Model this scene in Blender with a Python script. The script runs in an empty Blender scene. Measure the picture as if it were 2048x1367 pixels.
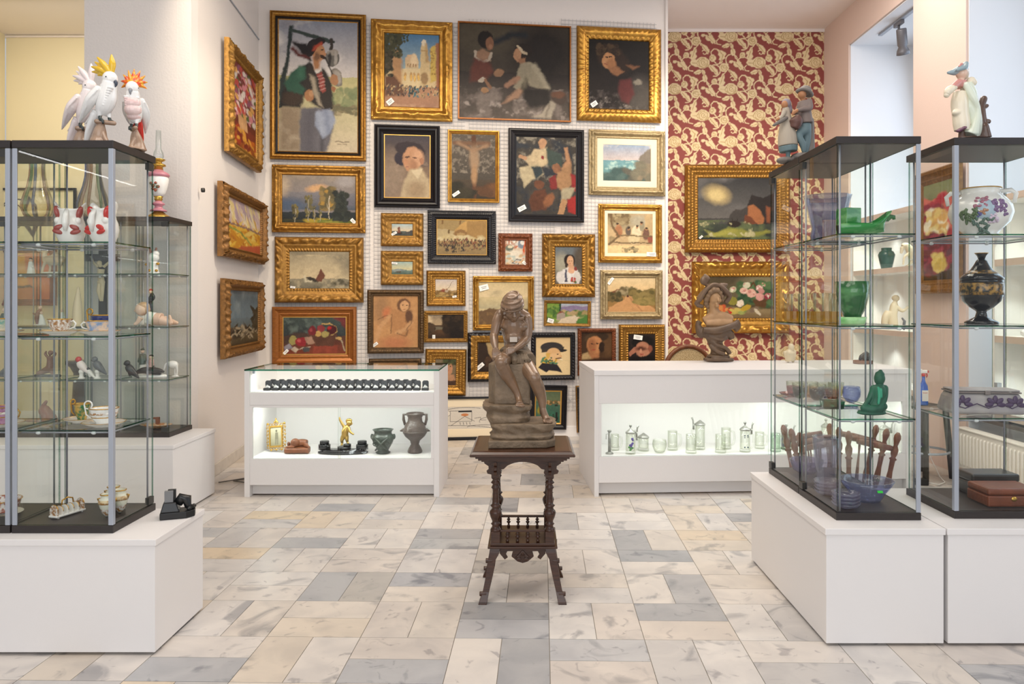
import bpy, math, random
import numpy as np
from mathutils import Matrix, Vector
R = math.radians
C = bpy.context.scene
COL = C.collection

# ------------------------------------------------------------------ camera, world, lights, exposure
HC, F, CX, CY = 1.453, 1520.0, 1055.0, 607.0      # eye height, focal length and principal point (2048 x 1367 frame)
cam_d = bpy.data.cameras.new('camera'); cam = bpy.data.objects.new('camera', cam_d); COL.objects.link(cam)
cam.location = (0, 0, HC); cam.rotation_euler = (R(90), 0, 0)
cam_d.sensor_width = 36; cam_d.lens = 36 * F / 2048
cam_d.shift_x = (1024 - CX) / 2048; cam_d.shift_y = -(683.5 - CY) / 2048
cam_d.clip_start = .05
C.camera = cam
C.view_settings.view_transform = 'Standard'; C.view_settings.look = 'None'
C.view_settings.gamma = 1; C.view_settings.use_curve_mapping = False
C.view_settings.exposure = 0.08
C.cycles.max_bounces = 14; C.cycles.transparent_max_bounces = 64
C.cycles.diffuse_bounces = 4; C.cycles.glossy_bounces = 4; C.cycles.transmission_bounces = 8
C.cycles.caustics_reflective = False; C.cycles.caustics_refractive = False
C.cycles.sample_clamp_indirect = 6

W = bpy.data.worlds.new('daylight'); C.world = W; W.use_nodes = True
W.node_tree.nodes['Background'].inputs[0].default_value = (.93, .96, 1, 1)
W.node_tree.nodes['Background'].inputs[1].default_value = .5

def area(name, loc, target, sx, sy, watts, col=(1, 1, 1), spread=180):
    d = bpy.data.lights.new(name, 'AREA'); d.shape = 'RECTANGLE'; d.size = sx; d.size_y = sy
    d.energy = watts; d.color = col; d.spread = R(spread)
    o = bpy.data.objects.new(name, d); COL.objects.link(o); o.location = loc
    o.rotation_euler = (Vector(target) - Vector(loc)).to_track_quat('-Z', 'Y').to_euler()
    return o
def spot(name, loc, target, watts, angle, blend=.6, col=(1, .84, .62), r=.04):
    d = bpy.data.lights.new(name, 'SPOT'); d.energy = watts; d.spot_size = R(angle); d.spot_blend = blend
    d.color = col; d.shadow_soft_size = r
    o = bpy.data.objects.new(name, d); COL.objects.link(o); o.location = loc
    o.rotation_euler = (Vector(target) - Vector(loc)).to_track_quat('-Z', 'Y').to_euler()
    return o
COOL, WARM, NEUT = (.86, .93, 1), (1, .80, .56), (1, .95, .88)
area('shop_window_daylight', (-.5, -3.2, 2.4), (0, 6, 1.2), 6.5, 3.6, 138, (.95, .97, 1))
area('ceiling_lamp_row', (-.6, 2.2, 4.7), (-.6, 2.4, 0), 4.5, 2.0, 90, (1, .93, .84))
area('ceiling_lamp_row', (.3, 5.2, 4.7), (.3, 5.3, 0), 3.6, 1.6, 70, (1, .90, .78))
area('side_window_daylight', (4.55, 7.9, 2.6), (3, 7.9, 2.4), 1.2, 3.2, 20, (.62, .80, 1))
area('side_window_daylight', (4.55, 5.0, 2.6), (3, 5.0, 2.4), 1.9, 3.2, 34, (.62, .80, 1))
area('side_window_daylight', (4.3, 2.2, 2.4), (1.5, 3.5, 1.2), 1.6, 2.6, 26, (.70, .85, 1))
area('ceiling_lamp_row', (2.5, 6.6, 4.75), (2.7, 7.0, 0), 1.6, 1.6, 52, (1, .93, .86))  # added fill, no known fitting: brightens the far right walls and ceiling
area('linear_lamp', (-6.5, -4.2, 3.4), (-6.5, -4.2, 0), .07, 2.4, 8, (1, 1, 1))
area('linear_lamp', (-7.6, -4.2, 2.3), (-7.6, -4.2, 0), .06, 3.0, 6, (1, 1, 1))
area('back_room_lamp', (-5.0, 7.9, 4.6), (-4.9, 9.3, 1.5), 2.2, .6, 42, (1, .91, .76))
for _x, _t in ((-1.9, -2.1), (-.5, -.7), (.8, .9)):       # ceiling spotlights on the picture wall
    spot('picture_spotlight', (_x, 4.6, 4.7), (_t, 8.1, 1.9), 165, 60)
spot('picture_spotlight', (-.3, 5.0, 4.7), (-2.75, 6.9, 1.7), 190, 50)
spot('picture_spotlight', (1.6, 5.4, 4.7), (2.4, 9.3, 1.9), 330, 56)
spot('picture_spotlight', (-.9, 3.0, 4.7), (0, 4.0, .9), 90, 34, col=(1, .9, .75))

# ------------------------------------------------------------------ helpers: scene objects
def thing(name, label, cat, loc=(0, 0, 0), rz=0, group=None, scale=1):
    o = bpy.data.objects.new(name, None); COL.objects.link(o)
    o.location = loc; o.rotation_euler = (0, 0, rz); o.scale = (scale,) * 3; o.empty_display_size = .05
    return tag(o, label, cat, group)
def tag(o, label, cat, group=None):
    o['label'] = label; o['category'] = cat
    if group: o['group'] = group
    return o
def struct(o): o['kind'] = 'structure'; return o
def dup(root, loc, rz=None, label=None, group=None):
    r = root.copy(); COL.objects.link(r); r.location = loc
    if rz is not None: r.rotation_euler = (0, 0, rz)
    if label: r['label'] = label
    if group: r['group'] = group
    for ch in list(root.children):
        c = ch.copy(); COL.objects.link(c); c.parent = r
        for g in list(ch.children):
            d = g.copy(); COL.objects.link(d); d.parent = c
    return r
def at(px, py, Z): return Vector(((px - CX) * Z / F, Z, HC - (py - CY) * Z / F))
def X(px, Z): return (px - CX) * Z / F

# ------------------------------------------------------------------ helpers: mesh building
def rotm(axis, deg): return Matrix.Rotation(R(deg), 3, axis)
class MB:
    """collects vertices and faces of one mesh"""
    def __init__(s): s.v = []; s.f = []; s.m = []; s.s = []; s.x = None
    def add(s, vs, fs, mat=0, smooth=True):
        n = len(s.v)
        s.v += [tuple(s.x @ Vector(p)) for p in vs] if s.x else [tuple(p) for p in vs]
        for f in fs:
            s.f.append([i + n for i in f]); s.m.append(mat); s.s.append(smooth)
        return s
    def box(s, x0, y0, z0, x1, y1, z1, mat=0):
        x0, x1 = sorted((x0, x1)); y0, y1 = sorted((y0, y1)); z0, z1 = sorted((z0, z1))
        v = [(x, y, z) for z in (z0, z1) for y in (y0, y1) for x in (x0, x1)]
        return s.add(v, [(0, 2, 3, 1), (4, 5, 7, 6), (0, 1, 5, 4), (2, 6, 7, 3), (0, 4, 6, 2), (1, 3, 7, 5)], mat, False)
    def cbox(s, c, d, mat=0, rot=None):
        h = [k / 2 for k in d]; m = rot or Matrix.Identity(3)
        v = [Vector(c) + m @ Vector((x, y, z)) for z in (-h[2], h[2]) for y in (-h[1], h[1]) for x in (-h[0], h[0])]
        return s.add(v, [(0, 2, 3, 1), (4, 5, 7, 6), (0, 1, 5, 4), (2, 6, 7, 3), (0, 4, 6, 2), (1, 3, 7, 5)], mat, False)
    def lathe(s, prof, seg=28, c=(0, 0, 0), sx=1, sy=1, fn=None, rot=None, mat=0, smooth=True, close=True):
        vs = []
        for r, z in prof:
            for k in range(seg):
                a = 2 * math.pi * k / seg; q = r * (fn(a, z) if fn else 1)
                p = Vector((q * math.cos(a) * sx, q * math.sin(a) * sy, z))
                vs.append((rot @ p if rot else p) + Vector(c))
        fs = []
        for i in range(len(prof) - 1):
            for k in range(seg):
                j = (k + 1) % seg
                fs.append((i * seg + k, i * seg + j, (i + 1) * seg + j, (i + 1) * seg + k))
        if close:
            fs.append(tuple(range(seg - 1, -1, -1))); n = (len(prof) - 1) * seg; fs.append(tuple(range(n, n + seg)))
        return s.add(vs, fs, mat, smooth)
    def tube(s, pts, rad, seg=8, mat=0, flat=1.0, loop=False):
        pts = [Vector(p) for p in pts]; n = len(pts)
        rad = [rad] * n if not hasattr(rad, '__len__') else list(rad)
        vs = []; u = None
        for i, p in enumerate(pts):
            if loop: t = pts[(i + 1) % n] - pts[i - 1]
            else: t = pts[min(i + 1, n - 1)] - pts[max(i - 1, 0)]
            t = t.normalized() if t.length > 1e-9 else Vector((0, 0, 1))
            if u is None: u = t.orthogonal().normalized()
            u = (u - t * u.dot(t)); u = u.normalized() if u.length > 1e-6 else t.orthogonal().normalized()
            w = t.cross(u)
            for k in range(seg):
                a = 2 * math.pi * k / seg
                vs.append(p + u * math.cos(a) * rad[i] + w * math.sin(a) * rad[i] * flat)
        fs = [(i * seg + k, i * seg + (k + 1) % seg, (i + 1) * seg + (k + 1) % seg, (i + 1) * seg + k)
              for i in range(n - 1) for k in range(seg)]
        if loop: fs += [((n - 1) * seg + k, (n - 1) * seg + (k + 1) % seg, (k + 1) % seg, k) for k in range(seg)]
        else: fs += [tuple(range(seg - 1, -1, -1)), tuple(range((n - 1) * seg, n * seg))]
        return s.add(vs, fs, mat, True)
    def ell(s, c, r, rot=None, seg=14, rings=8, mat=0):
        if not hasattr(r, '__len__'): r = (r, r, r)
        vs = [(0, 0, -1)]
        for i in range(1, rings):
            b = -math.pi / 2 + math.pi * i / rings
            vs += [(math.cos(b) * math.cos(2 * math.pi * k / seg), math.cos(b) * math.sin(2 * math.pi * k / seg), math.sin(b)) for k in range(seg)]
        vs.append((0, 0, 1)); m = rot or Matrix.Identity(3)
        vs = [Vector(c) + m @ Vector((x * r[0], y * r[1], z * r[2])) for x, y, z in vs]
        fs = [(0, 1 + (k + 1) % seg, 1 + k) for k in range(seg)]
        for i in range(rings - 2):
            for k in range(seg):
                j = (k + 1) % seg; a = 1 + i * seg
                fs.append((a + k, a + j, a + seg + j, a + seg + k))
        a = 1 + (rings - 2) * seg
        fs += [(a + k, a + (k + 1) % seg, len(vs) - 1) for k in range(seg)]
        return s.add(vs, fs, mat, True)
    def prism(s, poly, y0, y1, mat=0, plane='xz'):
        n = len(poly); a = sum(poly[i][0] * poly[(i + 1) % n][1] - poly[(i + 1) % n][0] * poly[i][1] for i in range(n))
        if a < 0: poly = poly[::-1]
        if plane == 'xz': vs = [(x, y0, z) for x, z in poly] + [(x, y1, z) for x, z in poly]
        elif plane == 'xy': vs = [(x, y, y1) for x, y in poly] + [(x, y, y0) for x, y in poly]
        else: vs = [(y1, a_, b_) for a_, b_ in poly] + [(y0, a_, b_) for a_, b_ in poly]
        fs = [tuple(range(n)), tuple(range(2 * n - 1, n - 1, -1))] + [((i + 1) % n, i, n + i, n + (i + 1) % n) for i in range(n)]
        return s.add(vs, fs, mat, False)
    def build(s, name, mat, parent=None, bevel=0, remesh=0, smooth=0, sub=0, disp=None, flat=False, solid=0):
        me = bpy.data.meshes.new(name); me.from_pydata(s.v, [], s.f)
        for m in (mat if isinstance(mat, (list, tuple)) else [mat]): me.materials.append(m)
        me.polygons.foreach_set('material_index', s.m); me.polygons.foreach_set('use_smooth', [x and not flat for x in s.s])
        me.update()
        o = bpy.data.objects.new(name, me); COL.objects.link(o)
        if parent: o.parent = parent
        if remesh:
            q = o.modifiers.new('remesh', 'REMESH'); q.mode = 'VOXEL'; q.voxel_size = remesh; q.use_smooth_shade = True
        if smooth:
            q = o.modifiers.new('smooth', 'SMOOTH'); q.factor = .5; q.iterations = smooth
        if solid:
            q = o.modifiers.new('solid', 'SOLIDIFY'); q.thickness = solid; q.offset = 0
        if sub:
            q = o.modifiers.new('sub', 'SUBSURF'); q.levels = sub; q.render_levels = sub
        if bevel:
            q = o.modifiers.new('bevel', 'BEVEL'); q.width = bevel; q.segments = 2; q.limit_method = 'ANGLE'; q.angle_limit = R(40)
        if disp:
            t = bpy.data.textures.new(name, 'CLOUDS'); t.noise_scale = disp[1]; t.noise_depth = 3
            q = o.modifiers.new('rough', 'DISPLACE'); q.texture = t; q.strength = disp[0]; q.mid_level = .5
        return o
def spline(pts, n=4):
    """Catmull-Rom through rows of numbers"""
    P_ = [np.array(p, float) for p in pts]
    if len(P_) < 3: return [P_[0] + (P_[1] - P_[0]) * k / n for k in range(n + 1)]
    P_ = [2 * P_[0] - P_[1]] + P_ + [2 * P_[-1] - P_[-2]]; out = []
    for i in range(1, len(P_) - 2):
        a, b, c, d = P_[i - 1:i + 3]
        for k in range(n):
            t = k / n; out.append(.5 * (2 * b + (c - a) * t + (2 * a - 5 * b + 4 * c - d) * t * t + (3 * b - a - 3 * c + d) * t ** 3))
    return out + [P_[-2]]
def cyl(r, z0, z1): return [(r, z0), (r, z1)]

# ------------------------------------------------------------------ helpers: materials
def lin(c):
    if isinstance(c, str):
        c = [int(c[i:i + 2], 16) / 255 for i in (0, 2, 4)]
        c = [x / 12.92 if x <= .04045 else ((x + .055) / 1.055) ** 2.4 for x in c]
    return tuple(c) + (1,)
_mc = {}
def mat(name, col, rough=.5, metal=0, noise=None, bump=None, coat=0, spec=.5, emit=0, sub=0):
    """principled material; noise=(second colour, scale, contrast[, stretch]), bump=(strength, scale)"""
    if name in _mc: return _mc[name]
    m = bpy.data.materials.new(name); m.use_nodes = True; nt = m.node_tree; b = nt.nodes['Principled BSDF']
    b.inputs['Base Color'].default_value = lin(col); b.inputs['Roughness'].default_value = rough
    b.inputs['Metallic'].default_value = metal; b.inputs['Coat Weight'].default_value = coat
    b.inputs['Specular IOR Level'].default_value = spec
    if emit: b.inputs['Emission Color'].default_value = lin(col); b.inputs['Emission Strength'].default_value = emit
    tc = None
    if noise or bump: tc = nt.nodes.new('ShaderNodeTexCoord')
    if noise:
        n = nt.nodes.new('ShaderNodeTexNoise'); n.inputs['Scale'].default_value = noise[1]; n.inputs['Detail'].default_value = 6
        src = tc.outputs['Object']
        if len(noise) > 3:
            mp = nt.nodes.new('ShaderNodeMapping'); mp.inputs['Scale'].default_value = noise[3]
            nt.links.new(src, mp.inputs[0]); src = mp.outputs[0]
        nt.links.new(src, n.inputs['Vector'])
        r = nt.nodes.new('ShaderNodeValToRGB'); w = noise[2]
        r.color_ramp.elements[0].position = .5 - w; r.color_ramp.elements[1].position = .5 + w
        r.color_ramp.elements[0].color = lin(col); r.color_ramp.elements[1].color = lin(noise[0])
        nt.links.new(n.outputs[0], r.inputs[0]); nt.links.new(r.outputs[0], b.inputs['Base Color'])
    if bump:
        n = nt.nodes.new('ShaderNodeTexNoise'); n.inputs['Scale'].default_value = bump[1]; n.inputs['Detail'].default_value = 5
        nt.links.new(tc.outputs['Object'], n.inputs['Vector'])
        q = nt.nodes.new('ShaderNodeBump'); q.inputs['Strength'].default_value = bump[0]; q.inputs['Distance'].default_value = .01
        nt.links.new(n.outputs[0], q.inputs['Height']); nt.links.new(q.outputs[0], b.inputs['Normal'])
    _mc[name] = m; return m
def vmat(name, rough=.5, bump=None, spec=.5, noise=0):
    """paint taken from the mesh's own colour layer"""
    m = mat(name, 'ffffff', rough, bump=bump, spec=spec); nt = m.node_tree
    a = nt.nodes.new('ShaderNodeAttribute'); a.attribute_name = 'paint'
    nt.links.new(a.outputs['Color'], nt.nodes['Principled BSDF'].inputs['Base Color']); return m
def glass(name, tint='f4faf7', gloss=1.0, ior=1.5, face=None, rough=0.0, milk=0):
    """thin clear glass: straight-through light plus a Fresnel mirror; face = tint where seen edge-on, milk = cloudiness"""
    if name in _mc: return _mc[name]
    m = bpy.data.materials.new(name); m.use_nodes = True; nt = m.node_tree; N = nt.nodes.new; L = nt.links.new
    nt.nodes.remove(nt.nodes['Principled BSDF']); out = nt.nodes['Material Output']
    t = N('ShaderNodeBsdfTransparent'); g = N('ShaderNodeBsdfGlossy'); g.inputs['Roughness'].default_value = rough
    t.inputs[0].default_value = lin(tint)
    fr = N('ShaderNodeFresnel'); fr.inputs[0].default_value = ior
    mu = N('ShaderNodeMath'); mu.operation = 'MULTIPLY'
    ge = N('ShaderNodeNewGeometry'); iv = N('ShaderNodeMath'); iv.operation = 'SUBTRACT'; iv.inputs[0].default_value = 1
    L(ge.outputs['Backfacing'], iv.inputs[1]); L(iv.outputs[0], mu.inputs[1]); m2 = N('ShaderNodeMath'); m2.operation = 'MULTIPLY'; m2.inputs[1].default_value = gloss
    L(fr.outputs[0], mu.inputs[0]); L(mu.outputs[0], m2.inputs[0]); mu = m2; mx = N('ShaderNodeMixShader')
    L(mu.outputs[0], mx.inputs[0]); L(t.outputs[0], mx.inputs[1]); L(g.outputs[0], mx.inputs[2]); L(mx.outputs[0], out.inputs[0])
    if face:
        lw = N('ShaderNodeLayerWeight'); lw.inputs[0].default_value = .35; r = N('ShaderNodeValToRGB')
        r.color_ramp.elements[0].color = lin(tint); r.color_ramp.elements[1].color = lin(face)
        L(lw.outputs['Facing'], r.inputs[0]); L(r.outputs[0], t.inputs[0])
    if milk:
        tr = N('ShaderNodeBsdfTranslucent'); df = N('ShaderNodeBsdfDiffuse'); tr.inputs[0].default_value = df.inputs[0].default_value = lin(face or tint)
        a = N('ShaderNodeMixShader'); L(tr.outputs[0], a.inputs[1]); L(df.outputs[0], a.inputs[2]); c = N('ShaderNodeMixShader'); c.inputs[0].default_value = milk
        L(t.outputs[0], c.inputs[1]); L(a.outputs[0], c.inputs[2]); L(c.outputs[0], mx.inputs[1])
    _mc[name] = m; return m
# ------------------------------------------------------------------ materials
m_wall = mat('wall_paint', 'e6dfda', .85, bump=(.12, 90))
m_pillar = mat('pillar_paint', 'dcd6d3', .85, bump=(.18, 60))
m_pink = mat('pink_wall_paint', 'e2cabd', .85, bump=(.1, 90))
m_yellow = mat('yellow_wall_paint', 'e8dcba', .85, bump=(.06, 90))
m_ceil = mat('ceiling_paint', 'f1e8e3', .9)
m_white = mat('white_laminate', 'e9e6e5', .42, bump=(.03, 260))
m_counter = mat('embossed_white_laminate', 'e6e3e2', .5, bump=(.06, 140))
m_board = mat('black_brown_board', '322b29', .42, noise=('241e1d', 30, .3, (1, 14, 14)))
m_alu = mat('aluminium_profile', 'a9afba', .4, .3)
m_rod = mat('steel_rod', '9b9ea8', .4, .3)
m_dark = mat('dark_hinge_plastic', '33322f', .4)
m_clip = mat('clear_plastic_clip', 'd4d8da', .3)
m_glass = glass('clear_glass', 'fefffe', 1.0)
m_gedge = glass('green_glass_edge', '2f7f66', .8)
m_gold = mat('gilded_wood', 'b98a3e', .36, .7, noise=('7a5222', 45, .28), bump=(.25, 160))
m_gold2 = mat('bright_gilding', 'cf9f48', .28, .78, noise=('94642a', 22, .3), bump=(.15, 200))
m_gold3 = mat('aged_gilding', 'b5883f', .45, .55, noise=('7a5426', 38, .3), bump=(.3, 150))
m_bronzegold = mat('dark_bronze_frame', '6b5132', .42, .5, noise=('3f2f1e', 40, .3), bump=(.25, 150))
m_redgold = mat('red_brown_carved_wood', '8a4a22', .42, .15, noise=('55280f', 35, .3), bump=(.3, 120))
m_browngold = mat('brown_gilding', '9a6c36', .42, .45, noise=('634422', 38, .3), bump=(.3, 150))
m_silver = mat('silver_gilt_frame', 'b7a47e', .42, .5, noise=('8e7a55', 40, .3), bump=(.3, 150))
m_black = mat('black_frame_lacquer', '100f12', .3, noise=('1b181d', 30, .3), spec=.35)
m_woodgold = mat('gold_brown_wood', 'a8682a', .38, .4, noise=('744018', 30, .3, (1, 1, 6)))
m_redline = mat('red_line_lacquer', '7c3a24', .35)
m_slip = mat('gold_slip', 'c79a4e', .35, .5)
m_mount = mat('cream_mount_card', 'e8d9bd', .8)
m_paint = vmat('oil_paint', .5, bump=(.25, 70), spec=.22)
m_paper = mat('white_card', 'f0ede8', .7)
m_ink = mat('pen_ink', '23232b', .7)
m_wire = mat('white_wire', 'bcbaba', .45)
m_bronze = mat('patinated_bronze', '8a6a50', .27, .1, coat=.25, noise=('6d5846', 26, .3), spec=.55)
m_stone = mat('statue_rock', '84705a', .6, noise=('5f503e', 18, .28), bump=(.6, 45))
m_walnut = mat('dark_walnut', '4c2c1a', .24, noise=('2b170d', 16, .3, (1, 1, 9)), spec=.5)
m_porc = mat('white_porcelain', 'f0eeea', .15, coat=.4)
m_gilt = mat('porcelain_gilding', 'c8952f', .25, .7)
m_brass = mat('polished_brass', 'c9a14c', .25, .85)
m_pewter = mat('pewter', 'aaaaa4', .35, .5, noise=('83837d', 40, .3))
m_blk = mat('black_plastic', '17181a', .3)
m_marb = mat('black_marble', '16181c', .2, noise=('b9bdc4', 16, .08))
_r = next(n for n in m_marb.node_tree.nodes if n.bl_idname == 'ShaderNodeValToRGB').color_ramp.elements; _r[0].position, _r[1].position = .60, .68
m_serp = mat('dark_green_pottery', '4d574e', .22, noise=('343b36', 25, .3), bump=(.3, 60))
m_brownpot = mat('brown_pottery', '5e5049', .3, noise=('40362f', 25, .3), bump=(.35, 60))
m_carved = mat('carved_wood', '8a5230', .45, noise=('5b2f18', 22, .3))
# ------------------------------------------------------------------ painted-surface grids (colour layer)
def grid_mesh(name, arr, wid, hei, mater, parent=None, bow=0):
    """flat upright sheet wid x hei (local x right, z up from its centre), one colour per vertex from arr[rows, cols, 3] (linear)"""
    r, c = arr.shape[:2]
    xs = np.linspace(-wid / 2, wid / 2, c); zs = np.linspace(hei / 2, -hei / 2, r)
    v = np.zeros((r, c, 3), np.float32); v[..., 0] = xs[None]; v[..., 2] = zs[:, None]
    idx = np.arange(r * c).reshape(r, c)
    q = np.stack([idx[1:, :-1], idx[1:, 1:], idx[:-1, 1:], idx[:-1, :-1]], -1).reshape(-1, 4)
    me = bpy.data.meshes.new(name)
    me.vertices.add(r * c); me.vertices.foreach_set('co', v.ravel())
    me.loops.add(q.size); me.loops.foreach_set('vertex_index', q.ravel().astype(np.int32))
    me.polygons.add(len(q)); me.polygons.foreach_set('loop_start', np.arange(0, q.size, 4, dtype=np.int32))
    me.update(calc_edges=True)
    ca = me.color_attributes.new('paint', 'FLOAT_COLOR', 'POINT')
    ca.data.foreach_set('color', np.concatenate([arr.reshape(-1, 3), np.ones((r * c, 1))], 1).astype(np.float32).ravel())
    me.materials.append(mater)
    o = bpy.data.objects.new(name, me); COL.objects.link(o)
    if parent: o.parent = parent
    return o
def vnoise(h, w, sc, seed, octv=4):
    rg = np.random.RandomState(seed); out = np.zeros((h, w)); amp = 1; tot = 0
    for o in range(octv):
        n = max(2, int(sc * 2 ** o)); ny = max(2, int(n * h / w) + 2)
        g = rg.rand(ny + 2, n + 2)
        y = np.linspace(0, ny - .001, h); x = np.linspace(0, n - .001, w)
        yi = y.astype(int); xi = x.astype(int); fy = (y - yi)[:, None]; fx = (x - xi)[None]
        fy = fy * fy * (3 - 2 * fy); fx = fx * fx * (3 - 2 * fx)
        a = g[yi][:, xi]; b = g[yi][:, xi + 1]; c = g[yi + 1][:, xi]; d = g[yi + 1][:, xi + 1]
        out += amp * ((a * (1 - fx) + b * fx) * (1 - fy) + (c * (1 - fx) + d * fx) * fy); tot += amp; amp *= .55
    return out / tot
class Art:
    """tiny raster painter in linear colour; u, v in 0..1 from the top left"""
    def __init__(s, w, h, base='808080', box=(0, 0, 1, 1)):
        s.w, s.h = w, h; s.asp = w / h; s.bx = box; s.bw = box[2] - box[0]; s.bh = box[3] - box[1]
        s.a = np.ones((h, w, 3)) * np.array(lin(base)[:3])
        s.U, s.V = np.meshgrid((np.arange(w) + .5) / w, (np.arange(h) + .5) / h)
    def mixin(s, k, col): k = np.clip(k, 0, 1)[..., None]; s.a = s.a * (1 - k) + np.array(lin(col)[:3]) * k
    def grad(s, c0, c1, v0=0, v1=1):
        t = np.clip((s.V - v0) / (v1 - v0), 0, 1)[..., None]
        k = ((s.V >= v0) & (s.V <= v1))[..., None]
        g = np.array(lin(c0)[:3]) * (1 - t) + np.array(lin(c1)[:3]) * t
        s.a = np.where(k, g, s.a)
    def e(s, u, v, ru, rv, col, soft=.15, rot=0):
        u = (u - s.bx[0]) / s.bw; v = (v - s.bx[1]) / s.bh; ru /= s.bw; rv /= s.bh
        dx = (s.U - u) * s.asp; dy = s.V - v; c, q = math.cos(R(rot)), math.sin(R(rot))
        x = (dx * c + dy * q) / (ru * s.asp); y = (-dx * q + dy * c) / rv
        d = np.sqrt(x * x + y * y); s.mixin((1 - d) / soft + .5, col)
    def p(s, pts, col, soft=.006):
        pts = s.mp(pts); X_, Y_ = s.U * s.asp, s.V; n = len(pts); ins = np.zeros(X_.shape, bool); dm = np.full(X_.shape, 9.)
        for i in range(n):
            x0, y0 = pts[i][0] * s.asp, pts[i][1]; x1, y1 = pts[(i + 1) % n][0] * s.asp, pts[(i + 1) % n][1]
            if y0 != y1:
                c = ((y0 > Y_) != (y1 > Y_)) & (X_ < (x1 - x0) * (Y_ - y0) / (y1 - y0) + x0); ins ^= c
            ex, ey = x1 - x0, y1 - y0; t = np.clip(((X_ - x0) * ex + (Y_ - y0) * ey) / (ex * ex + ey * ey + 1e-12), 0, 1)
            dm = np.minimum(dm, np.hypot(X_ - x0 - t * ex, Y_ - y0 - t * ey))
        s.mixin(np.where(ins, dm, -dm) / (2 * soft) + .5, col)
    def mp(s, pts): return [((x - s.bx[0]) / s.bw, (y - s.bx[1]) / s.bh) for x, y in pts]
    def l(s, pts, wd, col, soft=.004):
        pts = s.mp(pts); wd /= s.bh; X_, Y_ = s.U * s.asp, s.V; dm = np.full(X_.shape, 9.)
        for i in range(len(pts) - 1):
            x0, y0 = pts[i][0] * s.asp, pts[i][1]; x1, y1 = pts[i + 1][0] * s.asp, pts[i + 1][1]; ex, ey = x1 - x0, y1 - y0
            t = np.clip(((X_ - x0) * ex + (Y_ - y0) * ey) / (ex * ex + ey * ey + 1e-12), 0, 1)
            dm = np.minimum(dm, np.hypot(X_ - x0 - t * ex, Y_ - y0 - t * ey))
        s.mixin((wd - dm) / (2 * soft) + .5, col)
    def n(s, amp=.25, sc=6, seed=1): s.a *= (1 + amp * 2 * (vnoise(s.h, s.w, sc, seed) - .5))[..., None]
    def cl(s, col, sc, thr, wd, seed, v0=0, v1=1):
        k = (vnoise(s.h, s.w, sc, seed) - thr) / wd; s.mixin(np.where((s.V >= v0) & (s.V <= v1), k, 0), col)
    def d(s, num, u0, u1, v0, v1, size, cols, seed, asp=1, rot=0):
        rg = random.Random(seed)
        for _ in range(num):
            z = size * (.6 + .8 * rg.random())
            s.e(rg.uniform(u0, u1), rg.uniform(v0, v1), z * asp, z, rg.choice(cols), .5, rot + rg.uniform(-25, 25))

# ------------------------------------------------------------------ room shell
H = 4.85
def plane_wall(name, a, b, z0, z1, m, thick=.12):
    """upright wall from a to b (plan), its face on the left of a -> b, thickness behind"""
    a = Vector((a[0], a[1])); b = Vector((b[0], b[1])); d = (b - a).normalized(); n = Vector((d.y, -d.x)) * thick
    w = MB(); w.add([(*a, z0), (*b, z0), (*(b + n), z0), (*(a + n), z0), (*a, z1), (*b, z1), (*(b + n), z1), (*(a + n), z1)],
                    [(0, 1, 5, 4), (1, 2, 6, 5), (2, 3, 7, 6), (3, 0, 4, 7), (4, 5, 6, 7), (3, 2, 1, 0)], 0, False)
    return struct(w.build(name, m))
PW0 = (-2.796, 7.898); PWS = .13                       # picture wall: plan origin and slope
PW1 = (1.532, 7.898 + PWS * (1.532 + 2.796))
PWA = math.atan(PWS)
plane_wall('wall_back', PW1, PW0, 0, H, m_wall, .14)
plane_wall('wall_left', (-2.796, 7.898), (-2.585, 5.84), 0, H, m_wall, .1)
w = MB(); w.box(-3.40, 5.83, 0, -2.58, 5.95, H); struct(w.build('wall_pillar', m_pillar))
plane_wall('wall_far', (-2.9, 9.62), (-6.6, 9.62), 0, H, m_yellow)
plane_wall('wall_yellow_side', (-6.6, 9.6), (-6.6, 4.2), 0, H, m_yellow)
XR, ZW = 3.675, 9.42
w = MB(); w.box(1.532, 8.44, 0, 1.56, 9.5, H); struct(w.build('wall_back_return', m_wall))
# right wall: strip, niche, pier, niche, pier; soffits above the niches
def rbox(name, x0, y0, z0, x1, y1, z1, m): return struct(MB().box(x0, y0, z0, x1, y1, z1).build(name, m))
rbox('wall_right_far', XR, 8.70, 0, 4.75, 9.55, H, m_pink)
rbox('wall_right_pier', XR, 6.37, 0, 4.75, 7.24, H, m_pink)
rbox('wall_right_near', XR, 2.6, 0, 4.75, 3.4, H, m_pink)
rbox('wall_right_head_far', XR, 7.24, 4.42, 4.75, 8.70, H, m_pink)
rbox('wall_right_head_near', XR, 3.4, 4.42, 4.75, 6.37, H, m_pink)
m_reveal = mat('reveal_paint', 'e4e6ea', .8)
for i, (y0, y1) in enumerate(((7.24, 8.70), (3.4, 6.37))):
    w = MB(); w.box(XR + .02, y1 - .012, 0, 4.6, y1 - .002, 4.42); w.box(XR + .02, y0, 4.405, 4.6, y1, 4.418); struct(w.build('trim_reveal', m_reveal))
    f = MB()
    for (a, b, c, d) in ((y0, y0 + .07, .5, 4.4), (y1 - .09, y1 - .02, .5, 4.4), (y0, y1 - .02, .5, .58), (y0, y1 - .02, 4.32, 4.4), ((y0 + y1) / 2 - .04, (y0 + y1) / 2 + .04, .5, 4.4)):
        f.box(4.62, a, c, 4.70, b, d)
    fr = struct(f.build('window_%d' % (i + 1), m_white)); 
    g = MB().box(4.655, y0 + .07, .58, 4.665, y1 - .09, 4.32).build('pane', m_glass, fr)
    struct(MB().box(XR + .1, y0, 0, 4.75, y1, .5).build('wall_under_window', m_reveal))
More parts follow.
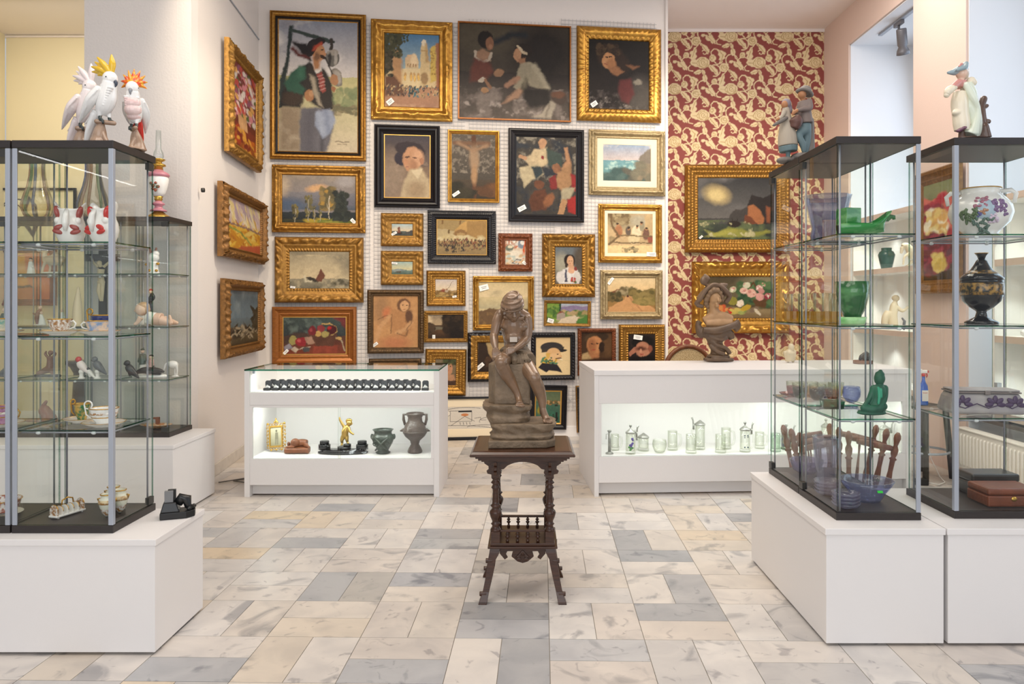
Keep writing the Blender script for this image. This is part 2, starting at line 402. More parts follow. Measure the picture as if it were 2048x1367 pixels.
# ceiling, floor slab
struct(MB().box(-6.7, -1.5, H, 4.75, 9.75, H + .1).build('ceiling', m_ceil))
# wallpaper
def wallpaper(wid, hei):
    n = 150; t = Art(n, int(n * .937), '8c443e', (0, 0, 530, 497)); cream, sh, hi = 'e2cda2', 'b99b6b', 'ead9b2'
    def leaf(pts, jag=5):
        out = []
        for i in range(len(pts)):
            (x0, y0), (x1, y1) = pts[i], pts[(i + 1) % len(pts)]; L_ = math.hypot(x1 - x0, y1 - y0); m = max(1, int(L_ / 15))
            for k in range(m):
                f = k / m; o = jag if k % 2 else 0; nx, ny = (y1 - y0) / (L_ + 1e-6), -(x1 - x0) / (L_ + 1e-6); out.append((x0 + (x1 - x0) * f + nx * o, y0 + (y1 - y0) * f + ny * o))
        return out
    arc = lambda x, y, r, a0, a1, r2=None: [(x + ((r2 or r) * i / 14 + r * (1 - i / 14)) * math.cos(R(a0 + (a1 - a0) * i / 14)), y + ((r2 or r) * i / 14 + r * (1 - i / 14)) * math.sin(R(a0 + (a1 - a0) * i / 14))) for i in range(15)]
    POLY = [[(165, 345), (185, 330), (225, 322), (262, 340), (280, 365), (278, 390), (255, 412), (215, 425), (180, 415), (160, 385)], [(100, 375), (125, 345), (165, 350), (160, 385), (172, 412), (132, 402)], [(135, 472), (168, 442), (205, 445), (195, 475), (152, 484)], [(208, 440), (236, 452), (240, 485), (262, 520), (256, 548), (234, 556), (217, 522), (225, 492)],
            [(275, 398), (308, 402), (340, 430), (360, 455), (358, 490), (337, 486), (322, 462), (300, 452), (284, 428)], [(105, 332), (115, 292), (138, 280), (130, 250), (150, 226), (158, 250), (150, 290), (164, 312), (135, 342)], [(282, 318), (300, 296), (325, 300), (342, 322), (332, 352), (302, 362), (280, 344)],
            [(352, 246), (378, 258), (412, 270), (440, 292), (424, 312), (428, 334), (404, 346), (398, 376), (374, 386), (386, 350), (368, 344), (382, 320), (364, 300), (368, 272)], [(378, 412), (396, 387), (425, 380), (453, 391), (466, 415), (448, 448), (415, 458), (387, 444)], [(458, 440), (502, 456), (530, 480), (544, 518), (532, 544), (520, 516), (495, 500), (478, 470)],
            [(242, 112), (275, 126), (298, 112), (328, 150), (334, 180), (310, 194), (290, 166), (256, 160)], [(38, 296), (62, 276), (88, 290), (86, 318), (58, 328), (36, 316)], [(472, 352), (498, 350), (508, 368), (486, 380), (466, 372)], [(362, 520), (388, 510), (402, 528), (384, 548), (362, 542)]]
    LINE = [(arc(330, 448, 54, -120, 100), 6), (arc(490, 348, 55, -20, -230), 6), (arc(335, 128, 56, 150, 380), 6), (arc(500, 526, 26, -150, 150, 14), 6), ([(100, 398), (80, 420), (88, 446), (124, 452)], 6), ([(320, 352), (352, 392), (392, 372)], 6), ([(250, 545), (262, 580), (300, 610)], 6), ([(440, 455), (400, 500), (388, 520)], 5), ([(542, 350), (560, 400), (600, 440)], 6), ([(352, 246), (322, 244), (296, 272), (300, 300)], 6)]
    DET = [([(120, 375), (165, 380)], 3), ([(145, 475), (200, 455)], 3), ([(222, 450), (245, 540)], 3), ([(290, 410), (345, 475)], 4), ([(120, 325), (148, 240)], 3), ([(380, 270), (410, 300), (390, 370)], 4), ([(470, 450), (535, 530)], 4), ([(262, 125), (318, 180)], 3)] + [(arc(222 + ox_, 372 + oy_, r, a, a + w_), 3) for ox_, oy_, r, a, w_ in ((0, 0, 48, 20, 130), (-6, 2, 44, 190, 110), (6, -2, 36, 320, 110), (-4, 6, 34, 90, 110), (0, -4, 28, 200, 120), (4, 2, 22, 20, 130), (-2, 0, 16, 150, 140), (2, -2, 10, 300, 160), (-34, 8, 24, 120, 140), (30, 22, 22, 0, 120))] + [(arc(422, 416, r, a, a + 220), 3) for r, a in ((30, 10), (20, 180), (10, 40))] + [(arc(310, 328, r, a, a + 230), 3) for r, a in ((20, 90), (10, 250))] + [(arc(62, 302, r, a, a + 230), 2.5) for r, a in ((16, 30), (8, 200))]
    off = [(a * 530 + (265 if b % 2 else 0), b * 248.5) for b in range(-3, 4) for a in range(-2, 2)]
    off = [(x, y) for x, y in off if -620 < x < 530 and -640 < y < 480]
    for kind in range(3):
        for ox, oy in off:
            if kind == 0:
                for pts, w in LINE: t.l([(x + ox, y + oy) for x, y in pts], w * .8, cream)
            elif kind == 1:
                for q in POLY:
                    mx_ = sum(a for a, _ in q) / len(q); my_ = sum(b for _, b in q) / len(q); c = leaf([(mx_ + (a - mx_) * 1.04, my_ + (b - my_) * 1.04) for a, b in q], 6)
                    if max(x + ox for x, _ in c) > 0 and min(x + ox for x, _ in c) < 530 and max(y + oy for _, y in c) > 0 and min(y + oy for _, y in c) < 497: t.p([(x + ox, y + oy) for x, y in c], cream)
            else:
                for pts, w in DET: t.l([(x + ox, y + oy) for x, y in pts], w, sh)
    k = 165.
    C_, R_ = int(wid * k), int(hei * k); ph, pw = t.a.shape[:2]
    tw, th = .694, .651
    ii = ((np.arange(R_) / k / th + .62) % 1 * ph).astype(int); jj = ((np.arange(C_) / k / tw + .02) % 1 * pw).astype(int)
    return t.a[ii][:, jj]
wp = grid_mesh('wall_wallpaper', wallpaper(2.15, H), 2.15, H, vmat('wallpaper_print', .75, bump=(.08, 200)))
wp.location = (1.55 + 1.075, ZW, H / 2); struct(wp)
rbox('trim_wallpaper_top', 1.55, ZW - .02, H - .035, XR, ZW - .004, H, m_ceil)
rbox('wall_behind_wallpaper', 1.5, ZW + .01, 0, XR, ZW + .12, H, m_wall)
# baseboards, picture rails
def along(name, a, b, z0, z1, d, m, off=.001):
    a = Vector(a); b = Vector(b); t = (b - a).normalized(); n = Vector((-t.y, t.x)); a = a + n * off; b = b + n * off
    w = MB(); q = n * d
    w.add([(*a, z0), (*b, z0), (*(b + q), z0), (*(a + q), z0), (*a, z1), (*b, z1), (*(b + q * .7), z1), (*(a + q * .7), z1)],
          [(0, 4, 5, 1), (1, 5, 6, 2), (2, 6, 7, 3), (3, 7, 4, 0), (4, 7, 6, 5), (3, 0, 1, 2)], 0, False)
    return struct(w.build(name, m, bevel=.004))
m_stonebase = mat('stone_skirting', 'd6cfc6', .4, noise=('bdb5ab', 12, .3))
along('baseboard_back', PW1, PW0, 0, .095, .03, m_white)
along('trim_baseboard_back', PW1, PW0, .095, .12, .018, m_white)
along('baseboard_left', PW0, (-2.585, 5.84), 0, .1, .018, m_stonebase)
along('trim_left_rail', PW0, (-2.585, 5.84), 4.19, 4.205, .012, m_alu)
along('trim_far_rail', (-2.9, 9.62), (-6.6, 9.62), H - .035, H - .012, .03, m_ceil)
along('trim_far_skirting', (-2.9, 9.62), (-6.6, 9.62), 0, .1, .02, m_white)

# floor: pairs of marble slabs laid in alternating directions
def floor():
    rg = random.Random(5); w = MB(); cols = []; seeds = []
    BX, BZ, g = .4115, .3995, .0016; yaw = R(-1.1); cs, sn = math.cos(yaw), math.sin(yaw)
    ox, oz = -.309, 3.704
    pal = [('ded8d2', 10), ('dbd3ca', 9), ('dfdbd7', 9), ('d6d2cf', 6), ('dbd0c2', 5), ('cbc8c6', 3), ('bfbebe', 2), ('b0b0b2', 1.2), ('d6cec7', 5), ('dcccb6', .5)]
    fix = {(0, -1, 0): 'bdbdc0', (0, -1, 1): 'acacae', (2, -1, 1): 'b0b1b4', (2, -1, 0): 'd8cfc6', (-2, 0, 0): 'b2b3b6', (-2, 0, 1): 'b9b5b0', (-1, 0, 1): 'b5b6ba', (-1, -2, 0): 'b9babd', (-3, -2, 0): 'b5b6b9', (-1, 2, 0): 'b9babb',
           (2, 0, 1): 'b9b9bb', (0, 1, 0): 'bdb9b4', (0, 1, 1): 'c8c2ba', (-4, 3, 1): 'dccbb0', (-4, 1, 1): 'dccab0', (1, -2, 1): 'c3c3c5', (2, 1, 1): 'adaeb1', (-3, 2, 0): 'b3b4b7'}
    for i in range(-20, 16):
        for j in range(-12, 17):
            for k in (0, 1):
                if (i + j) % 2:   # stacked
                    x0, x1 = i * BX, (i + 1) * BX; y0, y1 = (j + k / 2) * BZ, (j + (k + 1) / 2) * BZ
                else:
                    x0, x1 = (i + k / 2) * BX, (i + (k + 1) / 2) * BX; y0, y1 = j * BZ, (j + 1) * BZ
                q = [(x0 + g, y0 + g), (x1 - g, y0 + g), (x1 - g, y1 - g), (x0 + g, y1 - g)]
                q = [(ox + x * cs - y * sn, oz + x * sn + y * cs) for x, y in q]
                n = len(w.v)
                w.v += [(x, y, 0) for x, y in q] + [(x, y, -.004) for x, y in q]
                for f in ((0, 1, 2, 3), (0, 4, 5, 1), (1, 5, 6, 2), (2, 6, 7, 3), (3, 7, 4, 0)):
                    w.f.append([n + a for a in f]); w.m.append(0); w.s.append(False)
                c = fix.get((i, j, k)) or rg.choices([p[0] for p in pal], [p[1] for p in pal])[0]
                c = lin(c); sd = (rg.random() * 40, rg.random() * 40, rg.random(), 1 if (i + j) % 2 else 0)
                cols += [c] * 8; seeds += [sd] * 8
    w.v += [(-9, -2.2, -.003), (7, -2.2, -.003), (7, 10.2, -.003), (-9, 10.2, -.003)]; n = len(w.v)
    w.f.append([n - 4, n - 3, n - 2, n - 1]); w.m.append(1); w.s.append(False); cols += [(.3, .28, .26, 1)] * 4; seeds += [(0, 0, 0, 0)] * 4
    m = bpy.data.materials.new('marble_floor'); m.use_nodes = True; nt = m.node_tree; N = nt.nodes.new; L = nt.links.new; b = nt.nodes['Principled BSDF']
    b.inputs['Roughness'].default_value = .32; b.inputs['Specular IOR Level'].default_value = .4
    a = N('ShaderNodeAttribute'); a.attribute_name = 'paint'; s = N('ShaderNodeAttribute'); s.attribute_name = 'seed'
    tc = N('ShaderNodeTexCoord'); ad = N('ShaderNodeVectorMath'); L(tc.outputs['Object'], ad.inputs[0]); L(s.outputs['Color'], ad.inputs[1])
    def ns(scale, det, dist):
        q = N('ShaderNodeTexNoise'); q.inputs['Scale'].default_value = scale; q.inputs['Detail'].default_value = det; q.inputs['Distortion'].default_value = dist
        L(ad.outputs[0], q.inputs['Vector']); return q.outputs[0]
    def ramp(src, p0, p1, c0, c1):
        r = N('ShaderNodeValToRGB'); r.color_ramp.elements[0].position = p0; r.color_ramp.elements[1].position = p1
        r.color_ramp.elements[0].color = c0; r.color_ramp.elements[1].color = c1; L(src, r.inputs[0]); return r.outputs[0]
    def mul(c1, c2, fac=1.0):
        x = N('ShaderNodeMix'); x.data_type = 'RGBA'; x.blend_type = 'MULTIPLY'; x.inputs['Factor'].default_value = fac
        L(c1, x.inputs['A']); L(c2, x.inputs['B']); return x.outputs['Result']
    c = mul(a.outputs['Color'], ramp(ns(5, 6, .6), .32, .62, (.78, .775, .78, 1), (.95, .935, .915, 1)))
    c = mul(c, ramp(ns(3.4, 9, 1.6), .31, .42, (.42, .44, .49, 1), (1, 1, 1, 1)), .72)
    c = mul(c, ramp(ns(13, 6, .9), .30, .38, (.45, .45, .5, 1), (1, 1, 1, 1)), .6)
    L(c, b.inputs['Base Color'])
    o = w.build('floor', [m, mat('floor_grout', '8d867c', .9)])
    for nm, dat in (('paint', cols), ('seed', seeds)):
        ca = o.data.color_attributes.new(nm, 'FLOAT_COLOR', 'POINT'); ca.data.foreach_set('color', np.array(dat, np.float32).ravel())
    return struct(o)
floor()
# ------------------------------------------------------------------ picture frames
# profiles: (distance in from the outer edge / frame width, height / depth)
PR = {
 'swept': [(0, 0), (0, .45), (.05, .6), (.12, .55), (.2, .62), (.32, .9), (.42, 1), (.52, .96), (.62, .75), (.72, .5), (.8, .42), (.86, .55), (.93, .55), (1, .3), (1, 0)],
 'wide':  [(0, 0), (0, .5), (.06, .72), (.14, .95), (.24, 1), (.34, .92), (.44, .72), (.5, .6), (.54, .66), (.6, .58), (.72, .42), (.8, .36), (.86, .44), (.93, .4), (1, .22), (1, 0)],
 'plain': [(0, 0), (0, .8), (.1, 1), (.28, 1), (.36, .8), (.62, .55), (.72, .6), (.8, .45), (1, .3), (1, 0)],
 'flat':  [(0, 0), (0, .9), (.08, 1), (.9, 1), (1, .85), (1, 0)],
 'step':  [(0, 0), (0, .55), (.06, .75), (.16, .8), (.2, .7), (.34, 1), (.5, .95), (.64, .62), (.7, .7), (.78, .55), (.9, .4), (1, .3), (1, 0)],
 'round': [(0, 0), (0, .5), (.12, .85), (.3, 1), (.5, 1), (.66, .85), (.78, .6), (.84, .7), (.92, .6), (1, .35), (1, 0)],
}
def hsh(a, b): return (math.sin(a * 127.1 + b * 311.7) * 43758.5) % 1
def relief(kind, s, t, hl, fw):
    """carved relief (fraction of the frame depth) at s along a side of half length hl, t across the frame"""
    if kind == 'acanthus':
        g = max(0, 1 - abs(t - .25) / .26); a = s / (fw * .55) * math.pi
        r = .30 * g * (math.sin(a + 5 * t) * math.sin(a * .5 - 8 * t) + .5 * math.sin(a * 2.3 + 14 * t))
        if .83 < t < .97: r += .10 * math.sin(s / (fw * .10) * math.pi)
        return r
    if kind == 'cartouche':
        d = hl - abs(s); r = 0
        k = math.exp(-(d / (fw * 1.15)) ** 2) + .8 * math.exp(-(s / (fw * .75)) ** 2)
        w = max(0, 1 - abs(t - .4) / .5)
        r += .42 * k * w * (.55 + .45 * math.sin(d / fw * 6.5 + 3 * t) * math.cos(t * 15 + d / fw * 2)) + .2 * k * w * (hsh(round(d / fw * 7), round(t * 7)) - .5)
        return r - .05 * w * (1 - k)
    if kind == 'beads':
        if .1 < t < .6: return .16 * abs(math.sin(s / (fw * .42) * math.pi + 1.6 * abs(t - .35)))
        if t > .8: return .12 * abs(math.sin(s / (fw * .16) * math.pi))
        return 0
    if kind == 'rope': return .16 * math.sin(s / (fw * .30) * math.pi + 7 * t) * max(0, 1 - abs(t - .35) / .4)
    if kind == 'ripple': return .10 * math.sin(s / (fw * .12) * math.pi) * (1 if (.05 < t < .35 or t > .72) and t < 1 else 0)
    if kind == 'egg':
        r = .2 * abs(math.sin(s / (fw * .3) * math.pi)) * max(0, 1 - abs(t - .22) / .14)
        return r + .16 * abs(math.sin(s / (fw * .2) * math.pi)) * max(0, 1 - abs(t - .55) / .14) + .08 * math.sin(s / (fw * .1) * math.pi) * (.85 < t < .98)
    if kind == 'panel':
        d = hl - abs(s); k = math.exp(-(d / (fw * .6)) ** 4) + math.exp(-(s / (fw * 1.6)) ** 6)
        w = max(0, 1 - abs(t - .5) / .3); r = .2 * k * w * (.4 + .6 * abs(math.sin(s / (fw * .35) * math.pi)))
        return r + .14 * math.sin(s / (fw * .22) * math.pi) * (t < .2 or t > .78) * (0 < t < 1)
    return 0
def frame_mesh(w, h, fw, dep, prof='plain', kind=None, split=None):
    """mitred moulding round a w x h rectangle centred on the origin; back on y=0, face towards -y"""
    b = MB(); P_ = PR[prof]
    for side in range(4):
        L_ = w if side % 2 == 0 else h; O_ = h if side % 2 == 0 else w
        n = max(2, int(L_ / .0075)) if kind else 1
        vs = []
        for i in range(n + 1):
            a = i / n * 2 - 1
            for t, d in P_:
                q = t * fw; s = a * (L_ / 2 - q); o = O_ / 2 - q
                dd = d * dep + (relief(kind, s, t, L_ / 2 - q, fw) * dep if kind and 0 < t < 1 and d > 0 else 0)
                x, z = ((s, o), (o, -s), (-s, -o), (-o, s))[side]
                vs.append((x, -dd, z))
        m = len(P_); fs = []; ms = []
        for i in range(n):
            for k in range(m - 1):
                b_ = P_[k][0] >= split[0] and P_[k + 1][0] <= split[1] if split else False
                fs.append((i * m + k, i * m + k + 1, (i + 1) * m + k + 1, (i + 1) * m + k)); ms.append(1 if b_ else 0)
        base = len(b.v); b.v += vs
        for f, q in zip(fs, ms): b.f.append([base + k for k in f]); b.m.append(q); b.s.append(bool(kind))
    return b
ARTS = {}
def art(fn): ARTS[fn.__name__] = fn; return fn
def brush(A):
    """breaks the drawn edges up into strokes and adds canvas grain"""
    h, w = A.a.shape[:2]; yy, xx = np.mgrid[0:h, 0:w]; m = min(h, w)
    d = [(vnoise(h, w, s, q, 2) - .5) for s, q in ((w / 9, 21), (w / 9, 22), (w / 4, 23), (w / 4, 24))]
    g = min(1, w / 110); x = np.clip(xx + (d[0] * 3.2 + d[2] * 1.6) * g, 0, w - 1).astype(int); y = np.clip(yy + (d[1] * 3.2 + d[3] * 1.6) * g, 0, h - 1).astype(int)
    A.a = A.a[y, x] * (1 + .2 * (vnoise(h, w, w / 3, 25, 2) - .5))[..., None]
def picture(loc, rz, w, h, fw, label, artid, mater, prof='plain', kind=None, dep=.045, split=None, mats=None, tag_at=None, mount=0, slip=0, name='framed_painting', tilt=0, res=1.0, roll=0, group='framed pictures', lean=0):
    t = thing(name, label, 'painting' if name == 'framed_painting' else 'framed drawing', loc, rz, group)
    t.rotation_euler = (lean, R(roll), rz)
    frame_mesh(w, h, fw, dep, prof, kind, split).build('picture_frame', mats or mater, t)
    iw, ih = w - 2 * fw, h - 2 * fw; y = -dep * .28
    if slip:
        f = frame_mesh(iw + .004, ih + .004, slip + .002, dep * .38, 'flat'); f.build('gold_slip', m_slip, t); iw -= 2 * slip; ih -= 2 * slip
    if mount:
        f = frame_mesh(iw + .004, ih + .004, mount + .002, dep * .34, 'flat'); f.build('mount', m_mount, t); iw -= 2 * mount; ih -= 2 * mount; y = -dep * .26
    k = 183 * res / 1.05
    fn, box, base = ARTS[artid].__defaults__[0], ARTS[artid].__defaults__[1], ARTS[artid].__defaults__[2]
    A = Art(max(8, int(iw * k)), max(8, int(ih * k)), base, box); ARTS[artid](A)
    if artid not in ('line_drawing', 'ink_faces', 'cap_man'): brush(A)
    c = grid_mesh('canvas', A.a * (.86 if name == 'framed_painting' else 1), iw + .006, ih + .006, m_paint, t); c.location = (0, y, 0)
    MB().box(-w / 2 + .006, -.006, -h / 2 + .006, w / 2 - .006, -.001, h / 2 - .006).build('backing_board', m_carved, t)
    if tag_at:
        u, v, tw, th, ang = tag_at; g = MB(); g.box(-tw / 2, -.0015, -th / 2, tw / 2, 0, th / 2)
        g.cbox((0, -.0018, th * .12), (tw * .6, .0006, th * .07), 1); g.cbox((0, -.0018, -th * .14), (tw * .5, .0006, th * .07), 1)
        o = g.build('price_tag', [m_paper, m_ink], t); o.location = (-iw / 2 + u * iw, -dep * .42, ih / 2 - v * ih); o.rotation_euler = (0, R(-ang), 0); o['label'] = 'small white price tag with handwriting'
    return t
Q = lambda fn=None, box=(0, 0, 1, 1), base='808080': (fn, box, base)
# ------------------------------------------------------------------ painted subjects (coordinates of each painting's own box)
@art
def peddler(t, _=0, b=(162, 120, 845, 1230), c='b9b4b2'):
    t.grad('868c9a', 'd8cfc8', 0, .42); t.cl('eae3da', 3, .5, .3, 3, 0, .42); t.cl('8d8a90', 4, .62, .2, 8, 0, .25)
    t.grad('c4bd86', 'c9bc8c', .42, .56); t.grad('bfb78a', 'c9b99e', .56, 1)
    t.p([(162, 840), (360, 840), (360, 1230), (162, 1230)], '93816a', .03); t.d(60, 640, 840, 690, 850, 26, ['8a9168', '7d8760', 'a9aa7c', '9c9d70'], 2); t.d(25, 640, 845, 830, 900, 14, ['857a5c', '6f6a50', 'a5997a'], 5, 2)
    t.cl('b8a890', 5, .55, .3, 9, .68, 1)
    t.p([(255, 165), (288, 165), (245, 500), (190, 860), (165, 860), (170, 640), (215, 500)], '2d3736'); t.l([(275, 205), (625, 290)], 16, '38433f'); t.l([(615, 265), (610, 350)], 14, '3a3430')
    t.p([(270, 300), (400, 315), (440, 460), (330, 520), (215, 640), (170, 855), (345, 850), (400, 690), (430, 480)], '252122', .01); t.l([(285, 360), (330, 410), (410, 430)], 16, '5a2b28', .01)
    t.p([(420, 470), (470, 500), (560, 520), (620, 640), (628, 860), (545, 885), (430, 800), (350, 740), (380, 600)], '2f2926', .01)
    t.e(280, 780, 90, 60, '3d2f26', .4); t.p([(340, 508), (385, 520), (395, 600), (340, 645), (385, 695), (370, 745), (240, 715), (205, 655), (265, 560)], '2e5645', .01); t.p([(340, 508), (372, 514), (365, 600), (320, 590)], '3f6b55', .02)
    t.e(425, 748, 40, 52, 'a5754f', .2); t.e(440, 735, 18, 30, 'b98a62', .4)
    t.p([(455, 480), (520, 480), (528, 540), (480, 560)], 'ddd5cb'); t.p([(482, 566), (532, 545), (568, 708), (530, 730)], '98463f')
    for k in range(5): t.l([(486 + k * 8, 590 + k * 28), (540 + k * 6, 570 + k * 28)], 3, 'c79a90')
    t.p([(425, 570), (465, 590), (500, 720), (542, 850), (505, 830), (455, 720)], 'a39682', .01)
    t.p([(440, 420), (520, 430), (510, 520), (470, 530)], 'a8764f', .01); t.e(512, 385, 50, 68, 'ba875f', .12); t.e(548, 395, 26, 16, 'c08b64', .3); t.e(542, 422, 28, 14, '3b2a22', .3, 15); t.e(488, 420, 30, 36, '7d5a42', .6); t.e(462, 398, 14, 26, 'b27d58'); t.e(536, 358, 12, 5, '4a3628')
    t.e(440, 345, 42, 80, '252022', .1, 20); t.e(490, 300, 75, 36, '2a2526', .1, -18); t.p([(448, 372), (470, 330), (530, 298), (540, 318), (490, 345), (462, 375)], 'bd4f38', .01)
    t.e(622, 425, 58, 75, '6d6862', .08); t.e(625, 380, 50, 28, 'a39a8e', .15); t.e(648, 430, 14, 60, 'aca59b', .5); t.e(598, 440, 14, 60, '3d3a38', .5)
    t.e(660, 590, 46, 82, '827a70', .1, -12); t.e(668, 585, 30, 60, 'aaa297', .4, -12); t.l([(560, 430), (630, 570)], 6, '2d2724'); t.e(638, 610, 34, 46, 'ac7c58', .2); t.e(630, 690, 16, 26, 'a06c4b')
    t.p([(350, 860), (470, 850), (640, 880), (625, 1050), (570, 1230), (345, 1230), (338, 960)], '69666c', .01); t.l([(540, 1080), (530, 1230)], 8, '3c3a40', .02); t.l([(430, 900), (420, 1200)], 20, '5a575e', .04)
    t.p([(475, 890), (600, 855), (652, 955), (598, 1065), (540, 1108), (470, 1000)], '97a0b3', .01); t.l([(560, 880), (590, 1050)], 10, '7f889d', .02); t.l([(500, 900), (540, 1060)], 10, 'a9b1c2', .02)
    t.l([(650, 1135), (690, 1130), (720, 1140), (760, 1132)], 4, '6f6252'); t.l([(670, 1158), (740, 1156)], 4, '8a7c68'); t.n(.09, 12, 4)
@art
def mosque(t, _=0, b=(1085, 207, 1590, 870), c='d6bd90'):
    t.grad('4f7aa0', '9fb3b4', 0, .5); t.grad('b98a68', 'a37a62', .72, 1)
    t.p([(1240, 520), (1420, 510), (1420, 690), (1240, 690)], 'e3cb9c'); t.p([(1150, 360), (1215, 350), (1245, 450), (1245, 680), (1150, 640)], 'c09468', .02); t.p([(1085, 590), (1180, 590), (1260, 690), (1260, 770), (1085, 770)], '6d4c3a', .02)
    t.e(1332, 450, 62, 62, 'dcb890', .08); t.p([(1272, 440), (1392, 440), (1392, 515), (1272, 515)], 'dcbe92'); t.e(1352, 440, 30, 55, 'ebcfa4', .5)
    for x in (1272, 1325, 1358, 1395): t.e(x, 590, 13, 40, 'c79b62', .3); t.e(x, 600, 7, 24, 'f0c268', .3)
    for x in (1300, 1320, 1345, 1368): t.e(x, 490, 6, 16, 'a8835c', .3)
    t.p([(1420, 290), (1470, 290), (1484, 350), (1480, 430), (1500, 460), (1500, 660), (1410, 660), (1412, 460)], 'd9bd8c', .008); t.e(1445, 280, 22, 28, 'e6d5b8', .15); t.p([(1418, 345), (1484, 345), (1478, 360), (1424, 360)], 'b08f60'); t.p([(1460, 290), (1472, 290), (1490, 460), (1462, 460)], 'b8935f', .02); t.e(1448, 600, 34, 55, 'a5855c', .3)
    t.p([(1502, 330), (1560, 290), (1560, 620), (1504, 640)], 'd3b25c', .01); t.p([(1556, 280), (1590, 270), (1590, 720), (1556, 700)], 'a66c4c', .01); t.d(22, 1508, 1552, 340, 600, 7, ['b08c4a', 'a88646', '94743c'], 4)
    t.d(150, 1085, 1240, 207, 420, 15, ['4a4a36', '3a3d2e', '5c5a42', '474632'], 3); t.d(70, 1085, 1150, 380, 590, 15, ['4d4836', '5c5240', '3b382c'], 6); t.d(24, 1230, 1300, 207, 290, 9, ['50503c', '42452f'], 7)
    t.d(170, 1090, 1590, 670, 770, 9, ['6e5d52', '8c7660', 'a98a62', '5a4f4a', '4f6a72', 'b99a70', '3d3432', 'c7ad80'], 8, .6); t.d(20, 1300, 1400, 690, 770, 12, ['4a7078', '62848a', '3b4f50'], 9, .6)
    t.cl('c39b7c', 5, .5, .2, 3, .8, 1); t.n(.08, 14, 2)
@art
def two_figures(t, _=0, b=(68, 155, 1058, 972), c='3a302a'):
    t.grad('4a4236', '3b342d', 0, .5); t.grad('2f2926', '5f554d', .5, 1); t.e(820, 380, 260, 260, '231e1c', .9); t.e(250, 260, 260, 120, '4c4437', .9); t.cl('7d7169', 9, .45, .25, 5, .66, 1); t.cl('9c9087', 14, .58, .2, 6, .78, 1)
    t.l([(380, 310), (540, 235), (650, 235)], 26, '23262a', .02)
    t.e(300, 290, 70, 75, '1d1816', .15); t.e(338, 320, 38, 58, '7d5842', .2); t.e(345, 350, 20, 20, '906850', .4); t.p([(210, 400), (270, 370), (350, 400), (340, 470), (290, 480), (230, 460)], '8a6a54', .01); t.l([(215, 390), (205, 440), (270, 480), (330, 465), (350, 410)], 10, 'a89b8a')
    t.p([(200, 450), (330, 480), (380, 560), (300, 640), (160, 660), (170, 560)], '5c332a', .02); t.e(420, 570, 45, 32, '8c6a50', .3, -20); t.e(270, 635, 34, 20, 'ada090', .3, -20); t.l([(300, 640), (340, 700)], 14, '84614a'); t.e(292, 722, 30, 26, 'a07a58', .2)
    t.e(640, 380, 85, 70, '241d1a', .12); t.e(585, 412, 38, 58, 'a37a5c', .15); t.e(552, 425, 10, 12, 'a37a5c'); t.l([(585, 335), (625, 375), (660, 395)], 11, 'b5a489'); t.p([(580, 450), (650, 430), (660, 480), (610, 490)], '8c664c')
    t.p([(610, 480), (700, 460), (780, 520), (880, 690), (800, 700), (690, 670), (660, 610), (600, 720), (555, 690), (580, 560)], '8f8570', .01); t.l([(660, 620), (640, 700)], 18, '6e6654', .02); t.l([(740, 500), (850, 680)], 14, 'a79d86', .03)
    t.l([(585, 610), (490, 680)], 22, '94705a', .01); t.p([(600, 690), (640, 720), (600, 770), (480, 830), (440, 840), (520, 760)], '9c7a62', .015); t.p([(640, 690), (860, 700), (880, 830), (700, 860), (630, 780)], '2c2724', .02)
    t.p([(890, 780), (950, 780), (880, 950), (720, 940), (800, 910)], 'a59a88', .012); t.e(960, 770, 75, 55, '4d4038', .3); t.e(950, 740, 60, 30, '6b4a38', .5); t.l([(870, 830), (840, 930)], 6, '7d7264', .01); t.n(.16, 18, 7)
@art
def turning_man(t, _=0, b=(1215, 285, 1745, 900), c='17110e'):
    t.grad('15100d', '251d1a', 0, 1); t.cl('544b46', 11, .45, .3, 5, .72, 1); t.cl('857b72', 15, .56, .2, 9, .82, 1); t.e(1660, 760, 110, 150, '4a443e', .8)
    t.e(1400, 430, 110, 105, '33241a', .3); t.e(1490, 500, 80, 90, '2c1e16', .4); t.d(60, 1290, 1480, 330, 420, 14, ['4a3826', '3c2c1e', '2b1f17'], 4)
    t.e(1385, 470, 55, 72, 'b07e55', .15, 10); t.e(1352, 490, 14, 18, 'b5845c'); t.e(1410, 500, 40, 50, '9a6a46', .5); t.e(1368, 440, 16, 5, '3a261b'); t.e(1402, 436, 14, 5, '3a261b'); t.e(1362, 500, 16, 6, '8c4f3c', .4); t.p([(1390, 530), (1450, 510), (1520, 560), (1470, 600), (1410, 580)], '8f6242', .015); t.p([(1540, 500), (1660, 510), (1600, 545)], '7d5438', .015)
    t.p([(1400, 580), (1500, 610), (1420, 700), (1300, 700)], '1d1614', .02); t.p([(1480, 640), (1580, 620), (1610, 760), (1560, 850), (1500, 820), (1470, 740)], '5d2a28', .02); t.e(1640, 650, 36, 26, '8d8474', .5); t.n(.15, 14, 3)
